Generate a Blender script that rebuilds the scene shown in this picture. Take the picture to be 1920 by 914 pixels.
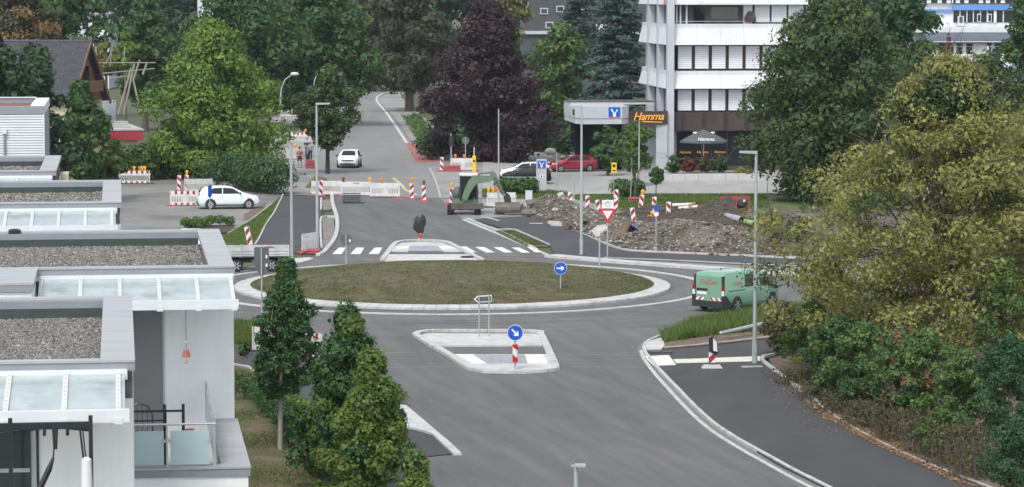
import bpy, math, random
import numpy as np
from mathutils import Vector, Matrix
R = math.radians
pi = math.pi
rnd = random.Random(7)
scene = bpy.context.scene
for o in list(bpy.data.objects):
    bpy.data.objects.remove(o)

# ------------------------------------------------------------------ camera
CAM_H = 14.3
FPX = 5450.0                      # focal length in photograph pixels (1920 wide)
PITCH = math.atan(472.0 / FPX)
cam_data = bpy.data.cameras.new('camera')
cam_data.sensor_width = 36.0
cam_data.lens = 36.0 * FPX / 1920.0
cam_data.clip_start = 0.5
cam_data.clip_end = 6000.0
cam = bpy.data.objects.new('camera', cam_data)
scene.collection.objects.link(cam)
cam.location = (0, 0, CAM_H)
cam.rotation_euler = (pi / 2 - PITCH, 0, 0)
scene.camera = cam

# ------------------------------------------------------------------ sky, sun, exposure
SUN_EL, SUN_AZ = 52.0, 200.0      # azimuth clockwise from +Y: behind the camera, a little to its left
world = bpy.data.worlds.new('World')
scene.world = world
world.use_nodes = True
nt = world.node_tree
bg = nt.nodes['Background']
sky = nt.nodes.new('ShaderNodeTexSky')
sky.sky_type = 'NISHITA'
sky.sun_disc = False
sky.sun_elevation = R(SUN_EL)
sky.sun_rotation = R(SUN_AZ)
sky.air_density = 1.0
sky.dust_density = 1.2
sky.ozone_density = 1.0
hs = nt.nodes.new('ShaderNodeHueSaturation')
hs.inputs['Saturation'].default_value = 0.38
nt.links.new(sky.outputs['Color'], hs.inputs['Color'])
nt.links.new(hs.outputs['Color'], bg.inputs['Color'])
bg.inputs['Strength'].default_value = 0.15
sun_data = bpy.data.lights.new('sun', 'SUN')
sun_data.energy = 1.4
sun_data.angle = R(16)
sun_data.color = (1.0, 0.965, 0.91)
sun = bpy.data.objects.new('sun', sun_data)
scene.collection.objects.link(sun)
sd = Vector((math.sin(R(SUN_AZ)) * math.cos(R(SUN_EL)), math.cos(R(SUN_AZ)) * math.cos(R(SUN_EL)), math.sin(R(SUN_EL))))
sun.rotation_euler = sd.to_track_quat('Z', 'Y').to_euler()
sun.location = (0, 0, 60)
scene.view_settings.view_transform = 'Standard'
scene.view_settings.look = 'None'
scene.view_settings.gamma = 1.0
scene.view_settings.exposure = 0.80
scene.view_settings.use_curve_mapping = False
scene.render.engine = 'CYCLES'
scene.cycles.max_bounces = 6
scene.cycles.diffuse_bounces = 3
scene.cycles.glossy_bounces = 3
scene.cycles.transmission_bounces = 4
scene.cycles.transparent_max_bounces = 6
scene.cycles.volume_bounces = 0
scene.cycles.use_denoising = True

# ------------------------------------------------------------------ pixel <-> place
_f = Vector((0, math.cos(PITCH), -math.sin(PITCH)))
_u = Vector((0, math.sin(PITCH), math.cos(PITCH)))
_r = Vector((1, 0, 0))
def ray(px, py):
    return _f * FPX + _r * (px - 960) - _u * (py - 457)
def P(px, py, z=0.0):
    d = ray(px, py); t = (z - CAM_H) / d.z
    return Vector((d.x * t, d.y * t, z))
def At(px, py, Y):
    d = ray(px, py); t = Y / d.y
    return Vector((d.x * t, Y, CAM_H + d.z * t))
def XD(px, Y):
    return (px - 960) / FPX * Y

# ------------------------------------------------------------------ materials
MATS = {}
def nodes_of(m):
    m.use_nodes = True
    n = m.node_tree
    b = n.nodes['Principled BSDF']
    return n, b
def mat(name, c1, c2=None, scale=4.0, rough=0.8, bump=0.0, bscale=None, metal=0.0, spec=0.5, detail=5.0, contrast=(0.35, 0.65), stretch=None, space='world', alpha=None, trans=None, emit=None, coat=0.0, c3=None, scale3=0.3, f3=(0.5, 0.7)):
    m = bpy.data.materials.new(name)
    n, b = nodes_of(m)
    L = n.links
    b.inputs['Roughness'].default_value = rough
    b.inputs['Metallic'].default_value = metal
    b.inputs['Specular IOR Level'].default_value = spec
    if coat: b.inputs['Coat Weight'].default_value = coat; b.inputs['Coat Roughness'].default_value = 0.08
    if space == 'world':
        co = n.nodes.new('ShaderNodeNewGeometry').outputs['Position']
    else:
        co = n.nodes.new('ShaderNodeTexCoord').outputs['Object']
    if stretch:
        mp = n.nodes.new('ShaderNodeMapping')
        mp.inputs['Scale'].default_value = stretch[:3]
        if len(stretch) > 3: mp.inputs['Rotation'].default_value = (0, 0, stretch[3])
        L.new(co, mp.inputs['Vector']); co = mp.outputs['Vector']
    c1 = (*c1, 1)
    if c2 is None:
        b.inputs['Base Color'].default_value = c1
    else:
        t = n.nodes.new('ShaderNodeTexNoise'); t.inputs['Scale'].default_value = scale; t.inputs['Detail'].default_value = detail; t.inputs['Roughness'].default_value = 0.62
        L.new(co, t.inputs['Vector'])
        r = n.nodes.new('ShaderNodeMapRange'); r.inputs['From Min'].default_value = contrast[0]; r.inputs['From Max'].default_value = contrast[1]
        L.new(t.outputs['Fac'], r.inputs['Value'])
        x = n.nodes.new('ShaderNodeMix'); x.data_type = 'RGBA'
        x.inputs['A'].default_value = c1; x.inputs['B'].default_value = (*c2, 1)
        L.new(r.outputs['Result'], x.inputs['Factor'])
        out = x.outputs['Result']
        if c3 is not None:
            t3 = n.nodes.new('ShaderNodeTexNoise'); t3.inputs['Scale'].default_value = scale3; t3.inputs['Detail'].default_value = 4
            L.new(co, t3.inputs['Vector'])
            r3 = n.nodes.new('ShaderNodeMapRange'); r3.inputs['From Min'].default_value = f3[0]; r3.inputs['From Max'].default_value = f3[1]
            L.new(t3.outputs['Fac'], r3.inputs['Value'])
            x3 = n.nodes.new('ShaderNodeMix'); x3.data_type = 'RGBA'
            L.new(r3.outputs['Result'], x3.inputs['Factor']); L.new(out, x3.inputs['A']); x3.inputs['B'].default_value = (*c3, 1)
            out = x3.outputs['Result']
        L.new(out, b.inputs['Base Color'])
    if bump:
        t2 = n.nodes.new('ShaderNodeTexNoise'); t2.inputs['Scale'].default_value = bscale or scale * 8; t2.inputs['Detail'].default_value = 3
        L.new(co, t2.inputs['Vector'])
        bp = n.nodes.new('ShaderNodeBump'); bp.inputs['Strength'].default_value = bump; bp.inputs['Distance'].default_value = 0.02
        L.new(t2.outputs['Fac'], bp.inputs['Height']); L.new(bp.outputs['Normal'], b.inputs['Normal'])
    if alpha is not None: b.inputs['Alpha'].default_value = alpha
    if trans is not None: b.inputs['Transmission Weight'].default_value = trans
    if emit: b.inputs['Emission Color'].default_value = (*emit[:3], 1); b.inputs['Emission Strength'].default_value = emit[3]
    MATS[name] = m
    return m
def stripes(name, ca, cb, ax, az, period, off=0.0, duty=0.5, rough=0.45, ay=0.0):
    """diagonal printed stripes in the object's own x/z axes"""
    m = bpy.data.materials.new(name); n, b = nodes_of(m); L = n.links
    b.inputs['Roughness'].default_value = rough
    co = n.nodes.new('ShaderNodeTexCoord')
    dp = n.nodes.new('ShaderNodeVectorMath'); dp.operation = 'DOT_PRODUCT'; dp.inputs[1].default_value = (ax / period, ay / period, az / period)
    L.new(co.outputs['Object'], dp.inputs[0])
    a = n.nodes.new('ShaderNodeMath'); a.operation = 'ADD'; a.inputs[1].default_value = off + 100
    L.new(dp.outputs['Value'], a.inputs[0])
    f = n.nodes.new('ShaderNodeMath'); f.operation = 'FRACT'; L.new(a.outputs[0], f.inputs[0])
    g = n.nodes.new('ShaderNodeMath'); g.operation = 'GREATER_THAN'; g.inputs[1].default_value = duty; L.new(f.outputs[0], g.inputs[0])
    t = n.nodes.new('ShaderNodeTexNoise'); t.inputs['Scale'].default_value = 6.0; L.new(co.outputs['Object'], t.inputs['Vector'])
    x = n.nodes.new('ShaderNodeMix'); x.data_type = 'RGBA'; x.inputs['A'].default_value = (*ca, 1); x.inputs['B'].default_value = (*cb, 1)
    L.new(g.outputs[0], x.inputs['Factor'])
    d = n.nodes.new('ShaderNodeMix'); d.data_type = 'RGBA'; d.blend_type = 'MULTIPLY'
    r = n.nodes.new('ShaderNodeMapRange'); r.inputs['From Min'].default_value = 0.4; r.inputs['From Max'].default_value = 0.75; r.inputs['To Max'].default_value = 0.35
    L.new(t.outputs['Fac'], r.inputs['Value']); L.new(r.outputs['Result'], d.inputs['Factor'])
    L.new(x.outputs['Result'], d.inputs['A']); d.inputs['B'].default_value = (0.55, 0.52, 0.48, 1)
    L.new(d.outputs['Result'], b.inputs['Base Color'])
    MATS[name] = m; return m
def leafmat(name, a, b_, c, scale=0.5, trans=0.25, bright=0.5, ks=1.18):
    def sat(v, k=ks):
        m_ = sum(v)/3; return tuple(max(0.002, m_+(q-m_)*k) for q in v)
    a, b_, c = sat(a), sat(b_), sat(c)
    """leaf colour varies from leaf to leaf (random per leaf) and from bough to bough (noise)"""
    m = bpy.data.materials.new(name); n, b = nodes_of(m); L = n.links
    geo = n.nodes.new('ShaderNodeNewGeometry')
    t = n.nodes.new('ShaderNodeTexNoise'); t.inputs['Scale'].default_value = scale; t.inputs['Detail'].default_value = 3
    L.new(geo.outputs['Position'], t.inputs['Vector'])
    r = n.nodes.new('ShaderNodeMapRange'); r.inputs['From Min'].default_value = 0.36; r.inputs['From Max'].default_value = 0.66
    L.new(t.outputs['Fac'], r.inputs['Value'])
    x = n.nodes.new('ShaderNodeMix'); x.data_type = 'RGBA'; x.inputs['A'].default_value = (*a, 1); x.inputs['B'].default_value = (*b_, 1)
    L.new(r.outputs['Result'], x.inputs['Factor'])
    pw = n.nodes.new('ShaderNodeMath'); pw.operation = 'POWER'; pw.inputs[1].default_value = 2.2
    L.new(geo.outputs['Random Per Island'], pw.inputs[0])
    mm = n.nodes.new('ShaderNodeMath'); mm.operation = 'MULTIPLY'; mm.inputs[1].default_value = bright
    L.new(pw.outputs[0], mm.inputs[0])
    y = n.nodes.new('ShaderNodeMix'); y.data_type = 'RGBA'; L.new(mm.outputs[0], y.inputs['Factor'])
    L.new(x.outputs['Result'], y.inputs['A']); y.inputs['B'].default_value = (*c, 1)
    L.new(y.outputs['Result'], b.inputs['Base Color'])
    b.inputs['Roughness'].default_value = 0.55; b.inputs['Specular IOR Level'].default_value = 0.25
    tr = n.nodes.new('ShaderNodeBsdfTranslucent'); L.new(y.outputs['Result'], tr.inputs['Color'])
    ms = n.nodes.new('ShaderNodeMixShader'); ms.inputs[0].default_value = trans
    L.new(b.outputs[0], ms.inputs[1]); L.new(tr.outputs[0], ms.inputs[2])
    L.new(ms.outputs[0], n.nodes['Material Output'].inputs['Surface'])
    MATS[name] = m; return m

# ------------------------------------------------------------------ mesh building
COL = scene.collection
class MB:
    def __init__(s): s.v = []; s.f = []; s.mi = []; s.cur = 0
    def add(s, vs, fs):
        k = len(s.v); s.v.extend([tuple(v) for v in vs])
        for f in fs: s.f.append([i + k for i in f]); s.mi.append(s.cur)
        return s
    def box(s, x0, x1, y0, y1, z0, z1, M=None):
        vs = [Vector(p) for p in ((x0,y0,z0),(x1,y0,z0),(x1,y1,z0),(x0,y1,z0),(x0,y0,z1),(x1,y0,z1),(x1,y1,z1),(x0,y1,z1))]
        if M is not None: vs = [M @ v for v in vs]
        return s.add(vs, [(0,3,2,1),(4,5,6,7),(0,1,5,4),(1,2,6,5),(2,3,7,6),(3,0,4,7)])
    def bar(s, p, q, w, h=None, up=(0,0,1)):
        p = Vector(p); q = Vector(q); h = w if h is None else h
        d = (q - p).normalized(); upv = Vector(up)
        if abs(d.dot(upv)) > 0.98: upv = Vector((0,1,0))
        a = d.cross(upv).normalized(); b = a.cross(d).normalized()
        a *= w / 2; b *= h / 2
        vs = [p-a-b, p+a-b, p+a+b, p-a+b, q-a-b, q+a-b, q+a+b, q-a+b]
        return s.add(vs, [(0,3,2,1),(4,5,6,7),(0,1,5,4),(1,2,6,5),(2,3,7,6),(3,0,4,7)])
    def tube(s, pts, rs, n=8, cap=True):
        pts = [Vector(p) for p in pts]
        if not hasattr(rs, '__len__'): rs = [rs] * len(pts)
        k = len(s.v); prev = None; ring = []
        for i, p in enumerate(pts):
            d = (pts[min(i+1, len(pts)-1)] - pts[max(i-1, 0)])
            if d.length < 1e-9: d = Vector((0,0,1))
            d.normalize()
            if prev is None:
                a = d.cross(Vector((0,0,1)) if abs(d.z) < 0.9 else Vector((1,0,0))).normalized()
            else:
                a = (prev - d * prev.dot(d)).normalized()
            prev = a; b = d.cross(a)
            s.v.extend([tuple(p + (a * math.cos(2*pi*j/n) + b * math.sin(2*pi*j/n)) * rs[i]) for j in range(n)])
        for i in range(len(pts) - 1):
            for j in range(n):
                s.f.append([k+i*n+j, k+i*n+(j+1)%n, k+(i+1)*n+(j+1)%n, k+(i+1)*n+j]); s.mi.append(s.cur)
        if cap:
            s.f.append([k+j for j in reversed(range(n))]); s.mi.append(s.cur)
            s.f.append([k+(len(pts)-1)*n+j for j in range(n)]); s.mi.append(s.cur)
        return s
    def lathe(s, prof, n=16, axis='z', c=(0,0,0)):
        k = len(s.v); c = Vector(c)
        for r, h in prof:
            for j in range(n):
                a = 2*pi*j/n
                v = {'z': (r*math.cos(a), r*math.sin(a), h), 'y': (r*math.cos(a), h, -r*math.sin(a)), 'x': (h, r*math.cos(a), r*math.sin(a))}[axis]
                s.v.append(tuple(Vector(v) + c))
        for i in range(len(prof)-1):
            for j in range(n):
                s.f.append([k+i*n+j, k+i*n+(j+1)%n, k+(i+1)*n+(j+1)%n, k+(i+1)*n+j]); s.mi.append(s.cur)
        if prof[0][0] > 1e-6: s.f.append([k+j for j in reversed(range(n))]); s.mi.append(s.cur)
        if prof[-1][0] > 1e-6: s.f.append([k+(len(prof)-1)*n+j for j in range(n)]); s.mi.append(s.cur)
        return s
    def prism(s, poly, z0, z1, M=None):
        """poly: xy outline, extruded in z"""
        n = len(poly)
        area = sum(poly[i][0]*poly[(i+1)%n][1]-poly[(i+1)%n][0]*poly[i][1] for i in range(n))
        if area < 0: poly = list(reversed(poly))
        vs = [Vector((p[0], p[1], z0)) for p in poly] + [Vector((p[0], p[1], z1)) for p in poly]
        if M is not None: vs = [M @ v for v in vs]
        return s.add(vs, [tuple(reversed(range(n))), tuple(range(n, 2*n))] + [(i, (i+1)%n, n+(i+1)%n, n+i) for i in range(n)])
    def plate(s, poly, y0, y1):
        """poly: xz outline, extruded in y"""
        n = len(poly)
        area = sum(poly[i][0]*poly[(i+1)%n][1]-poly[(i+1)%n][0]*poly[i][1] for i in range(n))
        if area < 0: poly = list(reversed(poly))
        vs = [(p[0], y0, p[1]) for p in poly] + [(p[0], y1, p[1]) for p in poly]
        return s.add(vs, [tuple(range(n)), tuple(reversed(range(n, 2*n)))] + [((i+1)%n, i, n+i, n+(i+1)%n) for i in range(n)])
    def ball(s, c, r, n=8, m=6, sq=(1,1,1)):
        prof = [(math.sin(pi*i/m), -math.cos(pi*i/m)) for i in range(m+1)]
        k = len(s.v); c = Vector(c)
        for a, h in prof:
            for j in range(n):
                s.v.append((c.x + r*sq[0]*a*math.cos(2*pi*j/n), c.y + r*sq[1]*a*math.sin(2*pi*j/n), c.z + r*sq[2]*h))
        for i in range(m):
            for j in range(n):
                s.f.append([k+i*n+j, k+i*n+(j+1)%n, k+(i+1)*n+(j+1)%n, k+(i+1)*n+j]); s.mi.append(s.cur)
        return s
    def mesh(s, name, mats, smooth=False):
        me = bpy.data.meshes.new(name)
        me.from_pydata(s.v, [], s.f)
        if not isinstance(mats, (list, tuple)): mats = [mats]
        for m in mats: me.materials.append(MATS[m] if isinstance(m, str) else m)
        if len(mats) > 1: me.polygons.foreach_set('material_index', s.mi)
        if smooth:
            me.polygons.foreach_set('use_smooth', [True]*len(me.polygons))
            try: me.set_sharp_from_angle(angle=R(38))
            except Exception: pass
        me.update()
        return me
    def build(s, name, mats, parent=None, smooth=False, loc=(0,0,0), rz=0.0):
        return link(name, s.mesh(name, mats, smooth), parent, loc, rz)
def link(name, me, parent=None, loc=(0,0,0), rz=0.0):
    o = bpy.data.objects.new(name, me); COL.objects.link(o)
    o.location = loc; o.rotation_euler = (0, 0, rz)
    if parent: o.parent = parent
    return o
def tag(o, label=None, cat=None, group=None, kind=None):
    if label: o['label'] = label
    if cat: o['category'] = cat
    if group: o['group'] = group
    if kind: o['kind'] = kind
    return o
def thing(name, label, cat, loc=(0,0,0), rz=0.0, group=None):
    o = bpy.data.objects.new(name, None); COL.objects.link(o)
    o.empty_display_size = 0.3
    o.location = loc; o.rotation_euler = (0, 0, rz)
    return tag(o, label, cat, group)
def struct(name, label=None):
    o = bpy.data.objects.new(name, None); COL.objects.link(o); o['kind'] = 'structure'
    if label: o['label'] = label
    return o
def copy_tree(o, parent=None):
    c = o.copy(); COL.objects.link(c); c.parent = parent
    for ch in KIDS.get(o.name, []) or [x for x in o.children]: copy_tree(ch, c)
    return c
KIDS = {}
def dup(o, loc, rz, label, group=None, rot=None, scale=None):
    c = copy_tree(o)
    c.location = loc; c.rotation_euler = rot or (0, 0, rz)
    if scale: c.scale = scale
    c['label'] = label
    if group: c['group'] = group
    return c
def np_mesh(name, V, F, material, parent=None, smooth=False):
    """V (n,3), F (m,k) constant face size"""
    me = bpy.data.meshes.new(name)
    V = np.asarray(V, dtype=np.float32); F = np.asarray(F, dtype=np.int32)
    me.vertices.add(len(V)); me.vertices.foreach_set('co', V.ravel())
    k = F.shape[1]
    me.loops.add(F.size); me.loops.foreach_set('vertex_index', F.ravel())
    me.polygons.add(len(F)); me.polygons.foreach_set('loop_start', np.arange(0, F.size, k, dtype=np.int32))
    try: me.polygons.foreach_set('loop_total', np.full(len(F), k, dtype=np.int32))
    except Exception: pass
    if smooth: me.polygons.foreach_set('use_smooth', np.ones(len(F), dtype=bool))
    me.materials.append(MATS[material] if isinstance(material, str) else material)
    me.update(calc_edges=True); me.validate()
    return link(name, me, parent)
def text(name, body, size, material, parent, loc, rot, extrude=0.01, shear=0.0, align='CENTER', bevel=0.0, spacing=1.0, offset=0.0):
    cu = bpy.data.curves.new(name, 'FONT'); cu.body = body; cu.size = size; cu.extrude = extrude; cu.align_x = align; cu.align_y = 'CENTER'
    cu.shear = shear; cu.space_character = spacing; cu.resolution_u = 3; cu.offset = offset
    cu.materials.append(MATS[material])
    tmp = bpy.data.objects.new(name, cu); COL.objects.link(tmp)
    me = bpy.data.meshes.new_from_object(tmp.evaluated_get(bpy.context.evaluated_depsgraph_get()))
    bpy.data.objects.remove(tmp); bpy.data.curves.remove(cu)
    o = link(name, me, parent, loc); o.rotation_euler = rot
    return o
def smoothline(pts, step=0.5):
    """Catmull-Rom through points, resampled evenly"""
    pts = [Vector(p) for p in pts]; out = []
    for i in range(len(pts)-1):
        p0 = pts[max(i-1,0)]; p1 = pts[i]; p2 = pts[i+1]; p3 = pts[min(i+2,len(pts)-1)]
        n = max(2, int((p2-p1).length / step))
        for k in range(n):
            t = k/n
            out.append(0.5*((2*p1)+(p2-p0)*t+(2*p0-5*p1+4*p2-p3)*t*t+(3*p1-p0-3*p2+p3)*t*t*t))
    out.append(pts[-1])
    return out
def walk(line, step):
    """points at equal arc length"""
    d = [0]
    for a, b in zip(line, line[1:]): d.append(d[-1] + (b-a).length)
    n = max(1, round(d[-1]/step)); res = []; j = 0
    for i in range(n+1):
        t = d[-1]*i/n
        while j < len(d)-2 and d[j+1] < t: j += 1
        seg = d[j+1]-d[j]
        res.append(line[j].lerp(line[j+1], (t-d[j])/seg if seg > 1e-9 else 0))
    return res
# ------------------------------------------------------------------ material library
mat('ground_soil', (0.060,0.075,0.030), (0.10,0.095,0.055), 0.35, 0.95, 0.3, 6)
# new asphalt: grey, dusty pale streaks along the traffic, darker damp marks
def asphalt(name, base, pale, dark, streak_rot=0.25, dust=0.5, s=(0.5,0.07,1), ring=None):
    m = bpy.data.materials.new(name); n, b = nodes_of(m); L = n.links
    g = n.nodes.new('ShaderNodeNewGeometry').outputs['Position']
    mp = n.nodes.new('ShaderNodeMapping'); mp.vector_type = 'TEXTURE'; mp.inputs['Scale'].default_value = (1/s[0],1/s[1],1); mp.inputs['Rotation'].default_value = (0,0,streak_rot); L.new(g, mp.inputs['Vector'])
    def noise(sc, det, vec, lo, hi):
        t = n.nodes.new('ShaderNodeTexNoise'); t.inputs['Scale'].default_value = sc; t.inputs['Detail'].default_value = det; t.inputs['Roughness'].default_value = 0.6
        L.new(vec, t.inputs['Vector']); r = n.nodes.new('ShaderNodeMapRange'); r.inputs['From Min'].default_value = lo; r.inputs['From Max'].default_value = hi
        L.new(t.outputs['Fac'], r.inputs['Value']); return r.outputs['Result']
    def mix(a, c, f, k=1.0):
        x = n.nodes.new('ShaderNodeMix'); x.data_type = 'RGBA'
        if isinstance(a, tuple): x.inputs['A'].default_value = (*a,1)
        else: L.new(a, x.inputs['A'])
        x.inputs['B'].default_value = (*c,1)
        mu = n.nodes.new('ShaderNodeMath'); mu.operation = 'MULTIPLY'; mu.inputs[1].default_value = k; L.new(f, mu.inputs[0]); L.new(mu.outputs[0], x.inputs['Factor'])
        return x.outputs['Result']
    c = mix(base, pale, noise(1.0, 5, mp.outputs['Vector'], 0.42, 0.72), dust)
    if ring:                 # rubber and dust worn into arcs round the roundabout
        sub = n.nodes.new('ShaderNodeVectorMath'); sub.operation = 'SUBTRACT'; sub.inputs[1].default_value = (ring[0], ring[1], 0); L.new(g, sub.inputs[0])
        sp = n.nodes.new('ShaderNodeSeparateXYZ'); L.new(sub.outputs[0], sp.inputs[0])
        le = n.nodes.new('ShaderNodeVectorMath'); le.operation = 'LENGTH'; L.new(sub.outputs[0], le.inputs[0])
        at = n.nodes.new('ShaderNodeMath'); at.operation = 'ARCTAN2'; L.new(sp.outputs['Y'], at.inputs[0]); L.new(sp.outputs['X'], at.inputs[1])
        a2 = n.nodes.new('ShaderNodeMath'); a2.operation = 'MULTIPLY'; a2.inputs[1].default_value = 1.6; L.new(at.outputs[0], a2.inputs[0])
        l2 = n.nodes.new('ShaderNodeMath'); l2.operation = 'MULTIPLY'; l2.inputs[1].default_value = 1.15; L.new(le.outputs['Value'], l2.inputs[0])
        cb = n.nodes.new('ShaderNodeCombineXYZ'); L.new(l2.outputs[0], cb.inputs[0]); L.new(a2.outputs[0], cb.inputs[1])
        fade = n.nodes.new('ShaderNodeMapRange'); fade.inputs['From Min'].default_value = 24; fade.inputs['From Max'].default_value = 15; L.new(le.outputs['Value'], fade.inputs['Value'])
        for lo, hi, colr, k, off in ((0.48, 0.70, pale, 0.9, 0.0), (0.50, 0.74, dark, 0.9, 7.3)):
            ad = n.nodes.new('ShaderNodeVectorMath'); ad.operation = 'ADD'; ad.inputs[1].default_value = (off, off, 0); L.new(cb.outputs[0], ad.inputs[0])
            q = noise(1.0, 4, ad.outputs[0], lo, hi)
            fm = n.nodes.new('ShaderNodeMath'); fm.operation = 'MULTIPLY'; L.new(q, fm.inputs[0]); L.new(fade.outputs['Result'], fm.inputs[1])
            c = mix(c, colr, fm.outputs[0], k)
    # tyre-polished dark lanes and crossing dust trails
    mp2 = n.nodes.new('ShaderNodeMapping'); mp2.vector_type = 'TEXTURE'; mp2.inputs['Scale'].default_value = (1/(s[0]*0.8), 1/(s[1]*0.6), 1); mp2.inputs['Rotation'].default_value = (0,0,streak_rot*0.5); L.new(g, mp2.inputs['Vector'])
    c = mix(c, dark, noise(1.3, 4, mp2.outputs['Vector'], 0.48, 0.74), 0.45)
    c = mix(c, dark, noise(0.22, 4, g, 0.50, 0.80), 0.30)
    c = mix(c, pale, noise(0.35, 6, g, 0.52, 0.85), 0.40)
    c = mix(c, dark, noise(28.0, 3, g, 0.42, 0.66), 0.38)
    L.new(c, b.inputs['Base Color']); b.inputs['Roughness'].default_value = 0.85; b.inputs['Specular IOR Level'].default_value = 0.3
    t2 = n.nodes.new('ShaderNodeTexNoise'); t2.inputs['Scale'].default_value = 60; L.new(g, t2.inputs['Vector'])
    bp = n.nodes.new('ShaderNodeBump'); bp.inputs['Strength'].default_value = 0.25; bp.inputs['Distance'].default_value = 0.01
    L.new(t2.outputs['Fac'], bp.inputs['Height']); L.new(bp.outputs['Normal'], b.inputs['Normal'])
    MATS[name] = m
asphalt('asphalt_new', (0.123,0.122,0.118), (0.222,0.211,0.190), (0.081,0.081,0.080), 0.27, 0.55, (1.2,0.10,1), ring=(-2.9,140.9))
asphalt('asphalt_path', (0.066,0.066,0.068), (0.118,0.117,0.115), (0.040,0.040,0.042), -0.2, 0.35)
asphalt('asphalt_old', (0.225,0.222,0.212), (0.30,0.295,0.28), (0.165,0.163,0.157), 0.1, 0.5, (0.35,0.03,1))
mat('paving_old', (0.24,0.235,0.22), (0.31,0.30,0.285), 0.8, 0.9, 0.2, 8, c3=(0.17,0.165,0.15), scale3=0.12)
mat('yard_paving', (0.19,0.185,0.17), (0.25,0.245,0.23), 0.5, 0.9, 0.2, 8, c3=(0.13,0.125,0.11), scale3=0.15)
mat('lot_paving', (0.29,0.285,0.27), (0.36,0.35,0.335), 0.7, 0.9, 0.3, 5, c3=(0.24,0.235,0.22), scale3=0.1, stretch=(1,0.35,1))
mat('red_surface', (0.36,0.12,0.10), (0.28,0.12,0.10), 1.0, 0.9)
mat('concrete_white', (0.45,0.447,0.432), (0.55,0.547,0.53), 1.6, 0.85, 0.15, 30, c3=(0.33,0.325,0.30), scale3=0.9, f3=(0.55,0.8))
mat('concrete_kerb', (0.42,0.415,0.40), (0.54,0.535,0.515), 2.5, 0.85, 0.15, 30, c3=(0.29,0.275,0.245), scale3=1.4, f3=(0.54,0.78))
mat('concrete_kerb_old', (0.33,0.32,0.30), (0.43,0.42,0.40), 2.5, 0.9, 0.2, 30)
mat('concrete_panel', (0.42,0.42,0.41), (0.52,0.52,0.51), 0.8, 0.85, 0.1, 20)
mat('tile_white', (0.66,0.65,0.58), (0.74,0.73,0.68), 3.0, 0.8, 0.1, 40)
mat('tile_yellowish', (0.62,0.60,0.47), (0.70,0.68,0.56), 2.0, 0.8, 0.1, 40)
mat('tile_grey', (0.27,0.28,0.30), (0.35,0.36,0.38), 2.0, 0.8, 0.15, 40)
mat('joint_grey', (0.15,0.145,0.135), (0.20,0.195,0.18), 4.0, 0.9)
mat('paint_white', (0.74,0.74,0.72), (0.62,0.62,0.60), 3.0, 0.7)
mat('paint_white_worn', (0.62,0.61,0.58), (0.48,0.47,0.45), 2.0, 0.8)
mat('paint_yellow', (0.62,0.50,0.22), (0.55,0.47,0.28), 2.0, 0.8)
mat('soil_dark', (0.042,0.032,0.024), (0.080,0.061,0.045), 1.5, 0.95, 0.6, 9)
mat('soil_litter', (0.11,0.080,0.055), (0.19,0.14,0.10), 2.5, 0.95, 0.6, 14)
mat('gravel_bed', (0.25,0.23,0.20), (0.15,0.135,0.115), 2.0, 0.95, 0.8, 10)
mat('rubble_soil', (0.115,0.095,0.072), (0.062,0.049,0.036), 0.8, 0.95, 0.9, 6, c3=(0.17,0.152,0.128), scale3=0.35)
mat('mound_soil', (0.098,0.080,0.046), (0.066,0.074,0.030), 0.30, 0.95, 0.7, 9, c3=(0.15,0.115,0.07), scale3=1.2)
mat('lawn', (0.070,0.105,0.028), (0.115,0.135,0.045), 0.9, 0.95, 0.7, 14, c3=(0.15,0.125,0.06), scale3=0.5, f3=(0.52,0.72))
mat('lawn_dry', (0.095,0.080,0.040), (0.085,0.105,0.035), 0.5, 0.95, 0.8, 14, c3=(0.17,0.12,0.075), scale3=0.8, f3=(0.48,0.66))
# structures
mat('stucco_white', (0.78,0.79,0.785), (0.84,0.85,0.845), 3.0, 0.9, 0.5, 60, c3=(0.70,0.70,0.68), scale3=0.8, f3=(0.5,0.75), stretch=(1,1,0.16))
mat('metal_cap', (0.37,0.365,0.365), (0.43,0.42,0.418), 0.9, 0.45, 0.05, 12, metal=0.25, stretch=(0.5,2.2,1), c3=(0.33,0.33,0.335), scale3=1.6)
mat('metal_fascia', (0.235,0.25,0.275), (0.28,0.295,0.32), 1.2, 0.5, 0.03, 10, metal=0.2)
mat('membrane_dark', (0.035,0.055,0.050), (0.05,0.07,0.062), 3, 0.8)
mat('roof_gravel_base', (0.10,0.097,0.088), (0.17,0.165,0.152), 9, 0.95, 0.8, 40)
def stone(name, dark, mid, pale, cut=(0.25,0.8)):
    m = bpy.data.materials.new(name); n, b = nodes_of(m); L = n.links
    g = n.nodes.new('ShaderNodeNewGeometry')
    cr = n.nodes.new('ShaderNodeValToRGB'); e = cr.color_ramp.elements
    e[0].position = 0.0; e[0].color = (*dark,1); e[1].position = 1.0; e[1].color = (*pale,1)
    k = cr.color_ramp.elements.new(cut[0]); k.color = (*mid,1); k2 = cr.color_ramp.elements.new(cut[1]); k2.color = (*[0.5*(a+c) for a,c in zip(mid,pale)],1)
    L.new(g.outputs['Random Per Island'], cr.inputs['Fac']); L.new(cr.outputs['Color'], b.inputs['Base Color'])
    b.inputs['Roughness'].default_value = 0.9; MATS[name] = m
stone('roof_pebble', (0.038,0.036,0.032), (0.135,0.129,0.116), (0.40,0.39,0.36), (0.35,0.88))
stone('rubble_stone', (0.065,0.055,0.043), (0.155,0.138,0.112), (0.46,0.44,0.39), (0.4,0.93))
stone('clod', (0.05,0.038,0.028), (0.11,0.085,0.06), (0.22,0.18,0.14))
stone('leaf_litter', (0.10,0.05,0.025), (0.22,0.12,0.06), (0.42,0.26,0.15))
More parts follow.
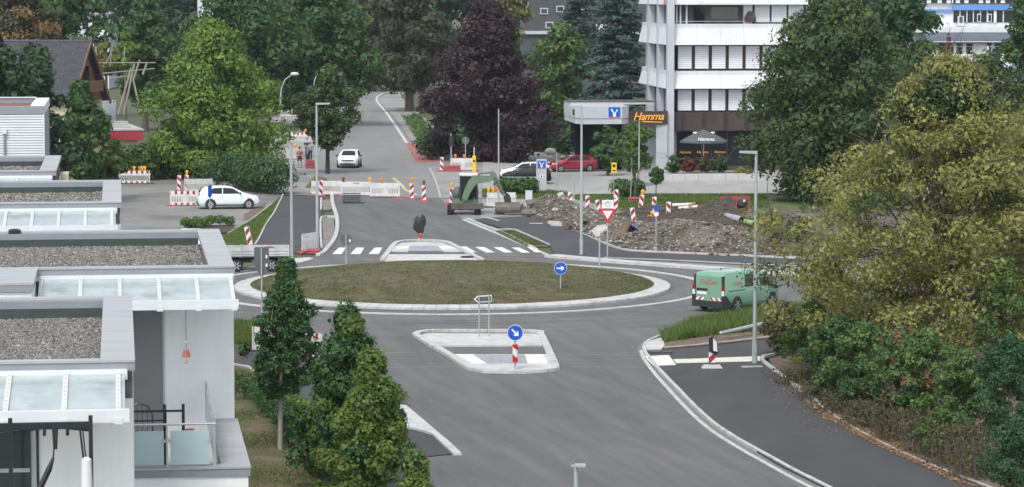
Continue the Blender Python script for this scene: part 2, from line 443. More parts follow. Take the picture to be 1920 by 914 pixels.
mat('slab_old_asphalt', (0.085,0.082,0.078), (0.15,0.145,0.135), 2, 0.95, 0.6, 12)
mat('white_frame', (0.66,0.69,0.70), (0.60,0.63,0.64), 2, 0.4, space='object')
mat('galvanised', (0.34,0.385,0.39), (0.43,0.475,0.48), 5, 0.5, 0.0, metal=0.25, space='object', stretch=(1,1,0.25))
mat('steel', (0.42,0.44,0.45), (0.50,0.52,0.53), 3, 0.35, metal=0.5)
mat('sign_back', (0.085,0.095,0.10), (0.11,0.12,0.125), 2, 0.6, space='object')
mat('sign_blue', (0.004,0.085,0.50), None, rough=0.4)
mat('sign_white', (0.80,0.80,0.79), None, rough=0.4)
mat('sign_red', (0.55,0.02,0.03), None, rough=0.4)
mat('sign_yellow', (0.80,0.50,0.02), None, rough=0.4)
mat('sign_black', (0.015,0.016,0.018), None, rough=0.5)
mat('bag_black', (0.010,0.014,0.017), (0.018,0.024,0.028), 6, 0.38, 0.9, 9, space='object')
mat('plastic_white', (0.68,0.675,0.66), (0.55,0.54,0.515), 3.0, 0.5, c3=(0.45,0.42,0.38), scale3=2.5, f3=(0.62,0.8))
mat('plastic_red', (0.30,0.035,0.045), (0.38,0.06,0.07), 3, 0.6)
mat('rubber_red', (0.36,0.075,0.085), (0.26,0.055,0.065), 4, 0.8)
mat('rubber_black', (0.022,0.022,0.024), (0.04,0.04,0.042), 4, 0.8)
mat('lamp_yellow', (0.75,0.38,0.03), None, rough=0.25)
mat('lamp_orange', (0.62,0.20,0.03), None, rough=0.25)
mat('lamp_red', (0.22,0.03,0.02), None, rough=0.25)
WHT, RED = (0.74,0.73,0.71), (0.33,0.018,0.035)
stripes('beacon_print', WHT, RED, 0.7071, 0.7071, 0.36, 0.0)
stripes('beacon_print_other', WHT, RED, -0.7071, 0.7071, 0.36, 0.0)
stripes('post_print', WHT, (0.50,0.02,0.04), 0.6, 0.8, 0.46, 0.12)
stripes('block_print', WHT, RED, 1.0, 0.0, 0.40, 0.28, 0.55)
stripes('rear_print', (0.80,0.80,0.80), (0.45,0.02,0.04), 0.0, 0.7071, 0.20, 0.0, ay=0.7071)
stripes('rear_print_other', (0.80,0.80,0.80), (0.45,0.02,0.04), 0.0, 0.7071, 0.20, 0.0, ay=-0.7071)
# glass
mat('glass_dark', (0.014,0.018,0.020), None, rough=0.06, spec=0.35)
mat('glass_window', (0.03,0.045,0.05), (0.05,0.065,0.07), 0.6, 0.05, spec=0.9)
mat('glass_frosted', (0.40,0.52,0.53), (0.44,0.56,0.57), 1.0, 0.35, spec=0.5, alpha=0.90)
mat('glass_roof', (0.55,0.63,0.62), (0.45,0.52,0.51), 2.5, 0.12, spec=0.6, alpha=0.72, c3=(0.33,0.38,0.35), scale3=1.6, f3=(0.56,0.75))
mat('blind_white', (0.64,0.65,0.68), (0.70,0.71,0.74), 1.0, 0.6)
mat('brown_frame', (0.030,0.018,0.020), (0.042,0.027,0.028), 2, 0.5)
mat('brown_fascia', (0.050,0.032,0.030), (0.065,0.044,0.041), 1, 0.6)
mat('facade_white', (0.57,0.585,0.61), (0.64,0.655,0.68), 0.7, 0.7, c3=(0.58,0.59,0.61), scale3=0.4, f3=(0.58,0.75))
mat('facade_grey', (0.40,0.42,0.45), (0.46,0.48,0.51), 0.6, 0.8)
mat('facade_pink', (0.60,0.22,0.24), (0.55,0.20,0.22), 1, 0.8)
mat('wall_dark', (0.05,0.055,0.06), (0.075,0.08,0.085), 1, 0.8)
mat('lit_strip', (1.0,0.86,0.65), None, emit=(1.0,0.82,0.60,2.2))
mat('letter_orange', (0.85,0.40,0.05), None, rough=0.4)
mat('letter_white', (0.80,0.80,0.78), None, rough=0.5)
mat('letter_red', (0.50,0.09,0.06), None, rough=0.5)
mat('roof_tile', (0.052,0.053,0.062), (0.085,0.086,0.098), 3.5, 0.75, 0.2, 8)
mat('wood_brown', (0.15,0.075,0.045), (0.21,0.11,0.07), 2, 0.8, stretch=(1,1,6))
mat('wood_grey', (0.23,0.21,0.17), (0.32,0.30,0.25), 3, 0.9, stretch=(1,1,0.2))
mat('plaster_cream', (0.50,0.44,0.30), (0.56,0.50,0.36), 1, 0.9)
mat('cladding_white', (0.66,0.68,0.70), (0.73,0.75,0.77), 0.8, 0.5, metal=0.1)
mat('cladding_gap', (0.25,0.27,0.29), None, rough=0.7)
mat('sedum', (0.16,0.075,0.045), (0.22,0.11,0.06), 3, 0.95, 0.6, 20)
mat('panel_grey_door', (0.19,0.195,0.195), (0.205,0.21,0.21), 2, 0.75)
mat('blue_band', (0.09,0.20,0.45), (0.11,0.23,0.50), 0.3, 0.6)
mat('roof_bitumen', (0.085,0.10,0.13), (0.11,0.125,0.15), 0.3, 0.8)
mat('red_fascia', (0.42,0.035,0.06), (0.36,0.03,0.05), 1, 0.6)
mat('parasol_grey', (0.075,0.088,0.10), (0.095,0.108,0.12), 1, 0.8)
mat('black_metal', (0.012,0.012,0.016), (0.02,0.02,0.024), 4, 0.4)
mat('fabric_white', (0.70,0.70,0.70), (0.60,0.60,0.60), 3, 0.9)
mat('cushion_grey', (0.40,0.40,0.44), (0.45,0.45,0.49), 2, 0.9)
mat('terracotta', (0.36,0.10,0.07), (0.42,0.14,0.10), 4, 0.8)
mat('straw', (0.40,0.33,0.22), (0.46,0.38,0.26), 4, 0.9)
mat('bark', (0.075,0.060,0.045), (0.13,0.11,0.085), 6, 0.95, 0.7, 20, stretch=(1,1,0.25))
mat('bark_pale', (0.25,0.235,0.20), (0.34,0.32,0.28), 6, 0.95, 0.5, 20, stretch=(1,1,0.25))
mat('bark_dark', (0.030,0.026,0.022), (0.055,0.048,0.04), 5, 0.95, 0.6, 20, stretch=(1,1,0.25))
mat('twig', (0.085,0.066,0.052), (0.17,0.14,0.115), 5, 0.95)
mat('dark_green_mesh', (0.045,0.070,0.058), (0.07,0.095,0.08), 5, 0.7)
# leaves
leafmat('leaf_fresh', (0.0855,0.1566,0.0406), (0.1514,0.2262,0.0603), (0.2708,0.3456,0.1087), 0.35)
leafmat('leaf_deep', (0.0347,0.0846,0.0372), (0.0670,0.1231,0.0433), (0.1443,0.1942,0.0820), 0.35)
leafmat('leaf_dark', (0.0285,0.0621,0.0384), (0.0483,0.0857,0.0458), (0.1022,0.1396,0.0772), 0.4)
leafmat('leaf_purple', (0.0266,0.0188,0.0266), (0.0517,0.0272,0.0336), (0.1226,0.0710,0.0839), 0.4, ks=0.85)
leafmat('leaf_brownish', (0.0440,0.0590,0.0391), (0.0741,0.0779,0.0467), (0.1413,0.1350,0.0789), 0.3)
leafmat('leaf_linden', (0.042,0.076,0.036), (0.074,0.108,0.042), (0.145,0.165,0.07), 0.45)
leafmat('leaf_yellow', (0.182,0.215,0.070), (0.252,0.262,0.088), (0.44,0.41,0.17), 0.55, 0.35, 0.65, ks=1.1)
leafmat('leaf_orange', (0.175,0.125,0.050), (0.25,0.155,0.072), (0.40,0.24,0.12), 0.5, 0.3, ks=0.95)
leafmat('leaf_birch', (0.1209,0.1458,0.0523), (0.1831,0.1893,0.0771), (0.2670,0.2546,0.1236), 0.4)
leafmat('leaf_cedar', (0.0409,0.0734,0.0684), (0.0730,0.1104,0.0979), (0.1405,0.1779,0.1529), 0.5, 0.1)
leafmat('leaf_hornbeam', (0.0291,0.0790,0.0341), (0.0577,0.1200,0.0427), (0.1595,0.2281,0.0909), 0.9, 0.3)
leafmat('leaf_hornbeam_light', (0.0876,0.1437,0.0427), (0.1505,0.2066,0.0620), (0.2839,0.3338,0.1218), 0.9, 0.35)
leafmat('leaf_shrub', (0.0532,0.1093,0.0420), (0.1023,0.1647,0.0549), (0.2141,0.2640,0.1019), 0.7)
leafmat('leaf_thicket', (0.0674,0.0674,0.0377), (0.0846,0.0945,0.0440), (0.2203,0.1709,0.0918), 0.8)
leafmat('leaf_yew', (0.026,0.066,0.034), (0.044,0.092,0.042), (0.085,0.14,0.07), 0.6, 0.12)
leafmat('leaf_red', (0.2031,0.0470,0.0470), (0.1332,0.0481,0.0386), (0.3064,0.0983,0.0793), 0.6)
leafmat('grass_long', (0.0829,0.1349,0.0384), (0.1200,0.1673,0.0538), (0.2264,0.2548,0.1129), 0.6, 0.3)
leafmat('grass_short', (0.0759,0.0996,0.0324), (0.1334,0.1334,0.0577), (0.2238,0.2049,0.1103), 0.45, 0.2)

leafmat('leaf_purplebrown', (0.040,0.026,0.030), (0.062,0.036,0.036), (0.12,0.075,0.075), 0.4, ks=0.85)
# ------------------------------------------------------------------ ground, roads, paths
def sheet(name, pts, z, material, label=None, kind='structure', smooth_step=None, thick=0.0):
    w = [P(p[0], p[1], z) if len(p) == 2 else Vector((p[0], p[1], z)) for p in pts]
    if smooth_step: w = smoothline(w + [w[0]], smooth_step)[:-1]
    mb = MB(); n = len(w)
    poly = [(p.x, p.y) for p in w]
    if thick: mb.prism(poly, z - thick, z)
    else:
        area = sum(poly[i][0]*poly[(i+1)%n][1]-poly[(i+1)%n][0]*poly[i][1] for i in range(n))
        if area < 0: poly.reverse()
        mb.add([(p[0], p[1], z) for p in poly], [tuple(range(n))])
    o = mb.build(name, material)
    if kind: o['kind'] = kind
    if label: o['label'] = label
    return o
g = MB(); g.add([(-2500,-300,-0.06),(2500,-300,-0.06),(2500,4500,-0.06),(-2500,4500,-0.06)], [(0,1,2,3)])
tag(g.build('ground', 'ground_soil'), 'earth and rough grass between the roads', kind='structure')

CX, CY = P(848, 540).x, 140.9           # centre of the roundabout
# carriageway in fresh asphalt: roundabout with its four arms, one outline
road_pts = [(100,603),(430,602),(520,606),(590,622),(650,662),(700,712),(745,757),(806,803),(866,851),(700,868),(620,1000),(560,1500),
            (1900,1500),(1620,980),(1530,914),(1450,872),(1330,800),(1250,722),(1214,682),(1201,657),(1210,641),(1240,627),
            (1300,603),(1400,588),(1480,577),(1600,570),(2100,560),(2100,535),(1560,521),(1420,511.5),(1320,504.5),(1200,496),(1100,488),(1030,480),
            (1000,470),(940,441),(900,425),(868,411),(845,395),(826,372.5),(620,366.5),(624,385),(632,410),(632,432),(624,455),(604,477),(560,486),(430,505),(100,530)]
tag(sheet('road', road_pts, 0.0, 'asphalt_new'), 'fresh grey asphalt of the roundabout and its arms')
old = [(620,366),(826,372),(818,345),(806,318),(792,300),(770,265),(750,236),(730,212),(714,195),(707,187),(709,182),(720,176),(745,170),(790,165),(1000,158),(1000,150),(790,147),(700,149),(640,151),(560,160),(600,172),(640,180),(648,190),(632,215),(608,262),(596,300),(588,330),(584,366)]
tag(sheet('old_road', old, 0.004, 'asphalt_old'), 'pale worn asphalt street running off between the trees')
# verge along the right side of the old street, paved footway
tag(sheet('old_footway', [(792,300),(806,318),(818,345),(826,372),(905,372),(960,372),(960,300),(860,262),(800,225),(768,196),(752,182),(760,172),(745,171),(720,177),(710,182.5),(708,187),(715,195),(731,212),(751,236),(771,265)], 0.0, 'paving_old'), 'grey footway beside the old street')
tag(sheet('red_cycle_strip', [(760,268),(789,268),(816,304),(780,305)], 0.012, 'red_surface'), 'red painted cycle strip at the kerb')
tag(sheet('side_yard', [(100,330),(330,322),(500,330),(530,338),(532,365),(512,381),(468,414),(436,434),(300,450),(100,460)], 0.02, 'yard_paving'), 'patched grey yard where the pale hatchback is parked')
tag(sheet('old_sidewalk', [(505,215),(560,215),(606,255),(597,300),(589,330),(583,366),(534,366),(531,338),(500,330)], 0.012, 'paving_old'), 'grey pavement along the old street')
tag(sheet('car_park', [(905,372),(1075,372),(1082,364.5),(1250,363),(1500,363),(1900,364),(1900,300),(1500,300),(1250,322),(1120,300),(1010,286),(905,286)], 0.02, 'lot_paving'), 'pale paved car park in front of the office building')
tag(sheet('site_track', [(905,372.5),(1075,372.5),(1200,404),(1330,425),(1330,436),(1180,432),(1080,400),(985,400),(900,412)], 0.012, 'paving_old'), 'dusty track through the building site')
tag(sheet('site_apron', [(827,373),(904,373),(984,406.5),(887,412.5),(869,411.5),(846,395.5)], -0.004, 'asphalt_old'), 'worn asphalt under the excavator')
# dark new paths
tag(sheet('path_west', [(531,367),(604,367),(604,470),(560,474),(472,468),(500,420)], 0.06, 'asphalt_path', thick=0.12), 'dark new asphalt path beside the planting beds')
tag(sheet('path_north', [(886,412),(905,410),(985,406),(1012,412),(1045,422),(1100,444),(1146,464),(1180,472),(1300,478),(1440,484),(1800,498),(1800,508),(1400,497),(1270,490.5),(1130,485),(1085,484),(1040,478),(1032,462),(985,441),(955,431)], 0.05, 'asphalt_path', thick=0.11), 'dark new cycle path curving past the rubble heap')
tag(sheet('path_east', [(1213,655),(1245,657),(1350,647),(1460,634),(1700,610),(1700,640),(1470,664),(1440,671),(1430,676),(1445,691),(1500,735),(1560,782),(1640,828),(1740,874),(1840,914),(2080,1010),(2100,1500),(1960,1500),(1690,985),(1548,914),(1462,872),(1345,800),(1263,720),(1226,682)], 0.06, 'asphalt_path', thick=0.12), 'dark new path between road kerb and hedge')
tag(sheet('path_south', [(100,652),(437,652),(500,658),(560,668),(620,720),(700,800),(640,900),(560,840),(520,760),(470,690),(437,684),(100,684)], 0.03, 'asphalt_path', thick=0.09), 'dark path behind the young trees')
tag(sheet('driveway', [(650,742),(690,742),(742,797),(812,814),(836,838),(851,851),(700,866),(640,905),(600,860)], -0.004, 'asphalt_path'), 'dark asphalt behind the white wedge')
# lawns and beds
tag(sheet('lawn_west', [(395,470),(420,440),(468,415.5),(513,381.5),(530,367.5),(499,420),(472,467),(430,480)], 0.05, 'lawn', thick=0.1), 'short green lawn beside the dark path')
tag(sheet('lawn_houses', [(380,684),(437,685),(469,691),(519,761),(559,841),(639,901),(600,1300),(200,1300),(300,800)], 0.04, 'lawn_dry', thick=0.1), 'patchy dry lawn beside the terrace houses')
tag(sheet('lawn_corner', [(100,607),(430,606),(500,610),(570,624),(610,655),(560,664),(500,655),(437,649),(100,649)], 0.05, 'lawn', thick=0.1), 'green verge at the corner of the roundabout')
tag(sheet('verge_east', [(1241,632),(1300,605),(1400,590),(1480,579),(1700,569),(1900,565),(1900,600),(1700,607),(1460,631),(1350,644),(1262,652),(1244,653)], 0.06, 'soil_litter', thick=0.12), 'bare earth verge with long grass')
tag(sheet('bed_hedge', [(1442,672),(1470,665.5),(1700,641),(2300,620),(2300,1100),(2100,1012),(1850,914),(1745,874),(1645,828),(1566,782),(1505,735),(1450,691)], 0.07, 'soil_litter', thick=0.12), 'leaf-strewn bed under the hedge')
tag(sheet('bed_north', [(1131,486),(1270,491.5),(1400,498),(1700,508),(1700,517),(1500,514),(1400,506.5),(1300,500),(1200,492.5)], 0.06, 'gravel_bed', thick=0.1), 'bare gravelly strip behind the wide kerb')
tag(sheet('verge_park', [(1076,366.5),(1250,365),(1500,365),(1900,366),(1900,392),(1440,392),(1300,395),(1215,402),(1140,388),(1080,374)], 0.03, 'lawn', thick=0.06), 'green verge along the car park')
tag(sheet('grass_islet', [(930,433.5),(958,432.5),(1028,461),(1008,461),(988,461.5)], 0.075, 'lawn_dry', thick=0.1), 'small brownish grass islet between kerbs')
tag(sheet('bed_small', [(603,376),(622,374),(624,392),(606,394)], 0.07, 'gravel_bed', thick=0.1), 'small gravel planting bed')
tag(sheet('bed_long', [(604,410),(626,408),(628,440),(620,460),(606,469)], 0.07, 'gravel_bed', thick=0.1), 'long gravel planting bed at the road')
tag(sheet('bed_totem', [(905,356),(960,350),(1062,362),(1078,369),(1000,374),(905,371)], 0.035, 'lawn', thick=0.06), 'grassy bed round the grey totem')
tag(sheet('tree_pit', [(572,352),(590,330),(612,334),(622,350),(618,358)], 0.03, 'lawn_dry', thick=0.05), 'grassy pit round the street tree')
tag(sheet('flower_strip', [(345,425),(440,421),(438,434),(330,446)], 0.04, 'soil_dark', thick=0.05), 'flower strip at the yard edge')
tag(sheet('red_soil', [(458,402),(492,382),(500,378),(494,392),(470,412),(455,414)], 0.028, 'soil_litter'), 'patch of reddish soil beside the parked car')
tag(sheet('back_lawn', [(905,300),(1120,299),(1120,270),(905,270)], 0.01, 'lawn'), 'lawn strip behind the car park')

# ------- kerbs: every stone its own piece
def kerb(name, pts, width, height, step, material='concrete_kerb', label=None, z0=-0.05, gap=0.015, inner=None, smooth=0.4, slope=0.0, world=False):
    line = [Vector((p[0], p[1], 0)) for p in pts] if world else [P(*p) for p in pts]
    line = walk(smoothline(line, smooth), step)
    root = struct(name, label)
    for i in range(len(line) - 1):
        a, b = line[i], line[i+1]
        ta = (line[min(i+1,len(line)-1)] - line[max(i-1,0)]).normalized(); tb = (line[min(i+2,len(line)-1)] - line[i]).normalized()
        d = (b - a).normalized(); a2 = a + d * gap / 2; b2 = b - d * gap / 2
        na = Vector((-ta.y, ta.x, 0)) * width / 2; nb = Vector((-tb.y, tb.x, 0)) * width / 2
        h = height + rnd.uniform(-0.006, 0.006)
        mb = MB()
        q = [a2-na, b2-nb, b2+nb, a2+na]
        mb.add([(p.x,p.y,z0) for p in q] + [(p.x,p.y,h + (slope if k > 1 else 0)) for k, p in enumerate(q)],
               [(0,3,2,1),(4,5,6,7),(0,1,5,4),(1,2,6,5),(2,3,7,6),(3,0,4,7)])
        mb.build('kerb_stone', material, root)
    return root
kerb('kerb_east', [(1243,631),(1216,642),(1207,655),(1219,676),(1258,719),(1341,799),(1463,871),(1546,914),(1690,985)], 0.13, 0.10, 1.0, label='pale double kerb beside the dark path')
kerb('gutter_east', [(1202,657),(1211,679),(1246,722),(1326,802),(1446,875),(1526,917),(1668,988)], 0.15, 0.018, 1.0, label='flush pale gutter stones at the road edge')
kerb('kerb_hedge', [(1455,668),(1434,672),(1427,677),(1444,692),(1503,736),(1530,755)], 0.16, 0.13, 1.0, label='pale kerb at the start of the hedge bed')
kerb('kerb_hedge_old', [(1531,756),(1563,783),(1642,829),(1742,875),(1845,915),(1950,960)], 0.10, 0.10, 1.2, 'concrete_kerb_old', label='weathered edging stones along the hedge')
kerb('edging_verge', [(1246,655),(1350,645.5),(1461,632.5),(1560,621)], 0.08, 0.09, 1.0, label='thin edging between verge and path')
kerb('kerb_wide', [(1032,482),(1060,484.5),(1100,488),(1200,496),(1320,504.5),(1420,511.5),(1560,521),(1800,531)], 0.95, 0.13, 1.0, label='broad white kerb on the outer edge of the roundabout')
kerb('edging_north', [(1046,421),(1100,443),(1147,463),(1182,471),(1300,477),(1440,483),(1600,489)], 0.10, 0.10, 1.0, label='pale edging between cycle path and rubble')
kerb('edging_strip', [(1132,485.5),(1270,491),(1400,497.5),(1600,504)], 0.10, 0.09, 1.0, label='thin edging along the gravelly strip')
kerb('kerb_north_a', [(868,412),(900,425.5),(940,441.5),(990,463),(1030,480)], 0.25, 0.02, 1.0, label='flush stones along the arm behind the roundabout')
kerb('kerb_north_b', [(876,412),(905,424),(930,433),(960,446),(988,460.5),(1006,470)], 0.18, 0.11, 1.0, label='upright kerb beside the grass islet')
kerb('edging_islet', [(931,433),(959,431.5),(985,441.5),(1030,461.5)], 0.10, 0.11, 0.9, label='edging round the grass islet')
kerb('kerb_west', [(622,367),(624,385),(631,408),(632,432),(625,453),(606,476),(596,480)], 0.24, 0.12, 1.0, label='white kerb curving round the planting bed')
kerb('edging_bed', [(628,408),(604,409),(601,430),(603,468)], 0.12, 0.12, 0.8, label='white edging of the planting bed')
kerb('edging_bed_small', [(602,395),(602,375),(605,374)], 0.12, 0.12, 0.7, label='white edging of the small bed')
kerb('edging_west', [(531,366),(514,400),(500,420),(474,465),(430,480)], 0.09, 0.10, 1.0, label='white edging between lawn and dark path')
kerb('edging_yard', [(510,384),(468,416),(436,435),(425,442)], 0.10, 0.10, 1.0, 'concrete_kerb_old', label='old edging between yard and lawn')
kerb('edging_old_road', [(826,372),(818,345),(806,318)], 0.18, 0.10, 1.2, 'concrete_kerb_old', label='old kerb at the end of the street')
kerb('edging_south', [(437,686),(470,693),(505,738)], 0.10, 0.09, 1.0, label='pale edging at the lawn of the houses')

# ------- roundabout: sloping stone ring, flush outer ring, planted mound
ring = struct('roundabout_kerb', 'ring of sloping white stones round the planted mound')
N = 122; ro, ri = 10.6, 9.82
def ring_stone(ro, ri, h_o, h_i, N, gap):
    a = pi / N - gap / ro / 2; seg = 2; vs = []
    for k in range(seg+1):
        t = -a + 2*a*k/seg
        for r, z in ((ro,-0.05),(ro,h_o),(ri,h_i),(ri,-0.05)): vs.append((r*math.cos(t), r*math.sin(t), z))
    fs = []
    for k in range(seg):
        for j in range(4): fs.append((4*k+j, 4*k+(j+1)%4, 4*k+4+(j+1)%4, 4*k+4+j))
    fs += [(3,2,1,0), tuple(4*seg+j for j in range(4))]
    return MB().add(vs, fs)
me = ring_stone(ro, ri, 0.10, 0.17, N, 0.018).mesh('kerb_stone', 'concrete_kerb')
for i in range(N):
    o = link('kerb_stone', me, ring, (CX, CY, rnd.uniform(-0.006,0.006)), 2*pi*i/N)
ring2 = struct('apron_kerb', 'thin flush stone ring round the apron of the roundabout')
me = ring_stone(12.62, 12.28, 0.035, 0.035, 80, 0.02).mesh('kerb_stone', 'concrete_kerb')
for i in range(80):
    link('kerb_stone', me, ring2, (CX, CY, rnd.uniform(-0.004,0.004)), 2*pi*i/80)
# mound surface
def mound_h(x, y):
    r = math.hypot(x, y) / 9.82
    return 0.15 + 0.80 * max(0.0, 1 - r*r) ** 0.8 + 0.03*math.sin(x*1.7+y) * (1-r)
mb = MB(); nr, na = 22, 72
vs = [(0,0,mound_h(0,0))]
for i in range(1, nr+1):
    for j in range(na):
        r = 9.83*i/nr; a = 2*pi*j/na; x, y = r*math.cos(a), r*math.sin(a)
        vs.append((x, y, mound_h(x,y) + (rnd.uniform(-0.03,0.03) if i < nr else 0)))
fs = [(0, 1+j, 1+(j+1)%na) for j in range(na)]
for i in range(1, nr):
    for j in range(na):
        a = 1+(i-1)*na; b = 1+i*na; fs.append((a+j, b+j, b+(j+1)%na, a+(j+1)%na))
mb.add(vs, fs)
mound = mb.build('roundabout_mound', 'mound_soil', smooth=True, loc=(CX,CY,0))
tag(mound, 'low earth mound with sparse new grass in the roundabout', kind='structure')
rg = np.random.default_rng(5)
def blades(name, xy, z, h, w, material, lean=0.35, parent=None):
    n = len(xy); ang = rg.uniform(0, 2*pi, n); hh = h * rg.uniform(0.5, 1.25, n)
    dx, dy = np.cos(ang)*w/2, np.sin(ang)*w/2
    la = rg.uniform(0, 2*pi, n); ll = hh * lean * rg.uniform(0.2, 1.4, n)
    V = np.empty((n,3,3))
    V[:,0] = np.stack([xy[:,0]-dx, xy[:,1]-dy, z], 1); V[:,1] = np.stack([xy[:,0]+dx, xy[:,1]+dy, z], 1)
    V[:,2] = np.stack([xy[:,0]+np.cos(la)*ll, xy[:,1]+np.sin(la)*ll, z+hh], 1)
    return np_mesh(name, V.reshape(-1,3), np.arange(3*n).reshape(-1,3), material, parent)
def in_poly(xy, poly):
    x, y = xy[:,0], xy[:,1]; c = np.zeros(len(x), bool); n = len(poly)
    for i in range(n):
        x1,y1 = poly[i]; x2,y2 = poly[(i+1)%n]
        t = ((y1>y)!=(y2>y)) & (x < (x2-x1)*(y-y1)/((y2-y1) if y2 != y1 else 1e-9)+x1); c ^= t
    return c
def scatter(pts, n, z=0.0):
    poly = [tuple(P(p[0],p[1],z))[:2] for p in pts]; a = np.array(poly)
    lo, hi = a.min(0), a.max(0); xy = rg.uniform(lo, hi, (n,2))
    return xy[in_poly(xy, poly)]
def clumpy(xy, scale, keep):
    v = np.sin(xy[:,0]*scale+1.3*np.sin(xy[:,1]*scale*0.7)) + np.sin(xy[:,1]*scale*1.1+1.7*np.sin(xy[:,0]*scale*0.6+2)) + rg.normal(0,0.7,len(xy))
    return xy[v > keep]
n = 90000; rr = 9.75*np.sqrt(rg.uniform(0,1,n)); aa = rg.uniform(0,2*pi,n)
xy = np.stack([rr*np.cos(aa), rr*np.sin(aa)],1)
keep = rg.uniform(0,1,n) < np.clip(0.34 + 0.5*(rr/9.8)**4 + 0.15*np.sin(xy[:,0]*0.9)*np.sin(xy[:,1]*0.6), 0, 1)
xy = xy[keep]
z = np.array([mound_h(a,b) for a,b in xy])
o = blades('new_grass', xy + np.array([CX,CY]), z-0.01, 0.060, 0.045, 'grass_short', 0.9); tag(o, 'sparse new grass sprouting on the roundabout mound', 'grass', kind='stuff')
xy = scatter([(1241,632),(1300,606),(1400,591),(1480,580),(1700,570),(1700,592),(1460,618),(1350,628),(1262,640),(1244,643)], 60000, 0.06)
o = blades('long_grass', xy, np.full(len(xy),0.05), 0.42, 0.05, 'grass_long', 0.55); tag(o, 'long green grass on the verge in front of the green van', 'grass', kind='stuff')
xy = scatter([(380,606),(430,607),(500,611),(560,625),(600,650),(555,662),(500,653),(437,647),(380,647)], 30000, 0.05)
o = blades('verge_grass', xy, np.full(len(xy),0.04), 0.30, 0.05, 'grass_long', 0.5); tag(o, 'green grass between the white house and the roundabout', 'grass', kind='stuff')
xy = clumpy(scatter([(380,690),(437,690),(469,695),(517,765),(556,845),(625,905),(600,960),(430,960)], 60000, 0.04), 0.9, 0.1)
o = blades('lawn_grass', xy, np.full(len(xy),0.035), 0.07, 0.035, 'grass_short', 0.7); tag(o, 'patchy short grass beside the terrace houses', 'grass', kind='stuff')
xy = scatter([(400,468),(420,441),(468,416),(513,382),(529,368),(499,420),(472,466),(430,479)], 26000, 0.05)
o = blades('lawn_blades', xy, np.full(len(xy),0.045), 0.09, 0.06, 'grass_long', 0.7); tag(o, 'short lawn grass under the leaning striped beacon', 'grass', kind='stuff')
xy = scatter([(1078,367),(1250,366),(1440,366),(1440,391),(1300,394),(1215,401),(1140,387),(1080,374)], 30000, 0.03)
o = blades('park_grass', xy, np.full(len(xy),0.02), 0.16, 0.10, 'grass_long', 0.6); tag(o, 'green grass strip along the car park', 'grass', kind='stuff')
xy = scatter([(932,434),(957,433),(1024,460),(1008,460),(988,461)], 6000, 0.07)
o = blades('islet_grass', xy, np.full(len(xy),0.07), 0.10, 0.06, 'grass_short', 0.7); tag(o, 'brownish grass on the islet between kerbs', 'grass', kind='stuff')
xy = scatter([(750,215),(763,218),(790,262),(797,272),(783,266)], 2500, 0.0)
o = blades('street_weeds', xy, np.full(len(xy),0.0), 0.3, 0.14, 'grass_long', 0.6); tag(o, 'weeds growing along the footway of the old street', 'weeds', kind='stuff')
xy = scatter([(905,358),(960,352),(1060,363),(1074,369),(1000,373),(905,370)], 7000, 0.03)
o = blades('totem_grass', xy, np.full(len(xy),0.02), 0.22, 0.12, 'grass_long', 0.6); tag(o, 'grass round the grey bank totem', 'grass', kind='stuff')

# ------- traffic islands
def islab(parent, pts, z, material, name='slab', step=None, thick=None):
    w = [P(p[0],p[1],z) for p in pts]
    if step: w = smoothline(w+[w[0]], step)[:-1]
    return MB().prism([(p.x,p.y) for p in w], -0.04 if thick is None else z-thick, z).build(name, material, parent)
def quad_tiles(parent, q, nx, ny, z, material, name='paving_tile', gap=0.012, thick=0.03):
    A,B,C,D = [P(p[0],p[1],z) for p in q]      # A near-left, B near-right, C far-right, D far-left
    def pt(u,v): return A.lerp(B,u).lerp(D.lerp(C,u),v)
    for i in range(nx):
        for j in range(ny):
            c = [pt(i/nx,j/ny),pt((i+1)/nx,j/ny),pt((i+1)/nx,(j+1)/ny),pt(i/nx,(j+1)/ny)]
            m = sum(c, Vector())/4
            c = [p + (m-p).normalized()*gap for p in c]; h = z + rnd.uniform(-0.004,0.004)
            MB().prism([(p.x,p.y) for p in c], z-thick, h).build(name, material, parent)
def fill_kerb(parent, pts, width, h, step, material='concrete_kerb', closed=False):
    line = smoothline([P(*p) for p in pts], 0.3); line = walk(line, step)
    for i in range(len(line)-1):
        a,b = line[i],line[i+1]; d=(b-a).normalized(); nrm=Vector((-d.y,d.x,0))*width/2
        q=[a-nrm+d*0.008,b-nrm-d*0.008,b+nrm-d*0.008,a+nrm+d*0.008]; hh = h+rnd.uniform(-0.004,0.004)
        MB().prism([(p.x,p.y) for p in q], -0.04, hh).build('kerb_stone', material, parent)
isl = struct('traffic_island', 'white paved splitter island with a blue arrow sign')
islab(isl, [(786,629),(803,625),(1006,626),(1012,632),(1017,646.5),(814,648)], 0.10, 'concrete_white', 'paving_slab')
islab(isl, [(845,664),(1027,664),(1036,686),(1034,693),(985,697),(905,696),(878,688)], 0.09, 'concrete_white', 'paving_slab')
islab(isl, [(814,650),(1018,649),(1024,662.5),(843,663)], 0.03, 'asphalt_new', 'crossing_gap')
fill_kerb(isl, [(779,630),(808,648.5),(842,668),(876,690),(902,698),(985,700),(1036,696),(1041,690),(1030,664),(1020,642),(1012,628),(1004,623.5),(900,623),(806,623),(790,624.5),(779,630)], 0.30, 0.115, 0.8)
quad_tiles(isl, [(914,681),(988,681),(983,664.5),(888,664.5)], 8, 3, 0.106, 'tile_grey')
quad_tiles(isl, [(886,681),(911,681),(886,664.5),(852,664.5)], 2, 3, 0.106, 'tile_white')
quad_tiles(isl, [(990,681),(1027,681),(1018,664.5),(985,664.5)], 3, 3, 0.106, 'tile_white')
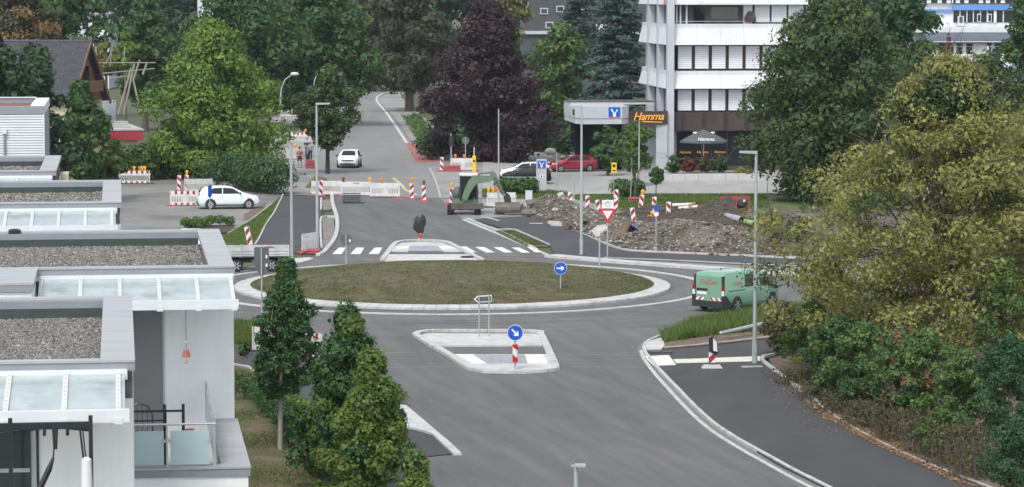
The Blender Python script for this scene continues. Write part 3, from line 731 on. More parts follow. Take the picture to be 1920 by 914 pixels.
isl2 = struct('crossing_island', 'white paved island at the zebra crossing behind the mound')
islab(isl2, [(743,460),(753,455.5),(790,453.5),(828,455.5),(842,460)], 0.10, 'concrete_white', 'paving_slab')
islab(isl2, [(731,471),(741,461),(846,461),(866,471)], 0.085, 'concrete_white', 'paving_slab')
islab(isl2, [(729,476),(732,471.6),(867,471.6),(876,476)], 0.03, 'asphalt_new', 'crossing_gap')
islab(isl2, [(722,488),(729,477),(877,477),(899,488)], 0.10, 'concrete_white', 'paving_slab')
fill_kerb(isl2, [(717,489),(728,475),(738,462),(750,455),(790,452.3),(832,455),(850,462),(875,475),(903,489)], 0.28, 0.115, 0.9)
quad_tiles(isl2, [(765,470.7),(831,470.7),(820,461.5),(769,461.5)], 8, 3, 0.10, 'tile_grey')
quad_tiles(isl2, [(743,466),(764,466),(768,461.5),(748,461.5)], 2, 1, 0.10, 'tile_white')
quad_tiles(isl2, [(828,466),(852,466),(840,461.5),(822,461.5)], 2, 1, 0.10, 'tile_white')
wedge = struct('corner_wedge', 'white concrete wedge at the road edge beside the young trees')
islab(wedge, [(690,740),(748,757),(762,760),(806,797),(845,830),(866,850),(850,850),(835,836),(810,812),(780,803),(740,795)], 0.07, 'concrete_white', 'paving_slab')
corner = struct('corner_paving', 'white paved corner at the end of the verge')
islab(corner, [(1206,652),(1213,641),(1243,632),(1246,648),(1240,655),(1215,656)], 0.085, 'concrete_white', 'paving_slab')
pad = struct('tactile_pad', 'white tactile tiles and pale guide strip across the dark path')
quad_tiles(pad, [(1226,686),(1268,684),(1254,666),(1208,668)], 4, 4, 0.075, 'tile_white')
quad_tiles(pad, [(1268,681),(1430,677),(1424,668),(1262,674)], 14, 1, 0.072, 'tile_yellowish')
pad2 = struct('tactile_corner', 'pale tactile slabs at the corner by the cycle path')
quad_tiles(pad2, [(1003,473),(1015,473),(1000,463),(988,463)], 2, 2, 0.075, 'tile_white')
apronw = struct('apron_slab', 'white concrete apron beside the parked tipper truck')
islab(apronw, [(450,508),(470,500),(510,493),(545,485),(578,482.5),(588,485),(560,493),(520,502)], 0.06, 'concrete_white', 'paving_slab')
# zebra stripes, lines
zeb = struct('zebra_crossing', 'white zebra stripes on both sides of the crossing island')
for q in ([(623,476.5),(635.5,464.5),(648,464.5),(641,476.5)],[(657,476.5),(668,464.5),(683,464.5),(676,476.5)],[(691,476.5),(703,464.5),(717,464.5),(710,476.5)],
          [(877,473.5),(858,462.5),(874,462.5),(893,473.5)],[(911,473.5),(891,463.5),(908,463.5),(927,473.5)],[(945,473.5),(925,464),(942,464),(961,473.5)],[(978,474),(959,464.5),(974,464.5),(994,474)]):
    w = [P(p[0],p[1],0.005) for p in q]
    MB().prism([(p.x,p.y) for p in w], 0.0005, 0.006).build('stripe', 'paint_white', zeb)
def line_mark(name, pts, width, material, z=0.010, label=None):
    line = smoothline([P(p[0],p[1],z) for p in pts], 0.8); mb = MB(); n=len(line); vs=[]
    for i,p in enumerate(line):
        d=(line[min(i+1,n-1)]-line[max(i-1,0)]).normalized(); nn=Vector((-d.y,d.x,0))*width/2
        vs += [p+nn, p-nn]
    mb.add(vs,[(2*i+1,2*i+3,2*i+2,2*i) for i in range(n-1)])
    o = mb.build(name, material); o['kind']='structure'
    if label: o['label']=label
    return o
line_mark('road_line', [(783,301),(760,264),(742,237),(724,211),(710,194),(706,187),(709,181),(720,175),(745,170),(790,166)], 0.28, 'paint_white_worn', label='white edge line of the old street')
line_mark('yellow_line', [(737,334),(830,334.5)], 0.30, 'paint_yellow', 0.016, label='yellow temporary stop line')
line_mark('yellow_line', [(737,334),(752,346),(758,354),(768,360),(782,366)], 0.22, 'paint_yellow', 0.016, label='yellow temporary line bending to the beacons')
line_mark('yellow_line', [(606,315.5),(640,315.5)], 0.30, 'paint_yellow', 0.016, label='yellow temporary mark beside the white car')
line_mark('footway_line', [(793,273),(815,297)], 0.35, 'paint_white_worn', 0.014, label='pale worn strip beside the red cycle strip')
line_mark('seam', [(700,663),(780,660.5)], 0.05, 'concrete_kerb_old', 0.004, label='pale seam in the asphalt')
line_mark('seam', [(1030,663.5),(1195,666.5)], 0.05, 'concrete_kerb_old', 0.004, label='pale seam in the asphalt')
line_mark('seam', [(705,690),(860,687)], 0.04, 'concrete_kerb_old', 0.004, label='thin seam in the asphalt')
line_mark('seam', [(1046,687),(1208,689.5)], 0.04, 'concrete_kerb_old', 0.004, label='thin seam in the asphalt')
line_mark('seam', [(905,407),(925,411),(935,414)], 0.22, 'concrete_kerb', 0.055, label='pale edging beside the excavator bucket')
line_mark('kerb_bed', [(1243,631.5),(1214,642),(1204.5,656),(1215,677.5),(1252,720.5),(1333,800.5),(1455,873),(1536,915.5),(1680,986)], 0.42, 'joint_grey', 0.006, label='grey mortar bed between kerb and gutter stones')
for pts, lab in (([(590,578),9,2.6],'black rubber plate lying on the roundabout apron'),([(876,483),12,2.0],'black rubber plate lying on the crossing island')):
    (x,y),_,_ = pts; z = 0.02 if y > 500 else 0.11
    p = P(x,y,z); r = 0.36
    o = MB().lathe([(r,0),(r,0.05),(r*0.8,0.075),(0.08,0.09),(0.001,0.09)],20).build('rubber_plate','rubber_black',loc=p); o.scale=(1.0,0.7,1)
    tag(o, lab, 'rubber plate')
# ------------------------------------------------------------------ terrace houses (stepped row, roof terraces)
YAW = R(7.7)
ROOF = 8.66
def hloc(px, Y): return Vector((XD(px, Y), Y, 0))
def pebbles(name, x0, x1, y0, y1, z, dens, size, material, parent, seed=1, zfun=None):
    g2 = np.random.default_rng(seed); n = int((x1-x0)*(y1-y0)*dens)
    c = np.stack([g2.uniform(x0,x1,n), g2.uniform(y0,y1,n), np.full(n,z)],1)
    return stones_np(name, c, size, material, parent, g2)
OCT_V = np.array([(1,0,0),(0,1,0),(-1,0,0),(0,-1,0),(0,0,1),(0,0,-1)], float)
OCT_F = np.array([(0,1,4),(1,2,4),(2,3,4),(3,0,4),(1,0,5),(2,1,5),(3,2,5),(0,3,5)])
def stones_np(name, c, size, material, parent=None, g2=None, flat=0.65):
    g2 = g2 or rg; n = len(c)
    s = size * g2.lognormal(0, 0.38, n)[:,None,None]
    V = OCT_V[None]*g2.uniform(0.6,1.25,(n,6,1)) * s
    V[:,:,2] *= flat
    a = g2.uniform(0,2*pi,n); ca, sa = np.cos(a)[:,None], np.sin(a)[:,None]
    x = V[:,:,0]*ca - V[:,:,1]*sa; y = V[:,:,0]*sa + V[:,:,1]*ca
    t = g2.normal(0,0.5,n)[:,None]; z = V[:,:,2]*np.cos(t)+y*np.sin(t); y2 = y*np.cos(t)-V[:,:,2]*np.sin(t)
    V = np.stack([x,y2,z],2) + c[:,None,:]
    F = (OCT_F[None] + (np.arange(n)*6)[:,None,None]).reshape(-1,3)
    return np_mesh(name, V.reshape(-1,3), F, material, parent)
def canopy(parent, x0, x1, ywall, proj, zt, zb, rafters):
    """glass terrace roof: wall beam, gutter beam, rafters, panes"""
    MB().box(x0, x1, ywall-0.10, ywall-0.002, zt-0.06, zt+0.10).build('canopy_wall_beam', 'white_frame', parent)
    yf = ywall - proj
    gb = MB().box(x0-0.02, x1+0.02, yf-0.08, yf+0.08, zb-0.10, zb+0.08)
    gb.build('canopy_gutter', 'white_frame', parent)
    for x in rafters:
        r = MB(); r.bar((x, ywall-0.102, zt+0.035), (x, yf+0.082, zb+0.045), 0.075, 0.05)
        ro = r.build('canopy_rafter', 'white_frame', parent)
        sc = MB()
        for k in range(9):
            t = (k+0.5)/9; y = ywall-0.11 + (yf-ywall+0.19)*t; z = zt+0.062 + (zb-zt+0.01)*t
            sc.box(x-0.012, x+0.012, y-0.012, y+0.012, z, z+0.012)
        so = sc.build('screws', 'steel', ro); so['kind'] = 'stuff'
    xs = [x0] + list(rafters) + [x1]
    for a, b in zip(xs, xs[1:]):
        if b - a < 0.08: continue
        p = MB(); p.add([(a+0.04, ywall-0.103, zt+0.016),(b-0.04, ywall-0.103, zt+0.016),(b-0.04, yf+0.083, zb+0.016),(a+0.04, yf+0.083, zb+0.016),
                         (a+0.04, ywall-0.103, zt+0.026),(b-0.04, ywall-0.103, zt+0.026),(b-0.04, yf+0.083, zb+0.026),(a+0.04, yf+0.083, zb+0.026)],
                        [(0,1,2,3),(7,6,5,4),(0,4,5,1),(1,5,6,2),(2,6,7,3),(3,7,4,0)])
        p.build('canopy_pane', 'glass_roof', parent)
    for x in rafters:
        MB().box(x-0.06, x+0.06, yf-0.095, yf-0.081, zb-0.125, zb-0.03).build('gutter_bracket', 'white_frame', parent)
def flat_roof(parent, x0, x1, y0, y1, zt, cap=0.53, seams=3, dens=420, psize=0.030, seed=1, gravel=True):
    """parapets with sheet-metal caps, fascia, gravel"""
    zf = zt - 0.17
    def capseg(a, b, c, d, name='parapet_cap'):
        MB().box(a, b, c, d, zt-0.035, zt+rnd.uniform(-0.002,0.002)).build(name, 'metal_cap', parent)
    # fascia bands under the caps
    MB().box(x0, x1, y0+0.02, y0+cap-0.02, zf, zt-0.036).build('fascia', 'metal_fascia', parent)
    MB().box(x0, x1, y1-cap+0.02, y1-0.02, zf, zt-0.036).build('fascia', 'metal_fascia', parent)
    MB().box(x1-cap+0.02, x1-0.02, y0+cap-0.019, y1-cap+0.019, zf, zt-0.036).build('fascia', 'metal_fascia', parent)
    # caps: front and back strips thin, side strip broad with seams
    n = seams
    for k in range(n):
        a = y0 + (y1-y0)*k/n; b = y0 + (y1-y0)*(k+1)/n
        capseg(x1-cap, x1, a+(0.004 if k else 0), b-0.004)
    m = max(2, int((x1-cap-x0)/3.2))
    for k in range(m):
        a = x0 + (x1-cap-x0)*k/m; b = x0 + (x1-cap-x0)*(k+1)/m
        capseg(a+0.004, b-0.004, y0, y0+0.26); capseg(a+0.004, b-0.004, y1-0.30, y1)
    MB().box(x0, x1-cap+0.02, y1-cap-0.05, y1-cap+0.02, zt-0.40, zf).build('membrane_upstand', 'membrane_dark', parent)
    MB().box(x0, x1-0.04, y0+0.05, y1-0.05, zt-0.60, zt-0.36).build('roof_deck', 'roof_gravel_base', parent)
    if gravel:
        o = pebbles('gravel', max(x0, -9), x1-cap+0.02, y0+0.2, y1-cap, zt-0.35, dens, psize, 'roof_pebble', parent, seed)
        o['kind'] = 'stuff'

def house(label, px, Y, depth, width, left_jut=None, can=None, rafters=(), dens=420, psize=0.03, seams=3, seed=1, terrace=True):
    """origin: outer corner of the penthouse roof at ground level, x to the west negative, y away"""
    h = thing('terrace_house', label, 'house', hloc(px, Y), YAW, 'terrace houses with gravel roofs')
    x0 = -width
    flat_roof(h, x0, 0, 0, depth, ROOF, seams=seams, dens=dens, psize=psize, seed=seed)
    MB().box(x0, -0.03, 0.06, depth-0.06, 5.0, ROOF-0.601).build('wall', 'stucco_white', h)
    MB().box(x0, 0.02, -2.9 if terrace else 0.0, depth-0.1, 0.0, 4.999).build('lower_wall', 'stucco_white', h)
    if left_jut:
        jx, jy = left_jut           # part of the roof that comes further forward
        MB().box(x0, jx, -jy+0.05, 0.055, 5.0, ROOF-0.172).build('wing_wall', 'stucco_white', h)
        MB().box(x0, jx+0.03, -jy, 0.019, ROOF-0.17, ROOF-0.037).build('wing_fascia', 'metal_fascia', h)
        MB().box(jx-0.5, jx+0.04, -jy-0.01, -0.002, ROOF-0.036, ROOF+0.004).build('parapet_cap', 'metal_cap', h)
        MB().box(x0, jx-0.5, -jy-0.01, -0.002, ROOF-0.036, ROOF-0.002).build('parapet_cap', 'metal_cap', h)
    if can:
        canopy(h, *can, rafters)
    return h
h1 = house('nearest flat-roofed white house with fitness frame on its terrace', 248, 44.4, 9.6, 9.0, can=(-5.5, -0.12, 0.055, 2.2, 8.42, 8.12), rafters=(-3.6,-2.75,-1.9,-1.05,-0.26), dens=2300, psize=0.017, seams=4, seed=3)
h2 = house('white house with glass balustrade and red hanging lampshade', 438, 59.8, 9.5, 9.2, left_jut=(-4.06,3.1), can=(-4.0, -0.03, 0.055, 2.0, 8.40, 8.08), rafters=(-3.95,-3.15,-2.36,-1.57,-0.80,-0.10), dens=1500, psize=0.020, seams=4, seed=4)
h3 = house('white house with glass canopy behind the roof with vent', 226, 78.2, 9.3, 8.5, can=(-8.0, -0.12, 0.055, 2.0, 8.40, 8.10), rafters=(-3.06,-2.36,-1.66,-0.96,-0.26), dens=600, psize=0.030, seams=9, seed=5)
h4 = house('smallest flat white house with pinkish bay on its side', 104, 92.0, 8.6, 8.0, can=(-8.0, -0.12, 0.055, 1.2, 8.40, 8.25), rafters=(-2.4,-1.2), dens=500, psize=0.034, seams=8, seed=6)
b = MB().box(0.03, 0.30, 4.5, 6.0, 7.0, 8.2); b.prism([(0.03,4.5),(0.30,4.5),(0.30,6.0),(0.03,6.0)], 8.2, 8.26)
b.build('bay', 'plaster_cream', h4)

# house 1: sliding door
MB().box(-9.0, -1.48, 0.02, 0.058, 5.7, 7.98).build('door_frame', 'facade_grey', h1)
MB().box(-8.9, -1.60, 0.004, 0.019, 5.75, 7.90).build('sliding_door', 'glass_window', h1)
MB().box(-8.9, -1.62, -0.012, 0.003, 6.95, 7.01).build('door_rail', 'steel', h1)
MB().box(-9.0, 0.02, -2.9, 0.0, 5.0, 5.56).build('terrace_floor', 'concrete_panel', h1)
# house 2: terrace, door, balustrade
MB().box(-2.10, -1.50, 0.02, 0.059, 5.1, 8.30).build('door', 'panel_grey_door', h2)
MB().box(-1.50, -1.46, 0.012, 0.058, 5.1, 8.32).build('door_reveal', 'facade_grey', h2)
MB().box(-9.0, -0.02, -6.12, -2.902, 0, 4.999).build('lower_wall', 'stucco_white', h2)
MB().box(-9.0, -0.5, -6.10, 0.05, 5.0, 5.10).build('terrace_floor', 'concrete_panel', h2)
TZ = 5.47; FY = -6.2
MB().box(-9.0, 0.02, FY+0.02, FY+0.42, TZ-0.17, TZ-0.03).build('terrace_fascia', 'metal_fascia', h2)
MB().box(-9.0, -0.02, FY+0.06, FY+0.40, 5.0, TZ-0.172).build('terrace_upstand', 'stucco_white', h2)
MB().box(-9.0, -0.52, FY, FY+0.44, TZ-0.029, TZ).build('parapet_cap', 'metal_cap', h2)
MB().box(-0.50, 0.00, FY+0.421, 0.04, 5.0, TZ-0.03).build('terrace_parapet', 'metal_fascia', h2)
for k in range(4):
    a = FY + 6.24*k/4; MB().box(-0.52+0.003, 0.03, a+0.004, a+6.24/4-0.004, TZ-0.029, TZ+0.002).build('parapet_cap', 'metal_cap', h2)
RZ = TZ + 0.80; RY = FY+0.20
rail = MB(); rail.tube([(-9,RY,RZ),(-0.62,RY,RZ),(-0.62,-0.1,RZ)], 0.022, 8); rail.build('handrail', 'steel', h2, True)
for x in (-0.64, -1.52, -2.4, -3.3):
    MB().box(x-0.018, x+0.018, RY-0.03, RY+0.02, TZ+0.003, RZ-0.02).build('baluster_post', 'steel', h2)
for y in (-4.7, -3.2, -1.7, -0.15):
    MB().box(-0.64, -0.605, y-0.02, y+0.02, TZ+0.003, RZ-0.02).build('baluster_post', 'steel', h2)
for a, b in ((-1.46,-0.74),(-2.34,-1.58),(-3.24,-2.46)):
    gp = MB().box(a, b, RY-0.013, RY, TZ+0.04, RZ-0.12).build('glass_panel', 'glass_frosted', h2)
    for x in (a, b): MB().box(x-0.035, x+0.035, RY-0.028, RY+0.015, RZ-0.34, RZ-0.28).build('clamp', 'steel', gp)
for a, b in ((-5.9,-4.8),(-4.6,-3.3),(-3.1,-1.8),(-1.6,-0.25)):
    MB().box(-0.632, -0.620, a, b, TZ+0.04, RZ-0.12).build('glass_panel', 'glass_frosted', h2)
# small lower canopy poking out beside the terrace
lc = MB()
for p, q in (((0.02,-6.1,4.6),(0.45,-6.1,4.6)),((0.45,-6.1,4.6),(0.45,-4.9,4.6)),((0.02,-4.9,4.6),(0.45,-4.9,4.6))): lc.bar(p, q, 0.05, 0.06)
lco = lc.build('porch_frame', 'white_frame', h2)
MB().box(0.03, 0.40, -6.06, -4.94, 4.58, 4.60).build('porch_glass', 'glass_roof', lco)
# roof vent on house 2
vent = thing('roof_vent', 'black-capped pale roof vent standing on the gravel', 'vent', P(28, 464, ROOF-0.36) + Vector((0,0,0)))
MB().lathe([(0.16,0),(0.13,0.05),(0.12,0.30),(0.12,0.31)], 16).build('pipe', 'fabric_white', vent, True)
MB().lathe([(0.14,0.315),(0.15,0.33),(0.15,0.40),(0.10,0.43),(0.001,0.44)], 16).build('cap', 'rubber_black', vent, True)
# red lampshade chime hanging under the canopy of house 2
Mh2 = Matrix.Translation(hloc(438, 59.8)) @ Matrix.Rotation(YAW, 4, 'Z')
lamp = thing('hanging_lampshade', 'small red lampshade hanging on a string before the white wall', 'ornament', Mh2 @ Vector((-1.06,-1.95,7.02)))
MB().tube([(0,0,0.15),(0,0,0.98)], 0.006, 5).build('string', 'black_metal', lamp)
MB().ball((0,0,0.30), 0.028, 8, 6).build('bead', 'cushion_grey', lamp, True)
MB().lathe([(0.085,0),(0.08,0.03),(0.055,0.14),(0.02,0.15),(0.001,0.15)], 14).build('shade', 'terracotta', lamp, True)
MB().ball((0,0,-0.10), 0.035, 8, 6).build('pendant', 'straw', lamp, True)
# fitness frame on the terrace of house 1
Mh1 = Matrix.Translation(hloc(248, 44.4)) @ Matrix.Rotation(YAW, 4, 'Z')
fr = thing('fitness_frame', 'black pull-up frame with hanging straps on the nearest terrace', 'fitness frame', Mh1 @ Vector((-0.66,-2.55,5.56)), YAW)
up = MB(); up.box(-0.03,0.03,-0.03,0.03,0,2.62); up.build('upright','black_metal',fr)
up = MB(); up.box(-1.18,-1.12,-0.03,0.03,0,2.60); up.build('upright','black_metal',fr)
MB().box(-0.80,-0.76,0.50,0.56,0,2.50).build('upright','black_metal',fr)
MB().box(-1.35,0.03,-0.035,0.035,2.43,2.53).build('crossbar','black_metal',fr)
MB().bar((-1.45,-0.02,2.36),(-0.62,0.10,2.44),0.035).bar((-0.45,0.10,2.44),(0.0,0.0,2.40),0.035).build('grip_bar','black_metal',fr)
for x in (-0.66,-0.33): MB().tube([(x,-0.04,2.42),(x,-0.20,2.38)],0.025,8).build('grip','black_metal',fr,True)
st = MB(); st.add([(-0.56,-0.045,2.53),(-0.46,-0.045,2.53),(-0.48,-0.05,2.14),(-0.54,-0.05,2.14)],[(0,1,2,3)]); st.tube([(-0.53,-0.05,2.14),(-0.54,-0.05,2.02)],0.012,6)
st.tube([(-0.54,-0.05,2.02),(-0.60,-0.06,1.86),(-0.80,-0.08,1.45),(-1.0,-0.10,1.05)],[0.02,0.05,0.05,0.035],6); st.build('punch_strap','black_metal',fr)
st = MB(); st.bar((-0.16,-0.045,2.48),(-0.02,-0.05,1.2),0.03,0.006); st.bar((-0.12,-0.045,2.48),(0.0,-0.05,1.2),0.02,0.006); st.build('sling','black_metal',fr)
ps = thing('closed_parasol', 'closed parasol in a white cover beside the fitness frame', 'parasol', Mh1 @ Vector((-0.72,-3.0,5.56)), YAW)
MB().lathe([(0.06,0.5),(0.10,0.7),(0.095,1.3),(0.075,1.9),(0.07,2.05),(0.03,2.08),(0.001,2.08)],12).build('cover','fabric_white',ps,True)
MB().lathe([(0.25,0),(0.25,0.06),(0.03,0.10),(0.025,0.52)],12).build('stand','black_metal',ps,True)
# terrace furniture on house 2
ch = thing('garden_chair', 'black metal garden chair by the grey door', 'chair', Mh2 @ Vector((-2.25,-3.0,5.10)), YAW)
c = MB(); 
for sx in (0,0.5):
    MB().tube([(sx,0,0),(sx,0,0.42)],0.016,6).build('leg','black_metal',ch); MB().tube([(sx,0.45,0),(sx,0.45,0.42)],0.016,6).build('leg','black_metal',ch)
MB().box(-0.02,0.52,-0.02,0.47,0.42,0.45).build('seat','black_metal',ch)
c.tube([(0,0.45,0.45),(0,0.5,0.85),(0.08,0.51,1.02),(0.25,0.52,1.08),(0.42,0.51,1.02),(0.5,0.5,0.85),(0.5,0.45,0.45)],0.018,6)
for k in range(1,5): c.tube([(0.1*k,0.46,0.45),(0.1*k,0.51,1.04)],0.008,5)
c.build('backrest','black_metal',ch,True)
sf = thing('garden_sofa', 'black framed garden sofa with pale cushions behind the glass', 'sofa', Mh2 @ Vector((-1.95,-4.6,5.10)), YAW)
for x,y in ((-1.3,0),(0.42,0),(-1.3,0.7),(0.42,0.7),(0.78,0.72)):
    MB().box(x-0.03,x+0.03,y-0.03,y+0.03,0,1.25 if x > 0 else 1.05).build('leg','black_metal',sf)
MB().box(-1.3,0.75,0.69,0.73,1.10,1.14).box(-1.3,0.42,0.70,0.72,0.92,0.95).box(-1.3,0.42,-0.02,0.02,0.78,0.82).build('rail','black_metal',sf)
MB().box(-1.25,-0.45,0.03,0.66,0.40,0.60).build('cushion','cushion_grey',sf)
MB().box(-0.42,0.38,0.03,0.66,0.40,0.62).build('cushion','fabric_white',sf)
pot = thing('flower_pot', 'small terracotta pot on a straw box behind the handrail', 'flower pot', Mh2 @ Vector((-1.05,-4.0,5.10)), YAW)
MB().lathe([(0.05,0.62),(0.085,0.76),(0.09,0.78),(0.001,0.78)],12).build('pot','terracotta',pot,True)
MB().box(-0.35,0.35,-0.2,0.2,0.0,0.62).build('box','straw',pot)

# metal-clad box house beyond
mh = thing('clad_house', 'white metal-clad box house with reddish planted roof', 'house', hloc(83, 105.0), YAW)
W5 = 8.0; Z5 = 10.2
MB().box(-W5, -0.02, 0.03, 8.2, 0, Z5-0.30).build('wall', 'cladding_gap', mh)
k = 0; z = 8.62
zz = 5.2
while zz < Z5 - 0.32:
    MB().box(-W5, -0.035, 0.0, 0.028, zz, zz+0.070).build('slat', 'cladding_white', mh); zz += 0.094
MB().box(-0.034, 0.0, -0.01, 0.05, 5.2, Z5-0.30).build('corner_trim', 'cladding_white', mh)
MB().box(-W5, 0.0, -0.02, 0.30, Z5-0.30, Z5-0.02).build('fascia', 'metal_fascia', mh)
MB().box(-W5, 0.0, 7.953, 8.25, Z5-0.30, Z5).build('fascia', 'metal_fascia', mh)
for i in range(6): MB().box(-0.50, 0.01, 0.302+i*1.275, 0.302+i*1.275+1.262, Z5-0.30, Z5).build('parapet_cap', 'cladding_white', mh)
MB().box(-W5, -0.5, 7.9, 8.26, Z5+0.001, Z5+0.03).build('parapet_cap', 'cladding_white', mh)
MB().box(-W5, -0.6, 0.301, 7.9, Z5-0.6, Z5-0.20).build('planted_roof', 'sedum', mh)
MB().tube([(-1.42,-0.06,5.2),(-1.42,-0.06,9.25)],0.045,8).build('downpipe','metal_fascia',mh,True)
MB().box(-1.50,-1.34,-0.14,-0.02,9.2,9.38).build('rain_hopper','white_frame',mh)

# ------------------------------------------------------------------ gabled house among the trees
gh = thing('gabled_house', 'steep dark tiled gabled house with brown wooden gable', 'house', At(172,78,215) * Vector((1,1,0)) if False else Vector((XD(172,215),215,0)), R(-12))
zr = 14.3 - 93*215/FPX; ze = zr - 4.6; hs_ = 4.1; Lh = 9.0
MB().add([(-Lh,-hs_+0.4,0),(-0.5,-hs_+0.4,0),(-0.5,hs_-0.4,0),(-Lh,hs_-0.4,0),(-Lh,-hs_+0.4,ze+0.2),(-0.5,-hs_+0.4,ze+0.2),(-0.5,hs_-0.4,ze+0.2),(-Lh,hs_-0.4,ze+0.2)],
         [(0,1,5,4),(1,2,6,5),(2,3,7,6),(3,0,4,7),(4,5,6,7)]).build('wall','plaster_cream',gh)
MB().add([(-0.49,-hs_+0.42,ze+0.21),(-0.49,hs_-0.42,ze+0.21),(-0.49,0,zr-0.28),(-0.70,-hs_+0.42,ze+0.21),(-0.70,hs_-0.42,ze+0.21),(-0.70,0,zr-0.28)],
         [(0,1,2),(5,4,3),(0,3,4,1),(1,4,5,2),(2,5,3,0)]).build('gable','wood_brown',gh)
MB().box(-0.5,0.25,-1.9,1.9,ze+0.9,ze+1.0).box(0.2,0.25,-1.9,1.9,ze+1.0,ze+1.75).build('balcony','wood_brown',gh)
MB().box(-0.488,-0.47,-0.8,0.8,ze+1.6,ze+2.8).build('window','glass_dark',gh)
# tile courses, stepped; waves give the single tiles
for sgn in (-1,1):
    rows = 26; V=[]; F=[]; cols = 88
    sl = math.hypot(hs_, zr-ze)
    for r in range(rows):
        for e in (0,1):
            t = (r+e)/rows; y = sgn*hs_*(1-t); z = ze+(zr-ze)*t + (0.10 if e == 0 else 0.0)
            for c in range(cols+1):
                x = -Lh+Lh*c/cols; V.append((x, y, z+0.03*math.cos(2*pi*c/2.0)))
    W = cols+1
    for r in range(rows*2-1):
        for c in range(cols): F.append((r*W+c, r*W+c+1, (r+1)*W+c+1, (r+1)*W+c))
    o = MB().add(V,F).build('roof_tiles','roof_tile',gh); o['kind']='stuff'
for sgn in (-1,1):
    MB().bar((0.02,sgn*hs_,ze-0.06),(0.02,0,zr-0.06),0.10,0.22).build('verge_board','wood_brown',gh)
MB().tube([(-Lh,0,zr+0.02),(0.02,0,zr+0.02)],0.12,8).build('ridge','roof_tile',gh)
# garage with red fascia and roof terrace
ga = thing('red_garage', 'low building with red roof edge and white slatted roof railing', 'building', Vector((XD(268,222),222,0)), R(14))
MB().box(-6.5,-0.4,0.3,8,0,3.0).build('wall','plaster_cream',ga)
MB().box(-6.8,0,0,8.2,3.0,3.75).build('roof_edge','red_fascia',ga)
MB().box(-6.9,0.05,-0.05,8.3,3.75,3.85).build('roof_sheet','concrete_panel',ga)
MB().box(-6.0,-4.0,0.1,0.2,3.9,5.6).build('railing_panel','facade_white',ga)
for i in range(9):
    MB().box(-4.0+i*0.30,-4.0+i*0.30+0.22,0.3+i*0.75,0.4+i*0.75+0.55,3.9,5.7).build('railing_slat','facade_white',ga)
MB().bar((-4.1,0.2,5.78),(-1.4,6.9,5.78),0.30,0.06).build('railing_top','facade_white',ga)
for i in range(3): MB().box(-3.0,-0.6,2.5+i*1.2,3.2+i*1.2,3.86,4.0+i*0.12).build('step','concrete_panel',ga)
MB().box(-5.2,-4.2,0.26,0.31,0,2.2).build('door','red_fascia',ga)
# hop trellis of leaning poles
tr = thing('pole_trellis', 'frame of leaning grey wooden poles with wires behind the garage', 'trellis', Vector((XD(235,250),250,0)))
def tp(px,py): v = At(px,py,250); return Vector((v.x-XD(235,250),0,v.z))
for a,b in (((222,215),(246,128)),((232,215),(252,120)),((250,150),(262,113)),((268,140),(276,117)),((250,150),(262,205)),((180,150),(180,88))):
    MB().tube([tp(*a)-Vector((0,0,max(0,0))),tp(*b)],0.09,6).build('pole','wood_grey',tr,True)
for a,b in (((185,139),(290,129)),((205,147),(245,143)),((180,118),(292,118)),((200,117),(212,92)),((232,117),(234,88)),((208,92),(208,117))):
    MB().tube([tp(*a),tp(*b)],0.05,5).build('wire','wood_grey',tr)
# ------------------------------------------------------------------ trees
def leaf_quads(c, nrm, size, g2, aspect=0.62, droop=0.0):
    n = len(c)
    t = g2.normal(0,1,(n,3)); t[:,2] -= droop
    t -= nrm*(t*nrm).sum(1,keepdims=True); t /= np.linalg.norm(t,axis=1,keepdims=True)+1e-9
    b = np.cross(nrm,t)
    s = (size*np.clip(g2.lognormal(0,0.38,n),0.4,2.4))[:,None]
    aspect = (aspect*g2.uniform(0.6,1.3,n))[:,None]
    V = np.empty((n,4,3))
    V[:,0] = c - t*s*0.5; V[:,1] = c + b*s*0.5*aspect + t*s*0.05; V[:,2] = c + t*s*0.5; V[:,3] = c - b*s*0.5*aspect + t*s*0.05
    fold = nrm*s*0.10
    V[:,1] += fold; V[:,3] += fold
    return V.reshape(-1,3)
def crown_points(g2, clumps, n, upbias=0.35, shell=0.55):
    """leaves near the surface of many clumps"""
    C = np.array([c[0] for c in clumps]); Rr = np.array([c[1] for c in clumps])
    w = np.prod(Rr,axis=1)**(2/3); idx = g2.choice(len(C), n, p=w/w.sum())
    d = g2.normal(0,1,(n,3)); d[:,2] += upbias; d /= np.linalg.norm(d,axis=1,keepdims=True)
    r = shell + (1-shell)*g2.uniform(0,1,n)**0.6
    r *= 1 + 0.16*g2.normal(0,1,n)
    pos = C[idx] + d*r[:,None]*Rr[idx]
    nr = d + g2.normal(0,0.55,(n,3)); nr[:,2] += 0.25; nr /= np.linalg.norm(nr,axis=1,keepdims=True)
    return pos, nr
def prof_r(profile, t):
    return np.interp(t, [p[0] for p in profile], [p[1] for p in profile])
ROUND = [(0,0.30),(0.12,0.72),(0.3,0.95),(0.45,1.0),(0.65,0.90),(0.82,0.66),(0.94,0.36),(1,0.08)]
BROAD = [(0,0.45),(0.1,0.85),(0.3,1.0),(0.55,0.95),(0.75,0.74),(0.9,0.45),(1,0.12)]
CONE = [(0,0.55),(0.08,0.92),(0.2,1.0),(0.4,0.86),(0.6,0.62),(0.8,0.36),(0.93,0.16),(1,0.03)]
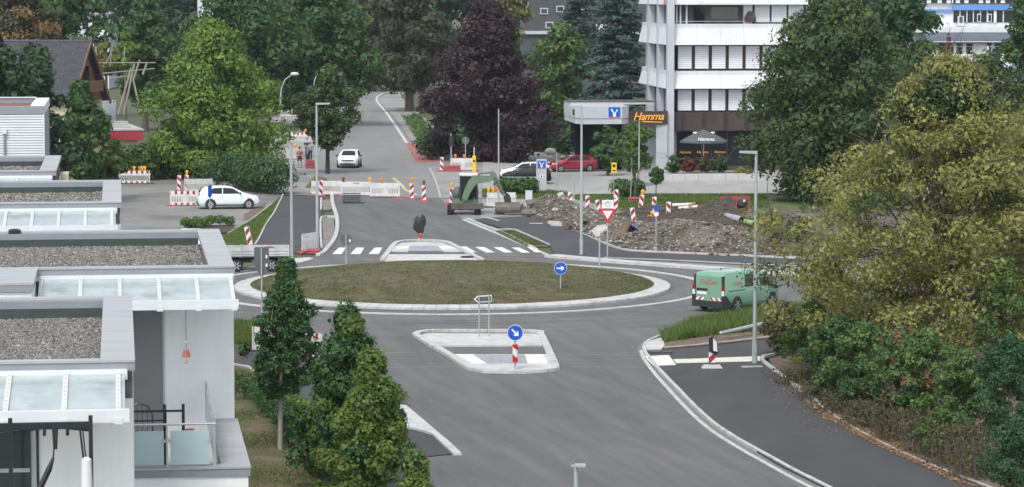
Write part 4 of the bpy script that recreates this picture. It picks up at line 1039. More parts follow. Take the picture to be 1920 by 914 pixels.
def grow(name, label, cat, base, z0, z1, rx, ry, leaf, n, size, seed, profile=ROUND, clump=0.24, nclump=60, bark='bark', trunk_r=0.25, lean=(0,0), flat=0.8, limbs=9, group=None, trunk=True, crown_name='crown', upbias=0.35, shell=0.55, patches=None, aspect=0.62, droop=0.0, twigs=0, loc_noise=0.18, twl=1.5):
    """one plant: tapered trunk, limbs to the clumps, leaves spread over uneven clumps"""
    g2 = np.random.default_rng(seed); r_ = random.Random(seed)
    t = thing(name, label, cat, base, 0.0, group)
    clumps = []; H = z1-z0; k = 0
    ph = [r_.uniform(0,6.28) for _ in range(6)]
    while len(clumps) < nclump:
        k += 1
        u = r_.random(); a = (k*2.39996 + r_.uniform(-0.5,0.5))
        rr = prof_r(profile,u); wob = 1 + loc_noise*math.sin(2*a+ph[0]+u*4) + loc_noise*0.7*math.sin(5*a+ph[1]+u*9)
        q = (r_.random()**0.45)*rr*wob
        cr = clump*(0.65+0.7*r_.random())
        q = max(0.0, q - cr*0.55)
        x = q*rx*math.cos(a)+lean[0]*u; y = q*ry*math.sin(a)+lean[1]*u; z = z0+H*(u*(1-clump*0.35)+0.02)
        m = 0.5*(rx+ry)
        clumps.append(((x,y,z),(cr*m*1.1,cr*m*1.1,cr*m*flat)))
    pos, nr = crown_points(g2, clumps, n, upbias, shell)
    pos[:,2] = np.maximum(pos[:,2], 0.06)
    V = leaf_quads(pos, nr, size, g2, aspect, droop); F = np.arange(4*len(pos)).reshape(-1,4)
    if patches:                       # some boughs have turned colour
        fb, lm, cnt = patches
        sel = np.zeros(len(pos),bool)
        for _ in range(cnt):
            c = clumps[r_.randrange(len(clumps))]; sel |= (np.linalg.norm((pos-np.array(c[0]))/ (np.array(c[1])*fb),axis=1) < 1)
        Fv = V.reshape(-1,4,3)
        A, B = Fv[~sel].reshape(-1,3), Fv[sel].reshape(-1,3)
        np_mesh(crown_name, A, np.arange(len(A)).reshape(-1,4), leaf, t)
        if len(B): np_mesh('turned_'+('foliage' if crown_name=='crown' else crown_name), B, np.arange(len(B)).reshape(-1,4), lm, t)
    else:
        np_mesh(crown_name, V, F, leaf, t)
    if trunk:
        tb = MB(); zt = z0+H*0.72
        tb.tube([(0,0,-0.05),(0.02*r_.uniform(-1,1),0.0,z0*0.5),(lean[0]*0.1,lean[1]*0.1,z0+0.15*H),(lean[0]*0.4,lean[1]*0.4,z0+0.45*H),(lean[0]*0.7,lean[1]*0.7,zt)],[trunk_r*1.25,trunk_r,trunk_r*0.85,trunk_r*0.5,trunk_r*0.15],8)
        for _ in range(limbs):
            c = Vector(clumps[r_.randrange(len(clumps))][0]); s_ = r_.uniform(0.05,0.5); p0 = Vector((lean[0]*s_,lean[1]*s_,min(z0+H*s_*0.9, c.z)))
            m = p0.lerp(c,0.5)+Vector((r_.uniform(-.3,.3),r_.uniform(-.3,.3),0.08*H*r_.random()))
            rr = trunk_r*r_.uniform(0.22,0.42); tb.tube([p0,m,c],[rr,rr*0.65,rr*0.2],6)
        for _ in range(twigs):
            c = Vector(clumps[r_.randrange(len(clumps))][0]); d = Vector((r_.gauss(0,1),r_.gauss(0,1),r_.uniform(-0.2,1.2))).normalized()
            L = twl*r_.uniform(0.5,1.3); j_=Vector((r_.uniform(-.2,.2),r_.uniform(-.2,.2),0.1))*twl*0.6; tb.tube([c, c+d*L*0.5+j_, c+d*L],[0.016*twl,0.011*twl,0.004],4,False)
        tb.build('trunk', bark, t, True)
    return t
def tree_at(label, px, Y, top_py, bot_py, wpx, leaf, n, size, seed, name='tree', cat='tree', depth=0.9, **kw):
    """place by the pixel column of the trunk and the tree's distance; crown from top_py down to bot_py"""
    x = XD(px,Y); z1 = At(px,top_py,Y).z; z0 = max(0.2, At(px,bot_py,Y).z)
    rx = wpx/2*Y/FPX
    return grow(name,label,cat,(x,Y,0),z0,z1,rx,rx*depth,leaf,n,size,seed,**kw)
BT = 'trees round the junction'
# far backdrop wood so no bare horizon shows
tree_at('pale green far tree at the top corner beside the orange tree', 120, 330, -45, 150, 190, 'leaf_deep', 9000, 0.55, 11, group=BT, trunk_r=0.3)
tree_at('orange-brown tree at the top corner above the tiled roof', 40, 290, -35, 110, 180, 'leaf_orange', 15000, 0.32, 12, group=BT, trunk_r=0.3, patches=(1.2,'leaf_brownish',26))
tree_at('round green tree directly behind the pole trellis', 272, 300, -8, 190, 150, 'leaf_deep', 10000, 0.42, 13, group=BT, trunk_r=0.3)
tree_at('slim pale green conifer standing by the trellis wires', 236, 275, 60, 125, 46, 'leaf_fresh', 3500, 0.30, 14, name='conifer', group=BT, profile=CONE, trunk_r=0.12, nclump=30)
tree_at('yellowish small tree behind the pole trellis', 200, 285, 78, 140, 60, 'leaf_birch', 3500, 0.34, 15, group=BT, trunk_r=0.15, nclump=24)
tree_at('dense dark tree in front of the tiled roof', 62, 185, 82, 350, 190, 'leaf_dark', 14000, 0.30, 16, group=BT, profile=BROAD, trunk_r=0.3)
tree_at('tall dark tree at the picture edge above the clad house', -10, 178, 60, 330, 170, 'leaf_dark', 12000, 0.30, 17, group=BT, profile=BROAD, trunk_r=0.3)
tree_at('dark green tree beside the clad house below the gable', 150, 195, 150, 360, 120, 'leaf_deep', 9000, 0.28, 18, group=BT, profile=BROAD, trunk_r=0.25)
tree_at('bushy green tree in front of the red roof edge', 195, 200, 205, 350, 90, 'leaf_shrub', 7000, 0.24, 19, group=BT, profile=BROAD, trunk_r=0.15, nclump=40)
tree_at('big bright green tree behind the pale parked hatchback', 398, 224, 38, 338, 278, 'leaf_fresh', 60000, 0.25, 20, group=BT, profile=[(0,0.65),(0.1,0.92),(0.25,1.0),(0.45,0.92),(0.65,0.72),(0.82,0.5),(0.94,0.28),(1,0.1)], trunk_r=0.35, nclump=200, clump=0.2, limbs=16, loc_noise=0.08)
tree_at('huge dark green tree over the bent street lamp', 455, 300, -60, 200, 260, 'leaf_deep', 30000, 0.40, 21, group=BT, trunk_r=0.5, profile=BROAD, nclump=130, clump=0.22)
tree_at('huge dark green tree rising beside the old street', 590, 310, -70, 205, 230, 'leaf_deep', 30000, 0.40, 22, group=BT, trunk_r=0.5, profile=BROAD, nclump=130, clump=0.22)
tree_at('young street tree with dark trunk at the fence line', 614, 229, 118, 276, 116, 'leaf_linden', 16000, 0.23, 23, group=BT, trunk_r=0.16, bark='bark_dark', profile=ROUND, lean=(0.2,0), nclump=70, clump=0.27)
tree_at('brownish green drooping tree arching over the old street', 768, 350, -60, 168, 200, 'leaf_brownish', 16000, 0.46, 24, group=BT, trunk_r=0.5, profile=BROAD, nclump=80, clump=0.2, droop=0.8)
tree_at('purple-leaved copper beech beside the old street', 914, 246, 5, 300, 284, 'leaf_purple', 52000, 0.25, 25, group=BT, trunk_r=0.4, bark='bark_dark', profile=[(0,0.42),(0.1,0.85),(0.25,1.0),(0.45,0.92),(0.6,0.72),(0.8,0.45),(0.93,0.3),(1,0.1)], nclump=170, clump=0.17, limbs=14, loc_noise=0.2, patches=(1.2,'leaf_purplebrown',50))
tree_at('pale yellow-green weeping birch behind the copper beech', 945, 330, -50, 130, 110, 'leaf_birch', 8000, 0.32, 26, group=BT, trunk_r=0.2, bark='bark_pale', droop=1.6, twigs=30)
tree_at('mid green tree between birch and cedar', 1052, 300, 45, 262, 155, 'leaf_shrub', 14000, 0.34, 27, group=BT, trunk_r=0.3, profile=BROAD, patches=(1.2,'leaf_deep',16), nclump=70)
tree_at('dark brownish tree filling the gap above the street end', 700, 420, -40, 160, 190, 'leaf_brownish', 9000, 0.6, 28, group=BT, trunk_r=0.4)
tree_at('low dark shrubby tree under the copper beech', 860, 285, 190, 295, 110, 'leaf_dark', 6000, 0.30, 29, group=BT, trunk_r=0.2, profile=BROAD)
tree_at('dark shrubbery tree behind the red car', 1010, 262, 215, 300, 150, 'leaf_dark', 9000, 0.28, 30, group=BT, trunk_r=0.2, profile=BROAD)
tree_at('dark tree beneath the bank canopy', 1100, 250, 225, 306, 110, 'leaf_dark', 7000, 0.26, 31, group=BT, trunk_r=0.2, profile=BROAD)
tree_at('rounded green tree standing before the brown sign', 1190, 214, 228, 318, 84, 'leaf_shrub', 9000, 0.20, 32, group=BT, trunk_r=0.10, nclump=50)
tree_at('smaller green tree left of the rounded tree by the bank', 1140, 226, 232, 318, 60, 'leaf_deep', 5000, 0.22, 33, group=BT, trunk_r=0.10, nclump=36)
tree_at('large dark linden in front of the white office facade', 1562, 198, -22, 385, 372, 'leaf_linden', 75000, 0.25, 34, group=BT, trunk_r=0.45, bark='bark_dark', profile=[(0,0.55),(0.08,0.82),(0.2,0.98),(0.4,1.0),(0.58,0.92),(0.72,0.68),(0.86,0.42),(1,0.1)], nclump=260, clump=0.19, limbs=14, loc_noise=0.07)
tree_at('dark green tree rising behind the large linden', 1690, 240, -40, 260, 160, 'leaf_deep', 14000, 0.34, 35, group=BT, trunk_r=0.4, nclump=70)
tree_at('second dark linden shoulder behind the yellow tree', 1690, 215, 110, 360, 190, 'leaf_linden', 22000, 0.27, 36, group=BT, trunk_r=0.4, bark='bark_dark', profile=BROAD, nclump=90, clump=0.18)
tree_at('dark green tree at the top edge beside the blue building', 1925, 260, -30, 230, 150, 'leaf_deep', 10000, 0.36, 37, group=BT, trunk_r=0.3)
tree_at('olive green tree below the blue building', 1850, 225, 105, 330, 200, 'leaf_linden', 14000, 0.30, 38, group=BT, trunk_r=0.3, profile=BROAD, patches=(1.2,'leaf_birch',14))
tree_at('bare reddish sapling before the low roof building', 1777, 330, 60, 118, 26, 'leaf_red', 260, 0.3, 39, group=BT, trunk_r=0.10, nclump=14, twigs=16)
tree_at('clipped ball-headed little tree beside the car park', 1231, 197, 316, 343, 31, 'leaf_hornbeam', 2600, 0.16, 40, group=BT, trunk_r=0.035, nclump=24, clump=0.32)
# blue cedar: flat layered boughs
def cedar(label, px, Y, top, bot, wpx, n, seed):
    g2 = np.random.default_rng(seed); r_ = random.Random(seed)
    z1 = At(px,top,Y).z; z0 = max(0.5,At(px,bot,Y).z); rx = wpx/2*Y/FPX
    t = thing('cedar_tree', label, 'tree', (XD(px,Y),Y,0), 0, BT)
    cl=[]; tb=MB(); tb.tube([(0,0,0),(0,0,z0+0.5*(z1-z0)),(0,0,z1)],[0.4,0.25,0.05],8)
    for i in range(80):
        u = (i+r_.random())/80; a = i*2.4+r_.uniform(-.4,.4); L = rx*(1-0.75*u)*r_.uniform(0.6,1.05); z=z0+(z1-z0)*u
        for k in range(3):
            s=(0.45+0.28*k); c=(L*s*math.cos(a),L*s*math.sin(a),z-0.10*L*s*s)
            cl.append((c,(0.30*rx*(1.1-0.2*k)*(1-0.5*u),0.30*rx*(1.1-0.2*k)*(1-0.5*u),0.16)))
        tb.tube([(0,0,z),(L*0.6*math.cos(a),L*0.6*math.sin(a),z-0.04*L),(L*math.cos(a),L*math.sin(a),z-0.12*L)],[0.08,0.05,0.015],5)
    pos,nr = crown_points(g2,cl,n,0.8,0.3); nr[:,2]+=0.6; nr/=np.linalg.norm(nr,axis=1,keepdims=True)
    V=leaf_quads(pos,nr,0.42,g2,0.35); np_mesh('crown',V,np.arange(len(V)).reshape(-1,4),'leaf_cedar',t)
    tb.build('trunk','bark_dark',t,True)
cedar('blue-grey cedar with layered boughs beside the office building', 1160, 292, -60, 225, 190, 26000, 50)
cedar('darker cedar behind the FRA lettering', 1085, 345, -70, 120, 130, 10000, 51)
# backdrop wood
wood = [(-60,430),(60,470),(190,440),(330,480),(440,460),(560,480),(680,520),(800,470),(900,500),(1010,470),(1110,480),(1240,470),(1400,450),(1560,480),(1660,500),(1800,560),(1940,520),(2040,480)]
proto = grow('wood_tree','dark tree in the wood closing the view',None or 'tree',(0,0,0),2.0,21.0,8.5,8.5,'leaf_dark',9000,0.75,60,profile=BROAD,trunk_r=0.4,nclump=60,group='wood behind the town')
labs = ['over the orange tree','above the tiled roof','over the pole trellis','above the bright green tree','over the bent lamp','left of the old street','closing the old street','behind the arching tree','above the copper beech','behind the weeping birch','over the lettered office','beside the white office','behind the white office','above the linden top','behind the linden','behind the blue building','past the blue building','at the picture edge']
for i,((px,Y),lb) in enumerate(zip(wood,labs)):
    o = proto if i==0 else copy_tree(proto)
    o.location=(XD(px,Y),Y,0); o.rotation_euler=(0,0,i*1.7); s=0.95+0.25*((i*37)%10)/10; o.scale=(s*1.15,s*1.15,s)
    o['label']='distant dark wood tree '+lb
# foreground row of young trees
YR='young trees beside the houses'
grow('young_tree','slim conical young tree with bare pale trunk','tree',(XD(521,90),90,0),1.75,6.05,1.18,1.18,'leaf_hornbeam',25000,0.10,70,profile=CONE,clump=0.18,nclump=140,loc_noise=0.22,bark='bark_pale',trunk_r=0.07,limbs=8,group=YR,flat=1.0,lean=(0.25,0))
grow('young_tree','dark green young tree next to the slim conical one','tree',(XD(648,83),83,0),0.5,5.45,1.80,1.6,'leaf_hornbeam',38000,0.112,71,profile=[(0,0.75),(0.15,1.0),(0.35,0.86),(0.55,0.62),(0.75,0.42),(0.9,0.24),(1,0.04)],clump=0.17,nclump=150,loc_noise=0.25,bark='bark_pale',trunk_r=0.08,group=YR,flat=1.0,patches=(1.0,'leaf_hornbeam_light',10))
grow('young_tree','yellow-green young tree in the middle of the row','tree',(XD(695,74),74,0),0.4,5.05,1.70,1.5,'leaf_hornbeam_light',38000,0.105,72,profile=[(0,0.75),(0.15,1.0),(0.35,0.86),(0.55,0.62),(0.75,0.38),(0.9,0.18),(1,0.03)],clump=0.16,nclump=150,loc_noise=0.25,bark='bark_pale',trunk_r=0.08,group=YR,flat=1.0,patches=(1.0,'leaf_hornbeam',14))
grow('young_tree','low bushy young tree at the bottom picture edge','tree',(XD(778,66),66,0),0.8,3.75,1.15,1.0,'leaf_hornbeam_light',16000,0.098,73,profile=CONE,clump=0.18,nclump=90,loc_noise=0.25,bark='bark_pale',trunk_r=0.06,group=YR,flat=1.0,patches=(1.0,'leaf_hornbeam',10))
# big yellowing tree and hedge on the right
grow('yellowing_tree','wide yellow-green thinning tree over the hedge','tree',(XD(1775,106),106,0),1.4,11.7,7.0,5.6,'leaf_yellow',95000,0.122,80,profile=[(0,0.75),(0.12,1.0),(0.35,1.0),(0.50,0.88),(0.66,0.62),(0.85,0.38),(1,0.12)],clump=0.105,nclump=520,bark='bark',trunk_r=0.22,limbs=46,twigs=650,flat=0.7,patches=(1.1,'leaf_linden',36))
grow('yellowing_tree','thin yellowing tree spreading at the picture edge','tree',(XD(1915,112),112,0),2.5,9.5,3.4,3.0,'leaf_yellow',18000,0.15,81,clump=0.18,nclump=70,bark='bark',trunk_r=0.14,limbs=14,twigs=80,patches=(1.1,'leaf_orange',10))
HG='hedge shrubs along the dark path'
def shrub(label,px,py,h,wm,leaf,n,size,seed,patches=None,name='hedge_shrub',cat='shrub',group=HG,depth=0.9,z0=0.15,profile=BROAD,twigs=40,clump=0.26,nclump=46):
    p=P(px,py); return grow(name,label,cat,(p.x,p.y,0),z0,h,wm/2,wm/2*depth,leaf,n,size,seed,profile=profile,clump=clump,nclump=nclump,bark='twig',trunk_r=0.04,limbs=14,twigs=twigs,twl=0.75,group=group,patches=patches)
HS=[('green hedge shrub at the corner behind the lamp post',1474,668,2.1,2.2,'leaf_thicket',9000,(1.1,'leaf_shrub',14)),
('yellow-green hedge shrub just past the hedge corner',1522,694,2.6,2.6,'leaf_shrub',12000,(1.1,'leaf_yellow',10)),
('dark green hedge shrub with bare stems',1570,732,2.7,2.6,'leaf_deep',12000,(1.1,'leaf_shrub',14)),
('bright green hedge shrub in the middle of the hedge',1622,764,2.9,2.6,'leaf_shrub',13000,(0.9,'leaf_deep',9)),
('green hedge shrub mixed with orange leaves',1680,794,3.1,2.5,'leaf_shrub',13000,(1.0,'leaf_orange',10)),
('orange-tinged hedge shrub below the tree trunk',1738,820,3.5,2.5,'leaf_shrub',13000,(1.0,'leaf_orange',14)),
('deep green hedge shrub before the yew',1802,848,3.2,2.5,'leaf_shrub',13000,(1.0,'leaf_deep',16)),
('yellow-leaved shrub second row behind the hedge corner',1560,655,3.4,3.0,'leaf_yellow',10000,(1.0,'leaf_shrub',14)),
('green shrub second row behind the bright green one',1660,690,3.8,3.2,'leaf_shrub',11000,(1.0,'leaf_yellow',10)),
('orange and green sapling rising behind the hedge',1735,700,4.6,2.4,'leaf_orange',7000,(1.0,'leaf_shrub',26)),
('tall green shrub against the picture edge',1880,745,5.0,3.2,'leaf_shrub',12000,(1.0,'leaf_yellow',8))]
for i,(lb,px,py,h,w,lf,n,pt) in enumerate(HS):
    shrub(lb,px,py,h,w,lf,n,0.10,90+i,pt,z0=0.5 if 1<i<7 else 0.25,twigs=30,clump=0.2,nclump=80)
shrub('dense dark yew bush at the end of the hedge',1890,868,3.9,2.6,'leaf_yew',26000,0.07,196,name='yew_bush',cat='bush',twigs=0,nclump=110,clump=0.18)
shrub('small dark yew bush at the bottom corner',1905,950,2.5,2.4,'leaf_yew',14000,0.07,197,name='yew_bush',cat='bush',twigs=0,nclump=60)
LOW=[('low green bush at the kerb before the dark green shrub',1560,752),('low green bush at the kerb below the bright green shrub',1612,782),('low olive bush among the bare stems',1668,812),('low green bush among the stems before the yew',1768,858)]
for i,(lb,px,py) in enumerate(LOW): shrub(lb,px,py,1.15+0.15*i,1.9,('leaf_shrub','leaf_deep','leaf_thicket','leaf_shrub')[i],6000,0.085,240+i,(1.0,'leaf_thicket',8),z0=0.1,twigs=20,clump=0.2,nclump=50)
def thicket(label,px,py,h,w,seed,n=4200):
    g2=np.random.default_rng(seed); r_=random.Random(seed); p=P(px,py)
    t=thing('thicket',label,'thicket',(p.x,p.y,0.05),0,'bare-stemmed thicket under the hedge'); mb=MB()
    for _ in range(95):
        a=r_.uniform(0,2*pi); q=w/2*math.sqrt(r_.random()); x,y=q*math.cos(a),q*math.sin(a)*0.8; hh=h*r_.uniform(0.5,1.15); dx,dy=r_.gauss(0,0.22),r_.gauss(0,0.22)
        mb.tube([(x,y,-0.05),(x+dx*0.4+r_.uniform(-.06,.06),y+dy*0.4,hh*0.5),(x+dx,y+dy,hh)],[0.011,0.009,0.004],4,False)
    o=mb.build('stems','twig',t); o['kind']='stuff'
    pos=np.stack([g2.normal(0,w*0.30,n),g2.normal(0,w*0.26,n),h*g2.beta(1.5,1.3,n)],1); nr=g2.normal(0,1,(n,3)); nr/=np.linalg.norm(nr,axis=1,keepdims=True)
    V=leaf_quads(pos,nr,0.075,g2); np_mesh('foliage',V,np.arange(len(V)).reshape(-1,4),'leaf_thicket',t)
TH=[('low brown scrub at the hedge corner',1508,722),('brown thicket below the yellow-green shrub',1548,750),('brown thicket at the foot of the dark green shrub',1590,776),('brown thicket at the foot of the bright green shrub',1636,802),('tangle of bare stems below the orange leaves',1690,829),('tangle of bare stems below the tree trunk',1745,853),('brown tangle of stems beside the yew',1795,876),('thicket of bare stems at the bottom before the yew',1838,898)]
for i,(lb,px,py) in enumerate(TH): thicket(lb,px,py,(0.5,0.6,0.7,0.85,1.05,1.25,1.3,1.1)[i],1.8,200+i,2000)
# hedges and shrubs elsewhere
SG='shrubs and hedges'
def hedge(label,pts,h,w,leaf,n,size,seed,name='hedge'):
    line=walk(smoothline([P(*p) for p in pts],0.5),0.55); g2=np.random.default_rng(seed); b0=line[0]
    t=thing(name,label,'hedge',b0,0,SG); cl=[]
    for p in line:
        for k in range(2):
            q=p-b0; cl.append(((q.x+rnd.uniform(-w/5,w/5),q.y+rnd.uniform(-w/5,w/5),h*rnd.uniform(0.35,0.72)),(w*0.5,w*0.5,h*0.36)))
    pos,nr=crown_points(g2,cl,n,0.3,0.6); pos[:,2]=np.maximum(pos[:,2],0.05); V=leaf_quads(pos,nr,size,g2)
    np_mesh('foliage',V,np.arange(len(V)).reshape(-1,4),leaf,t)
    mb=MB()
    for p in line:
        q=p-b0; mb.tube([(q.x,q.y,0),(q.x+rnd.uniform(-.1,.1),q.y,h*0.6)],[0.02,0.008],5)
    mb.build('stems','twig',t)
hedge('dark clipped hedge at the foot of the slim young tree',[(440,752),(480,752),(530,800),(575,850),(610,905)],0.95,0.9,'leaf_hornbeam',11000,0.09,110)
hedge('yellowish low hedge under the young trees',[(545,775),(575,812),(600,850),(625,890)],1.0,0.8,'leaf_hornbeam_light',6000,0.09,111)
hedge('dark bushes behind the pale parked hatchback',[(415,352),(450,354),(490,362),(520,366)],2.6,2.6,'leaf_deep',13000,0.19,112)
hedge('dark shrubs under the bright tree beside the warning barrier',[(305,335),(345,332),(395,332)],2.6,2.6,'leaf_dark',9000,0.21,113)
hedge('low flowering plants at the yard edge',[(350,430),(390,426),(430,425)],0.65,0.7,'leaf_shrub',3500,0.10,114)
hedge('dense mixed hedge behind the street signs',[(800,300),(840,290),(880,282),(960,285)],2.4,2.4,'leaf_deep',9000,0.24,115)
hedge('shrubs in front of the bank canopy',[(1000,283),(1060,288),(1130,300)],2.2,2.4,'leaf_deep',8000,0.22,116)
hedge('spiky green grasses beside the totem',[(945,366),(975,368),(995,366)],1.2,1.0,'leaf_deep',2600,0.24,117)
hedge('green shrub at the foot of the leaning street sign',[(1165,372),(1190,374)],1.3,1.2,'leaf_deep',2200,0.18,118)
hedge('green weeds below the purple tree at the footway',[(775,230),(790,250),(805,270)],1.2,1.3,'leaf_shrub',2500,0.24,119)
hedge('shrubs in front of the red roof edge building',[(195,340),(230,340),(275,339)],2.6,2.2,'leaf_shrub',6000,0.22,120)
hedge('undergrowth of the wood behind the bent lamp',[(470,220),(540,212),(600,190),(640,185)],3.0,4.0,'leaf_dark',7000,0.4,121)
hedge('undergrowth beyond the end of the old street',[(640,146),(720,144),(800,144),(900,146)],3.0,4.0,'leaf_dark',5000,0.5,122)
hedge('low grassy tuft by the young trees at the road edge',[(705,715),(735,745),(750,762)],0.55,0.5,'leaf_shrub',1800,0.09,123)
# leaf litter along the hedge
xy=scatter([(1500,740),(1530,760),(1560,776),(1620,790),(1700,840),(1800,900),(1840,914),(1790,905),(1740,880),(1640,834),(1560,790),(1545,785)],26000,0.07)
o=stones_np('fallen_leaves',np.column_stack([xy,np.full(len(xy),0.085)]),0.032,'leaf_litter',None,rg,0.25); tag(o,'brown fallen leaves along the hedge','leaves',kind='stuff')
xy=scatter([(1440,690),(1500,740),(1640,835),(1500,800),(1440,740)],500,0.06)
o=stones_np('stray_leaves',np.column_stack([xy,np.full(len(xy),0.068)]),0.03,'leaf_litter',None,rg,0.2); tag(o,'stray fallen leaves on the dark path','leaves',kind='stuff')
# ------------------------------------------------------------------ office building with restaurant
DB = 232.0; SB = FPX/DB
ob = thing('office_building', 'white banded office building with closed blinds and restaurant below', 'building', (XD(1255,DB),DB,0), R(6))
def bx(px): return (px-1255)/SB
def bz(py): return 14.3-(py+15)/SB
WB = 15.2
MB().box(0.35,WB,0.75,15,0,16.2).build('core_wall','facade_grey',ob)
for k,(dy) in enumerate((0.0,5.0,10.0)):
    MB().box(-0.30,0.26,-0.75+dy,-0.15+dy,0,15.8).build('pillar','facade_grey',ob)
def spandrel(zt,zb,name='spandrel',mat_='facade_white',n=8):
    w=WB/n
    for i in range(n):
        a=0.27+i*w; b=0.27+(i+1)*w-0.012
        prof=[(0.70,zt),(0.05,zt),(0.05,zt-0.32),(-0.42,zb+0.03),(-0.42,zb),(0.70,zb)]
        vs=[(a,y,z) for y,z in prof]+[(b,y,z) for y,z in prof]; m=len(prof)
        MB().add(vs,[tuple(range(m)),tuple(reversed(range(m,2*m)))]+[((j+1)%m,j,m+j,m+(j+1)%m) for j in range(m)]).build(name,mat_,ob)
    for j,dy in enumerate((0.0,5.0,10.0)):          # side face between the pillars
        a=-0.10+dy; b=a+4.9
        prof=[(0.34,zt),(0.0,zt),(0.0,zt-0.32),(-0.30,zb+0.03),(-0.30,zb),(0.34,zb)]
        vs=[(x,a,z) for x,z in prof]+[(x,b,z) for x,z in prof]; m=len(prof)
        MB().add(vs,[tuple(reversed(range(m))),tuple(range(m,2*m))]+[(j,(j+1)%m,m+(j+1)%m,m+j) for j in range(m)]).build(name,mat_,ob)
spandrel(8.0,6.60); spandrel(11.75,10.08); spandrel(15.2,13.28)
MB().box(-0.42,1.5,-0.1,0.5,13.30,15.3).build('pink_panel','facade_pink',ob)
def windows(z0,z1,start,n):
    MB().box(0.30,WB,0.50,0.74,z0-0.08,z1+0.06).build('window_band','brown_frame',ob)
    for i in range(n):
        a=start+i*1.37
        if a+1.14>WB: break
        w=MB().box(a,a+1.14,0.40,0.498,z0+0.04,z1-0.02).build('window','glass_dark',ob)
        b=MB(); k=int((z1-z0)/0.16)
        for j in range(k):
            zz=z0+0.05+j*(z1-z0-0.08)/k
            b.add([(a+0.02,0.36,zz),(a+1.12,0.36,zz),(a+1.12,0.385,zz+0.150),(a+0.02,0.385,zz+0.150)],[(0,1,2,3)])
        bo=b.build('blind','blind_white',w); bo['kind']='stuff'
    MB().box(0.30,0.66,0.42,0.49,z0-0.05,z1+0.05).build('corner_glass','glass_dark',ob)
windows(4.80,6.54,0.72,11); windows(8.14,10.02,0.72,11)
# side windows
for z0,z1 in ((4.8,6.6),(8.05,10.0),(11.8,13.25)):
    for dy in (0.1,5.1): MB().box(0.22,0.345,dy,dy+4.4,z0,z1).build('side_window','glass_dark',ob)
# balcony storey
MB().box(0.6,6.9,0.60,0.748,11.76,13.27).build('balcony_recess','wall_dark',ob)
MB().box(2.0,2.9,0.56,0.60,11.8,13.0).build('balcony_door','glass_dark',ob)
MB().box(3.4,5.6,0.56,0.60,12.1,13.1).build('balcony_window','glass_window',ob)
for x in (0.55,0.85,1.35): MB().box(x,x+0.12,0.30,0.55,11.76,13.27).build('balcony_post','facade_white',ob)
MB().box(6.0,6.7,0.2,0.55,11.76,13.27).build('balcony_wall','facade_white',ob)
for i in range(6):
    a=6.9+i*1.37; w=MB().box(a,a+1.25,0.40,0.59,11.85,13.25).build('window','glass_dark',ob)
    b=MB()
    for j in range(9):
        zz=11.88+j*0.152; b.add([(a+0.02,0.35,zz),(a+1.23,0.35,zz),(a+1.23,0.38,zz+0.146),(a+0.02,0.38,zz+0.146)],[(0,1,2,3)])
    bo=b.build('blind','blind_white',w); bo['kind']='stuff'
aw=MB(); aw.add([(2.35,0.3,13.80),(6.25,0.3,13.80),(6.25,-0.75,13.47),(2.35,-0.75,13.47),(2.35,0.3,13.76),(6.25,0.3,13.76),(6.25,-0.75,13.43),(2.35,-0.75,13.43)],[(0,3,2,1),(4,5,6,7),(0,1,5,4),(1,2,6,5),(2,3,7,6),(3,0,4,7)])
awo=aw.build('awning','fabric_white',ob)
v=MB()
for i in range(26):
    a=2.35+i*0.15; v.plate([(a,13.45),(a+0.15,13.45),(a+0.15,13.31),(a+0.075,13.25),(a,13.31)],-0.765,-0.755)
vo=v.build('valance','fabric_white',awo); vo['kind']='stuff'
bq=MB(); bq.add([(6.05,-0.05,11.9),(6.95,-0.05,11.9),(6.95,0.5,11.9),(6.05,0.5,11.9),(6.05,-0.05,12.25),(6.95,-0.05,12.25),(6.95,0.5,12.25),(6.05,0.5,12.25),(6.35,0.1,12.75),(6.8,0.1,12.75),(6.8,0.45,12.75),(6.35,0.45,12.75)],[(0,1,5,4),(1,2,6,5),(2,3,7,6),(3,0,4,7),(4,5,9,8),(5,6,10,9),(6,7,11,10),(7,4,8,11),(8,9,10,11)])
bq.build('barbecue_hood','brown_fascia',ob)
rl=MB(); rl.tube([(0.35,-0.02,11.95),(WB,-0.02,11.95)],0.025,6); rl.build('railing','steel',ob)
# restaurant storey
MB().box(0.30,WB,0.10,0.74,3.22,4.72).build('restaurant_fascia','brown_fascia',ob)
for i in range(8):
    a=1.0+i*1.72
    MB().box(a,a+0.25,0.02,0.098,3.24,4.68).build('fascia_rib','brown_frame',ob)
for i in range(7):
    a=0.7+i*2.05
    MB().box(a,a+1.95,0.50,0.60,0.4,3.18).build('restaurant_window','glass_dark',ob)
    MB().box(a+1.955,a+2.045,0.38,0.62,0.0,3.20).build('window_post','brown_frame',ob)
MB().box(0.30,WB,0.45,0.65,0,0.39).build('plinth','brown_fascia',ob)
for a,b in ((2.0,3.15),(3.42,3.70)): MB().box(a,b,0.30,0.36,3.04,3.10).build('ceiling_light','lit_strip',ob)
for i,px in enumerate((1287,1320,1353)):
    text('window_lettering','Hamma',0.30,'letter_orange',ob,(bx(px),0.47,bz(287)+0.05),(pi/2,0,0),0.004,0.3)
